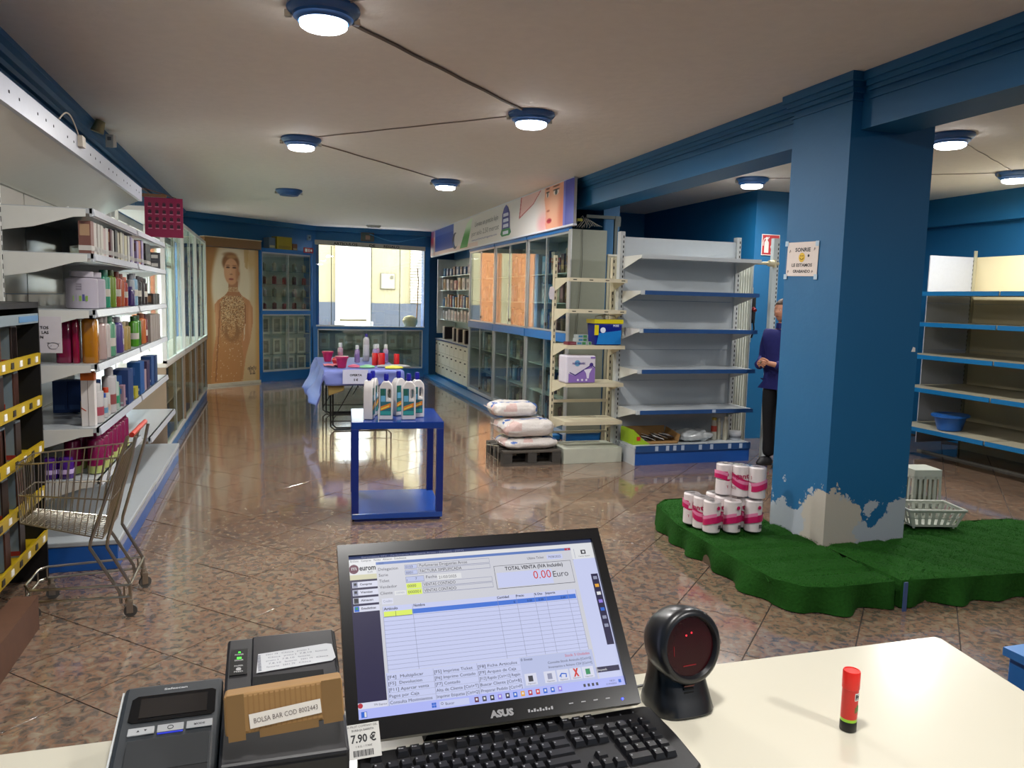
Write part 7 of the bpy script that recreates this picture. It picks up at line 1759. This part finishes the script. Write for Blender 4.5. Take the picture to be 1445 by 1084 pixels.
# ================================================================ KEYBOARD
kbd = thing('keyboard', 'black full-size keyboard in front of the monitor', 'keyboard', (.338, .961, CT + .0008), radians(2.6))
KB = mat('#121214', .45); KC = mat('#17171a', .38); LEG = mat('#8f9094', .5, var=0)
mb = MB(); mb.prism([(-.226, -.074), (-.218, -.078), (.218, -.078), (.228, -.07), (.231, .0), (.228, .074), (.218, .079), (-.218, .079), (-.227, .074), (-.23, 0)], 0, .014); mb.v = [(x, y, z if z < .001 else .012 + .010 * (y + .078) / .157) for x, y, z in mb.v]
obj('case', mb, KB, parent=kbd, smooth=0, bevel=.003)
U_ = .0186; KM = {}
def key(x, y, w, legend=1):
    if (w, legend) not in KM:
        mb = MB(); a = w * U_ / 2 - .0011; b = U_ / 2 - .0011
        mb.hexa([(-a, -b, 0), (a, -b, 0), (a, b, 0), (-a, b, 0), (-a + .0022, -b + .003, .0075), (a - .0022, -b + .003, .0075), (a - .0022, b - .0018, .0078), (-a + .0022, b - .0018, .0078)], 0)
        if legend:
            mb.box(-a + .0035, -a + .0055, .001, .0035, .0077, .0080, 1)
            if legend == 2: mb.box(-a + .0062, -a + .010, .001, .0025, .0077, .0080, 1)
        KM[(w, legend)] = mesh_of(mb, 'key', [KC, LEG], smooth=0)
    k = obj('key', KM[(w, legend)], None, parent=kbd); k.location = (x, y, .012 + .010 * (y + .078) / .157 + .0005)
    k.rotation_euler.x = .06
X0 = -.2135
def row(y, ws, x0=0, lg=1):
    x = X0 + x0 * U_
    for w in ws:
        if w < 0: x += -w * U_; continue
        key(x + w * U_ / 2, y, w, lg); x += w * U_
yr = [.062, .035, .0165, -.002, -.0205, -.039]
row(yr[0], [1, -1, 1, 1, 1, 1, -.5, 1, 1, 1, 1, -.5, 1, 1, 1, 1], lg=2); row(yr[1], [1] * 13 + [2]); row(yr[2], [1.5] + [1] * 12 + [1.5]); row(yr[3], [1.75] + [1] * 11 + [2.25]); row(yr[4], [1.25] + [1] * 11 + [2.75]); row(yr[5], [1.25, 1.25, 1.25, 6.25, 1.25, 1.25, 1.25, 1.25], lg=0)
for y in (yr[0], yr[1], yr[2]): row(y, [1, 1, 1], 15.25, 2)
row(yr[4], [1], 16.25); row(yr[5], [1, 1, 1], 15.25)
row(yr[1], [1, 1, 1, 1], 18.5); row(yr[2], [1, 1, 1, 1], 18.5); row(yr[3], [1, 1, 1, 1], 18.5); row(yr[4], [1, 1, 1, 1], 18.5); row(yr[5], [2, 1, 1], 18.5)
mb = MB()
for k in range(3): mb.cyl((.150 + k * .022, yr[0] + .004, .0200), (.150 + k * .022, yr[0] + .004, .0222), .0012, 8)
obj('status_leds', mb, LEG, parent=kbd, kind='stuff')

# ================================================================ BARCODE SCANNER
bs = thing('barcode_scanner', 'black omnidirectional barcode scanner with a dark red window', 'scanner', (.628, 1.078, CT + .0008), radians(3))
SB = mat('#17181b', .32, var=.05)
mb = MB(); rings = []
def oval(z, hw, yf, yb, n=28, p=3.2):
    out = []
    for i in range(n):
        a = 2 * pi * i / n; ca, sa = cos(a), sin(a); k = (abs(ca) ** p + abs(sa) ** p) ** (-1 / p); x = hw * ca * k; y = sa * k; out.append((x, (yb if y > 0 else yf) * abs(y) * (1 if y > 0 else -1), z))
    return out
prof = [(.0, .052, .048, .05), (.004, .053, .05, .05), (.02, .050, .042, .048), (.05, .044, .026, .045), (.075, .043, .018, .046), (.10, .046, .014, .05)]
n = 28
for z, hw, yf, yb in prof: mb.v += oval(z, hw, yf, yb)
for j in range(len(prof) - 1):
    for i in range(n): mb.f.append((j * n + i, j * n + (i + 1) % n, (j + 1) * n + (i + 1) % n, (j + 1) * n + i)); mb.m.append(0)
mb.f.append(tuple(range(n))[::-1]); mb.m.append(0); mb.f.append(tuple(range((len(prof) - 1) * n, len(prof) * n))); mb.m.append(0)
obj('pedestal', mb, SB, parent=bs, smooth=50)
TH = Matrix.Translation((0, .0, .1055)) @ Matrix.Rotation(radians(2), 4, 'Z') @ Matrix.Rotation(radians(-9), 4, 'X') @ Matrix.Rotation(pi / 2, 4, 'X')   # local z -> forward (-Y)
mb = MB(TH); mb.lathe([(.0, -.058), (.022, -.056), (.040, -.044), (.052, -.022), (.0565, .0), (.0575, .022), (.056, .032), (.051, .036), (.047, .036), (.044, .031), (.044, .028)], 40, sy=1.05)
obj('head_shell', mb, SB, parent=bs, smooth=50)
mb = MB(TH); mb.lathe([(.0445, .0285), (.0, .0286)], 40, sy=1.05)
WIN = mat('#2a050a', .25, var=.1, spec=.3); obj('scan_window', mb, WIN, parent=bs, smooth=30)
mb = MB(TH)
for x, y in ((-.006, .018), (.004, .021)): mb.cyl((x, y, .029), (x, y, .0296), .0015, 8, m=0)
mb.box(-.014, .010, -.030, -.0285, .029, .0294, 1); mb.box(-.030, -.0292, -.012, .004, .029, .0293, 1)
obj('laser_glints', mb, [mat('#e02838', .4, emit=1.2, var=0), mat('#6f0810', .4, emit=.35, var=0)], parent=bs, smooth=0, kind='stuff')
mb = MB(TH); mb.box(-.004, .004, .0555, .0585, .012, .02); obj('blue_led', mb, mat('#2a3cff', .4, emit=3, var=0), parent=bs, smooth=0)
mb = MB()
for k in range(5): mb.box(-.009, .009, -.034 - .0, -.030, .024 + k * .0055, .0262 + k * .0055, 1 if k == 4 else 0)
obj('speaker_slots', mb, [DARK, mat('#6a2a1c', .5)], parent=bs, smooth=0, kind='stuff')

# ================================================================ GLUE STICK
gs = thing('glue_stick', 'red glue stick with black base standing on the counter', 'glue stick', (.85, .9415, CT + .0008), radians(-8))
mb = MB(); mb.lathe([(.0120, 0), (.0125, .002), (.0125, .016), (.0120, .017)], 24); obj('black_base', mb, mat('#101010', .4), parent=gs)
mb = MB(); mb.lathe([(.0122, .017), (.0122, .022)], 24, m=1); mb.lathe([(.0122, .022), (.0122, .073)], 24, m=0); obj('barrel', mb, [mat('#c8281f', .3), mat('#8fc42a', .3)], parent=gs)
mb = MB(); mb.lathe([(.0122, .073), (.0130, .0735), (.0130, .101), (.0122, .103), (.0110, .103), (.0108, .102), (0, .102)], 24); obj('red_cap', mb, mat('#d8261c', .3), parent=gs); gs.scale = (1, 1, .93)
mb = MB()
def wrap(x, z, r=.01235): a = x / r - pi / 2 + .75; return (r * cos(a), r * sin(a), z)
tb = MB(); tb.box(-.009, .009, 0, 0, 0, 0) if 0 else None
q = MB(); q.v = []; 
for (a, b, c, d, m_) in ((-.009, .009, .055, .068, 0), (-.008, -.003, .034, .044, 2), (-.0045, .003, .036, .047, 3), (.0, .006, .029, .041, 2)):
    K = 6
    vs = [wrap(a + (b - a) * k / K, z, .01232 + .00003 * m_) for z in (c, d) for k in range(K + 1)]; mb.add(vs, [(k, k + 1, K + 2 + k, K + 1 + k) for k in range(K)], m_)
tx = MB(); tx.text('Pritt', .012, Matrix.Identity(4), 1, .05, .016); off = len(mb.v)
mb.v += [wrap(x - .008, .057 + y, .01245) for x, y, z in tx.v]; mb.f += [tuple(i + off for i in f) for f in tx.f]; mb.m += [1] * len(tx.f)
obj('printed_label', mb, [mat('#dcdcd8', .4), INK, mat('#6b5a1c', .4), mat('#2f7a2a', .4)], parent=gs, smooth=60)

# ================================================================ RECEIPT PRINTER
rp = thing('receipt_printer', 'black receipt printer with a taped handwritten strip on top', 'printer', (.012, 1.075, CT + .0008))
PB_ = mat('#161518', .5, var=.05)
mb = MB(); mb.hexa([(-.077, -.135, 0), (.078, -.135, 0), (.078, .11, 0), (-.077, .11, 0), (-.077, -.135, .085), (.078, -.135, .085), (.078, .11, .138), (-.077, .11, .138)]); obj('housing', mb, PB_, parent=rp, smooth=0, bevel=.004)
# sloping lid following the top
SL_ = math.atan2(.053, .245); TP = Matrix.Translation((0, .11, .138)) @ Matrix.Rotation(SL_, 4, 'X')      # local y<0 runs forward down the slope
mb = MB(TP); mb.box(-.042, .074, -.115, -.004, 0, .004); obj('paper_lid', mb, mat('#1b1a1e', .3), parent=rp, smooth=0, bevel=.002)
mb = MB(TP); mb.box(-.040, .055, -.118, -.098, .0042, .0052); obj('paper_slot', mb, DARK, parent=rp, smooth=0)
mb = MB(TP); mb.box(-.071, -.048, -.085, -.028, .0005, .0015, 0)
for k, s_ in enumerate(('POWER', 'ERROR', 'PAPER', 'FEED')): mb.text(s_, .0042, Matrix.Translation((-.0595, -.042 - k * .0125, .0017)), 1, .03, .012, 'c')
mb.cyl((-.0595, -.0735, .0015), (-.0595, -.0735, .0025), .0035, 14, m=1)
obj('status_panel', mb, [mat('#0b0b0c', .3), mat('#9a9a9a', .5)], parent=rp, smooth=0)
mb = MB(TP); mb.box(-.0625, -.0565, -.0505, -.047, .0016, .0022); mb.box(-.061, -.058, -.037, -.0345, .0016, .002); obj('green_led', mb, mat('#3cff30', .4, emit=1.6, var=0), parent=rp, smooth=0, kind='stuff')
mb = MB(TP @ Matrix.Rotation(radians(3), 4, 'Z')); mb.prism([(-.040, -.088), (.064, -.084), (.070, -.078), (.068, -.046), (.060, -.043), (-.036, -.047)], .0045, .0051, 'z', 0)
for r in range(5):
    for k in range(4 if r % 2 else 3):
        x = -.026 + k * .022 + .003 * (r % 2); mb.text(('2501 79', 'Chica', 'promo 3', '7.8.10', 'facturas')[(r + k) % 5], .0045, Matrix.Translation((x, -.053 - r * .0068, .0052)), 1, 0, .017)
for k in range(12): mb.box(-.0375, -.033, -.085 + k * .003, -.0836 + k * .003, .0051, .0053, 1)
obj('handwritten_strip', mb, [mat('#aeb0b4', .5), mat('#4a4c5a', .6)], parent=rp, smooth=0)
mb = MB(); mb.hexa([(-.074, -.1375, .0), (.075, -.1375, 0), (.075, -.135, 0), (-.074, -.135, 0), (-.074, -.1375, .078), (.075, -.1375, .078), (.075, -.135, .078), (-.074, -.135, .078)]); obj('front_cover', mb, mat('#121214', .45), parent=rp, smooth=0)
# cardboard piece on the printer
cbx = thing('cardboard_box', 'flat corrugated cardboard piece with a handwritten white label on the printer', 'box', (.013, .960, 1.066), rot=(radians(-14), radians(-3.0), 0))
CARD = mat('#8f6c3e', .7, var=.14, scale=14, bump=.25)
mb = MB(); mb.box(-.070, .072, -.012, .026, .002, .050); 
obj('corrugated_body', mb, CARD, parent=cbx, smooth=0, bevel=.004)
mb = MB()
for k in range(22): mb.box(-.067 + k * .0062, -.0652 + k * .0062, -.0122, -.0118, .004, .048)
obj('flutes', mb, mat('#87643a', .8), parent=cbx, smooth=0, kind='stuff')
mb = MB(Matrix.Translation((0, -.0128, 0)) @ Matrix.Rotation(radians(-3), 4, 'Y')); mb.box(-.040, .045, -.0004, 0, .010, .027, 0); mb.text('BOLSA BAR COD 8002443', .0085, Matrix.Translation((.003, -.0007, .0155)) @ FX, 1, 0, .076, 'c')
obj('handwritten_label', mb, [mat('#d9d3cb', .5), mat('#6a5f5c', .6)], parent=cbx, smooth=0)
mb = MB(); mb.box(-.066, -.046, -.0126, -.0122, -.004, .050); mb.box(.046, .070, -.0126, -.0122, -.002, .050); mb.box(-.03, .04, -.0130, -.0124, -.004, .006); obj('clear_tape', mb, mat('#775a34', .5), parent=cbx, smooth=0, kind='stuff')

# ================================================================ BANKNOTE DETECTOR
bd = thing('banknote_detector', 'dark grey counterfeit banknote detector at the left of the counter', 'detector', (-.134, 1.075, CT + .0008), radians(1))
DG = mat('#2b2f33', .5, var=.05)
TD = Matrix.Translation((0, .11, .082)) @ Matrix.Rotation(math.atan2(.05, .24), 4, 'X')
mb = MB(); mb.hexa([(-.068, -.13, 0), (.064, -.13, 0), (.064, .11, 0), (-.068, .11, 0), (-.068, -.13, .032), (.064, -.13, .032), (.064, .11, .082), (-.068, .11, .082)]); obj('housing', mb, DG, parent=bd, smooth=0, bevel=.006)
mb = MB(); mb.hexa([(-.071, -.12, 0), (-.0685, -.12, 0), (-.0685, .105, 0), (-.071, .105, 0), (-.071, -.12, .030), (-.0685, -.12, .030), (-.0685, .105, .076), (-.071, .105, .076)]); obj('side_stripe', mb, mat('#b9bcbc', .35), parent=bd, smooth=0)
mb = MB(TD); mb.prism([(-.056, -.075), (-.05, -.08), (.050, -.08), (.055, -.075), (.055, -.030), (.05, -.026), (-.048, -.026), (-.055, -.032)], .0004, .0012, 'z', 0); mb.box(-.043, .044, -.072, -.033, .0012, .0018, 1)
obj('display', mb, [mat('#0f1012', .15), mat('#262423', .12)], parent=bd, smooth=0)
mb = MB(TD); mb.text('Safescan', .006, Matrix.Translation((0, -.017, .0006)), 0, .03, .031, 'c'); obj('printed_name', mb, mat('#a9abad', .4), parent=bd, smooth=0)
for k, (a, b) in enumerate(((-.053, -.020), (-.0165, .0165), (.020, .053))):
    mb = MB(TD); mb.box(a, b, -.105, -.091, .0, .0028, 0)
    if k == 0: mb.add([(-.042, -.100, .003), (-.038, -.100, .003), (-.040, -.096, .003)], [(0, 1, 2)], 1); mb.add([(-.033, -.096, .003), (-.031, -.100, .003), (-.029, -.096, .003)], [(0, 1, 2)], 1)
    if k == 1: mb.tube([(.0035 * cos(q_), -.098 + .0035 * sin(q_), .003) for q_ in [i * pi / 8 for i in range(16)]], .0006, 4, 1, closed=True); mb.box(-.016, .016, -.1065, -.105, .0, .0016, 2)
    if k == 2: mb.text('MODE', .005, Matrix.Translation((.0365, -.1000, .0029)), 1, .03, .014, 'c')
    obj('button', mb, [mat('#a4a6a8', .35), INK, mat('#2a3ad0', .4, emit=.5, var=0)], parent=bd, smooth=0, bevel=.001)
mb = MB(TD); mb.box(-.050, .050, -.24, -.118, .0, .0006, 0); mb.hexa([(-.050, -.17, .0006), (.050, -.17, .0006), (.050, -.118, .0006), (-.05, -.118, .0006), (-.050, -.17, .001), (.050, -.17, .001), (.050, -.122, .008), (-.05, -.122, .008)], 1); obj('note_slot', mb, [mat('#0d0e10', .75), mat('#1a1d20', .7)], parent=bd, smooth=0)
mb = MB(TD); mb.box(.052, .0545, -.2, -.09, .0, .002); obj('chrome_line', mb, mat('#8f9396', .2, .8), parent=bd, smooth=0)
mb = MB(); mb.tube([(-.275, .93, CT + .004), (-.255, .975, CT + .006), (-.238, 1.02, CT + .008), (-.215, 1.055, CT + .012), (-.205, 1.08, CT + .015)], .0022, 6); o = obj('power_cable', mb, mat('#0f0f10', .4)); tag(o, 'black power cable curving out left of the banknote detector', 'cable')
mb = MB(); mb.tube([(.545, 1.16, .97), (.56, 1.155, CT + .006), (.585, 1.14, CT + .004), (.62, 1.135, CT + .010)], .0025, 6); o = obj('scanner_cable', mb, mat('#0f0f10', .4)); tag(o, 'black cable running from the scanner behind the monitor', 'cable')
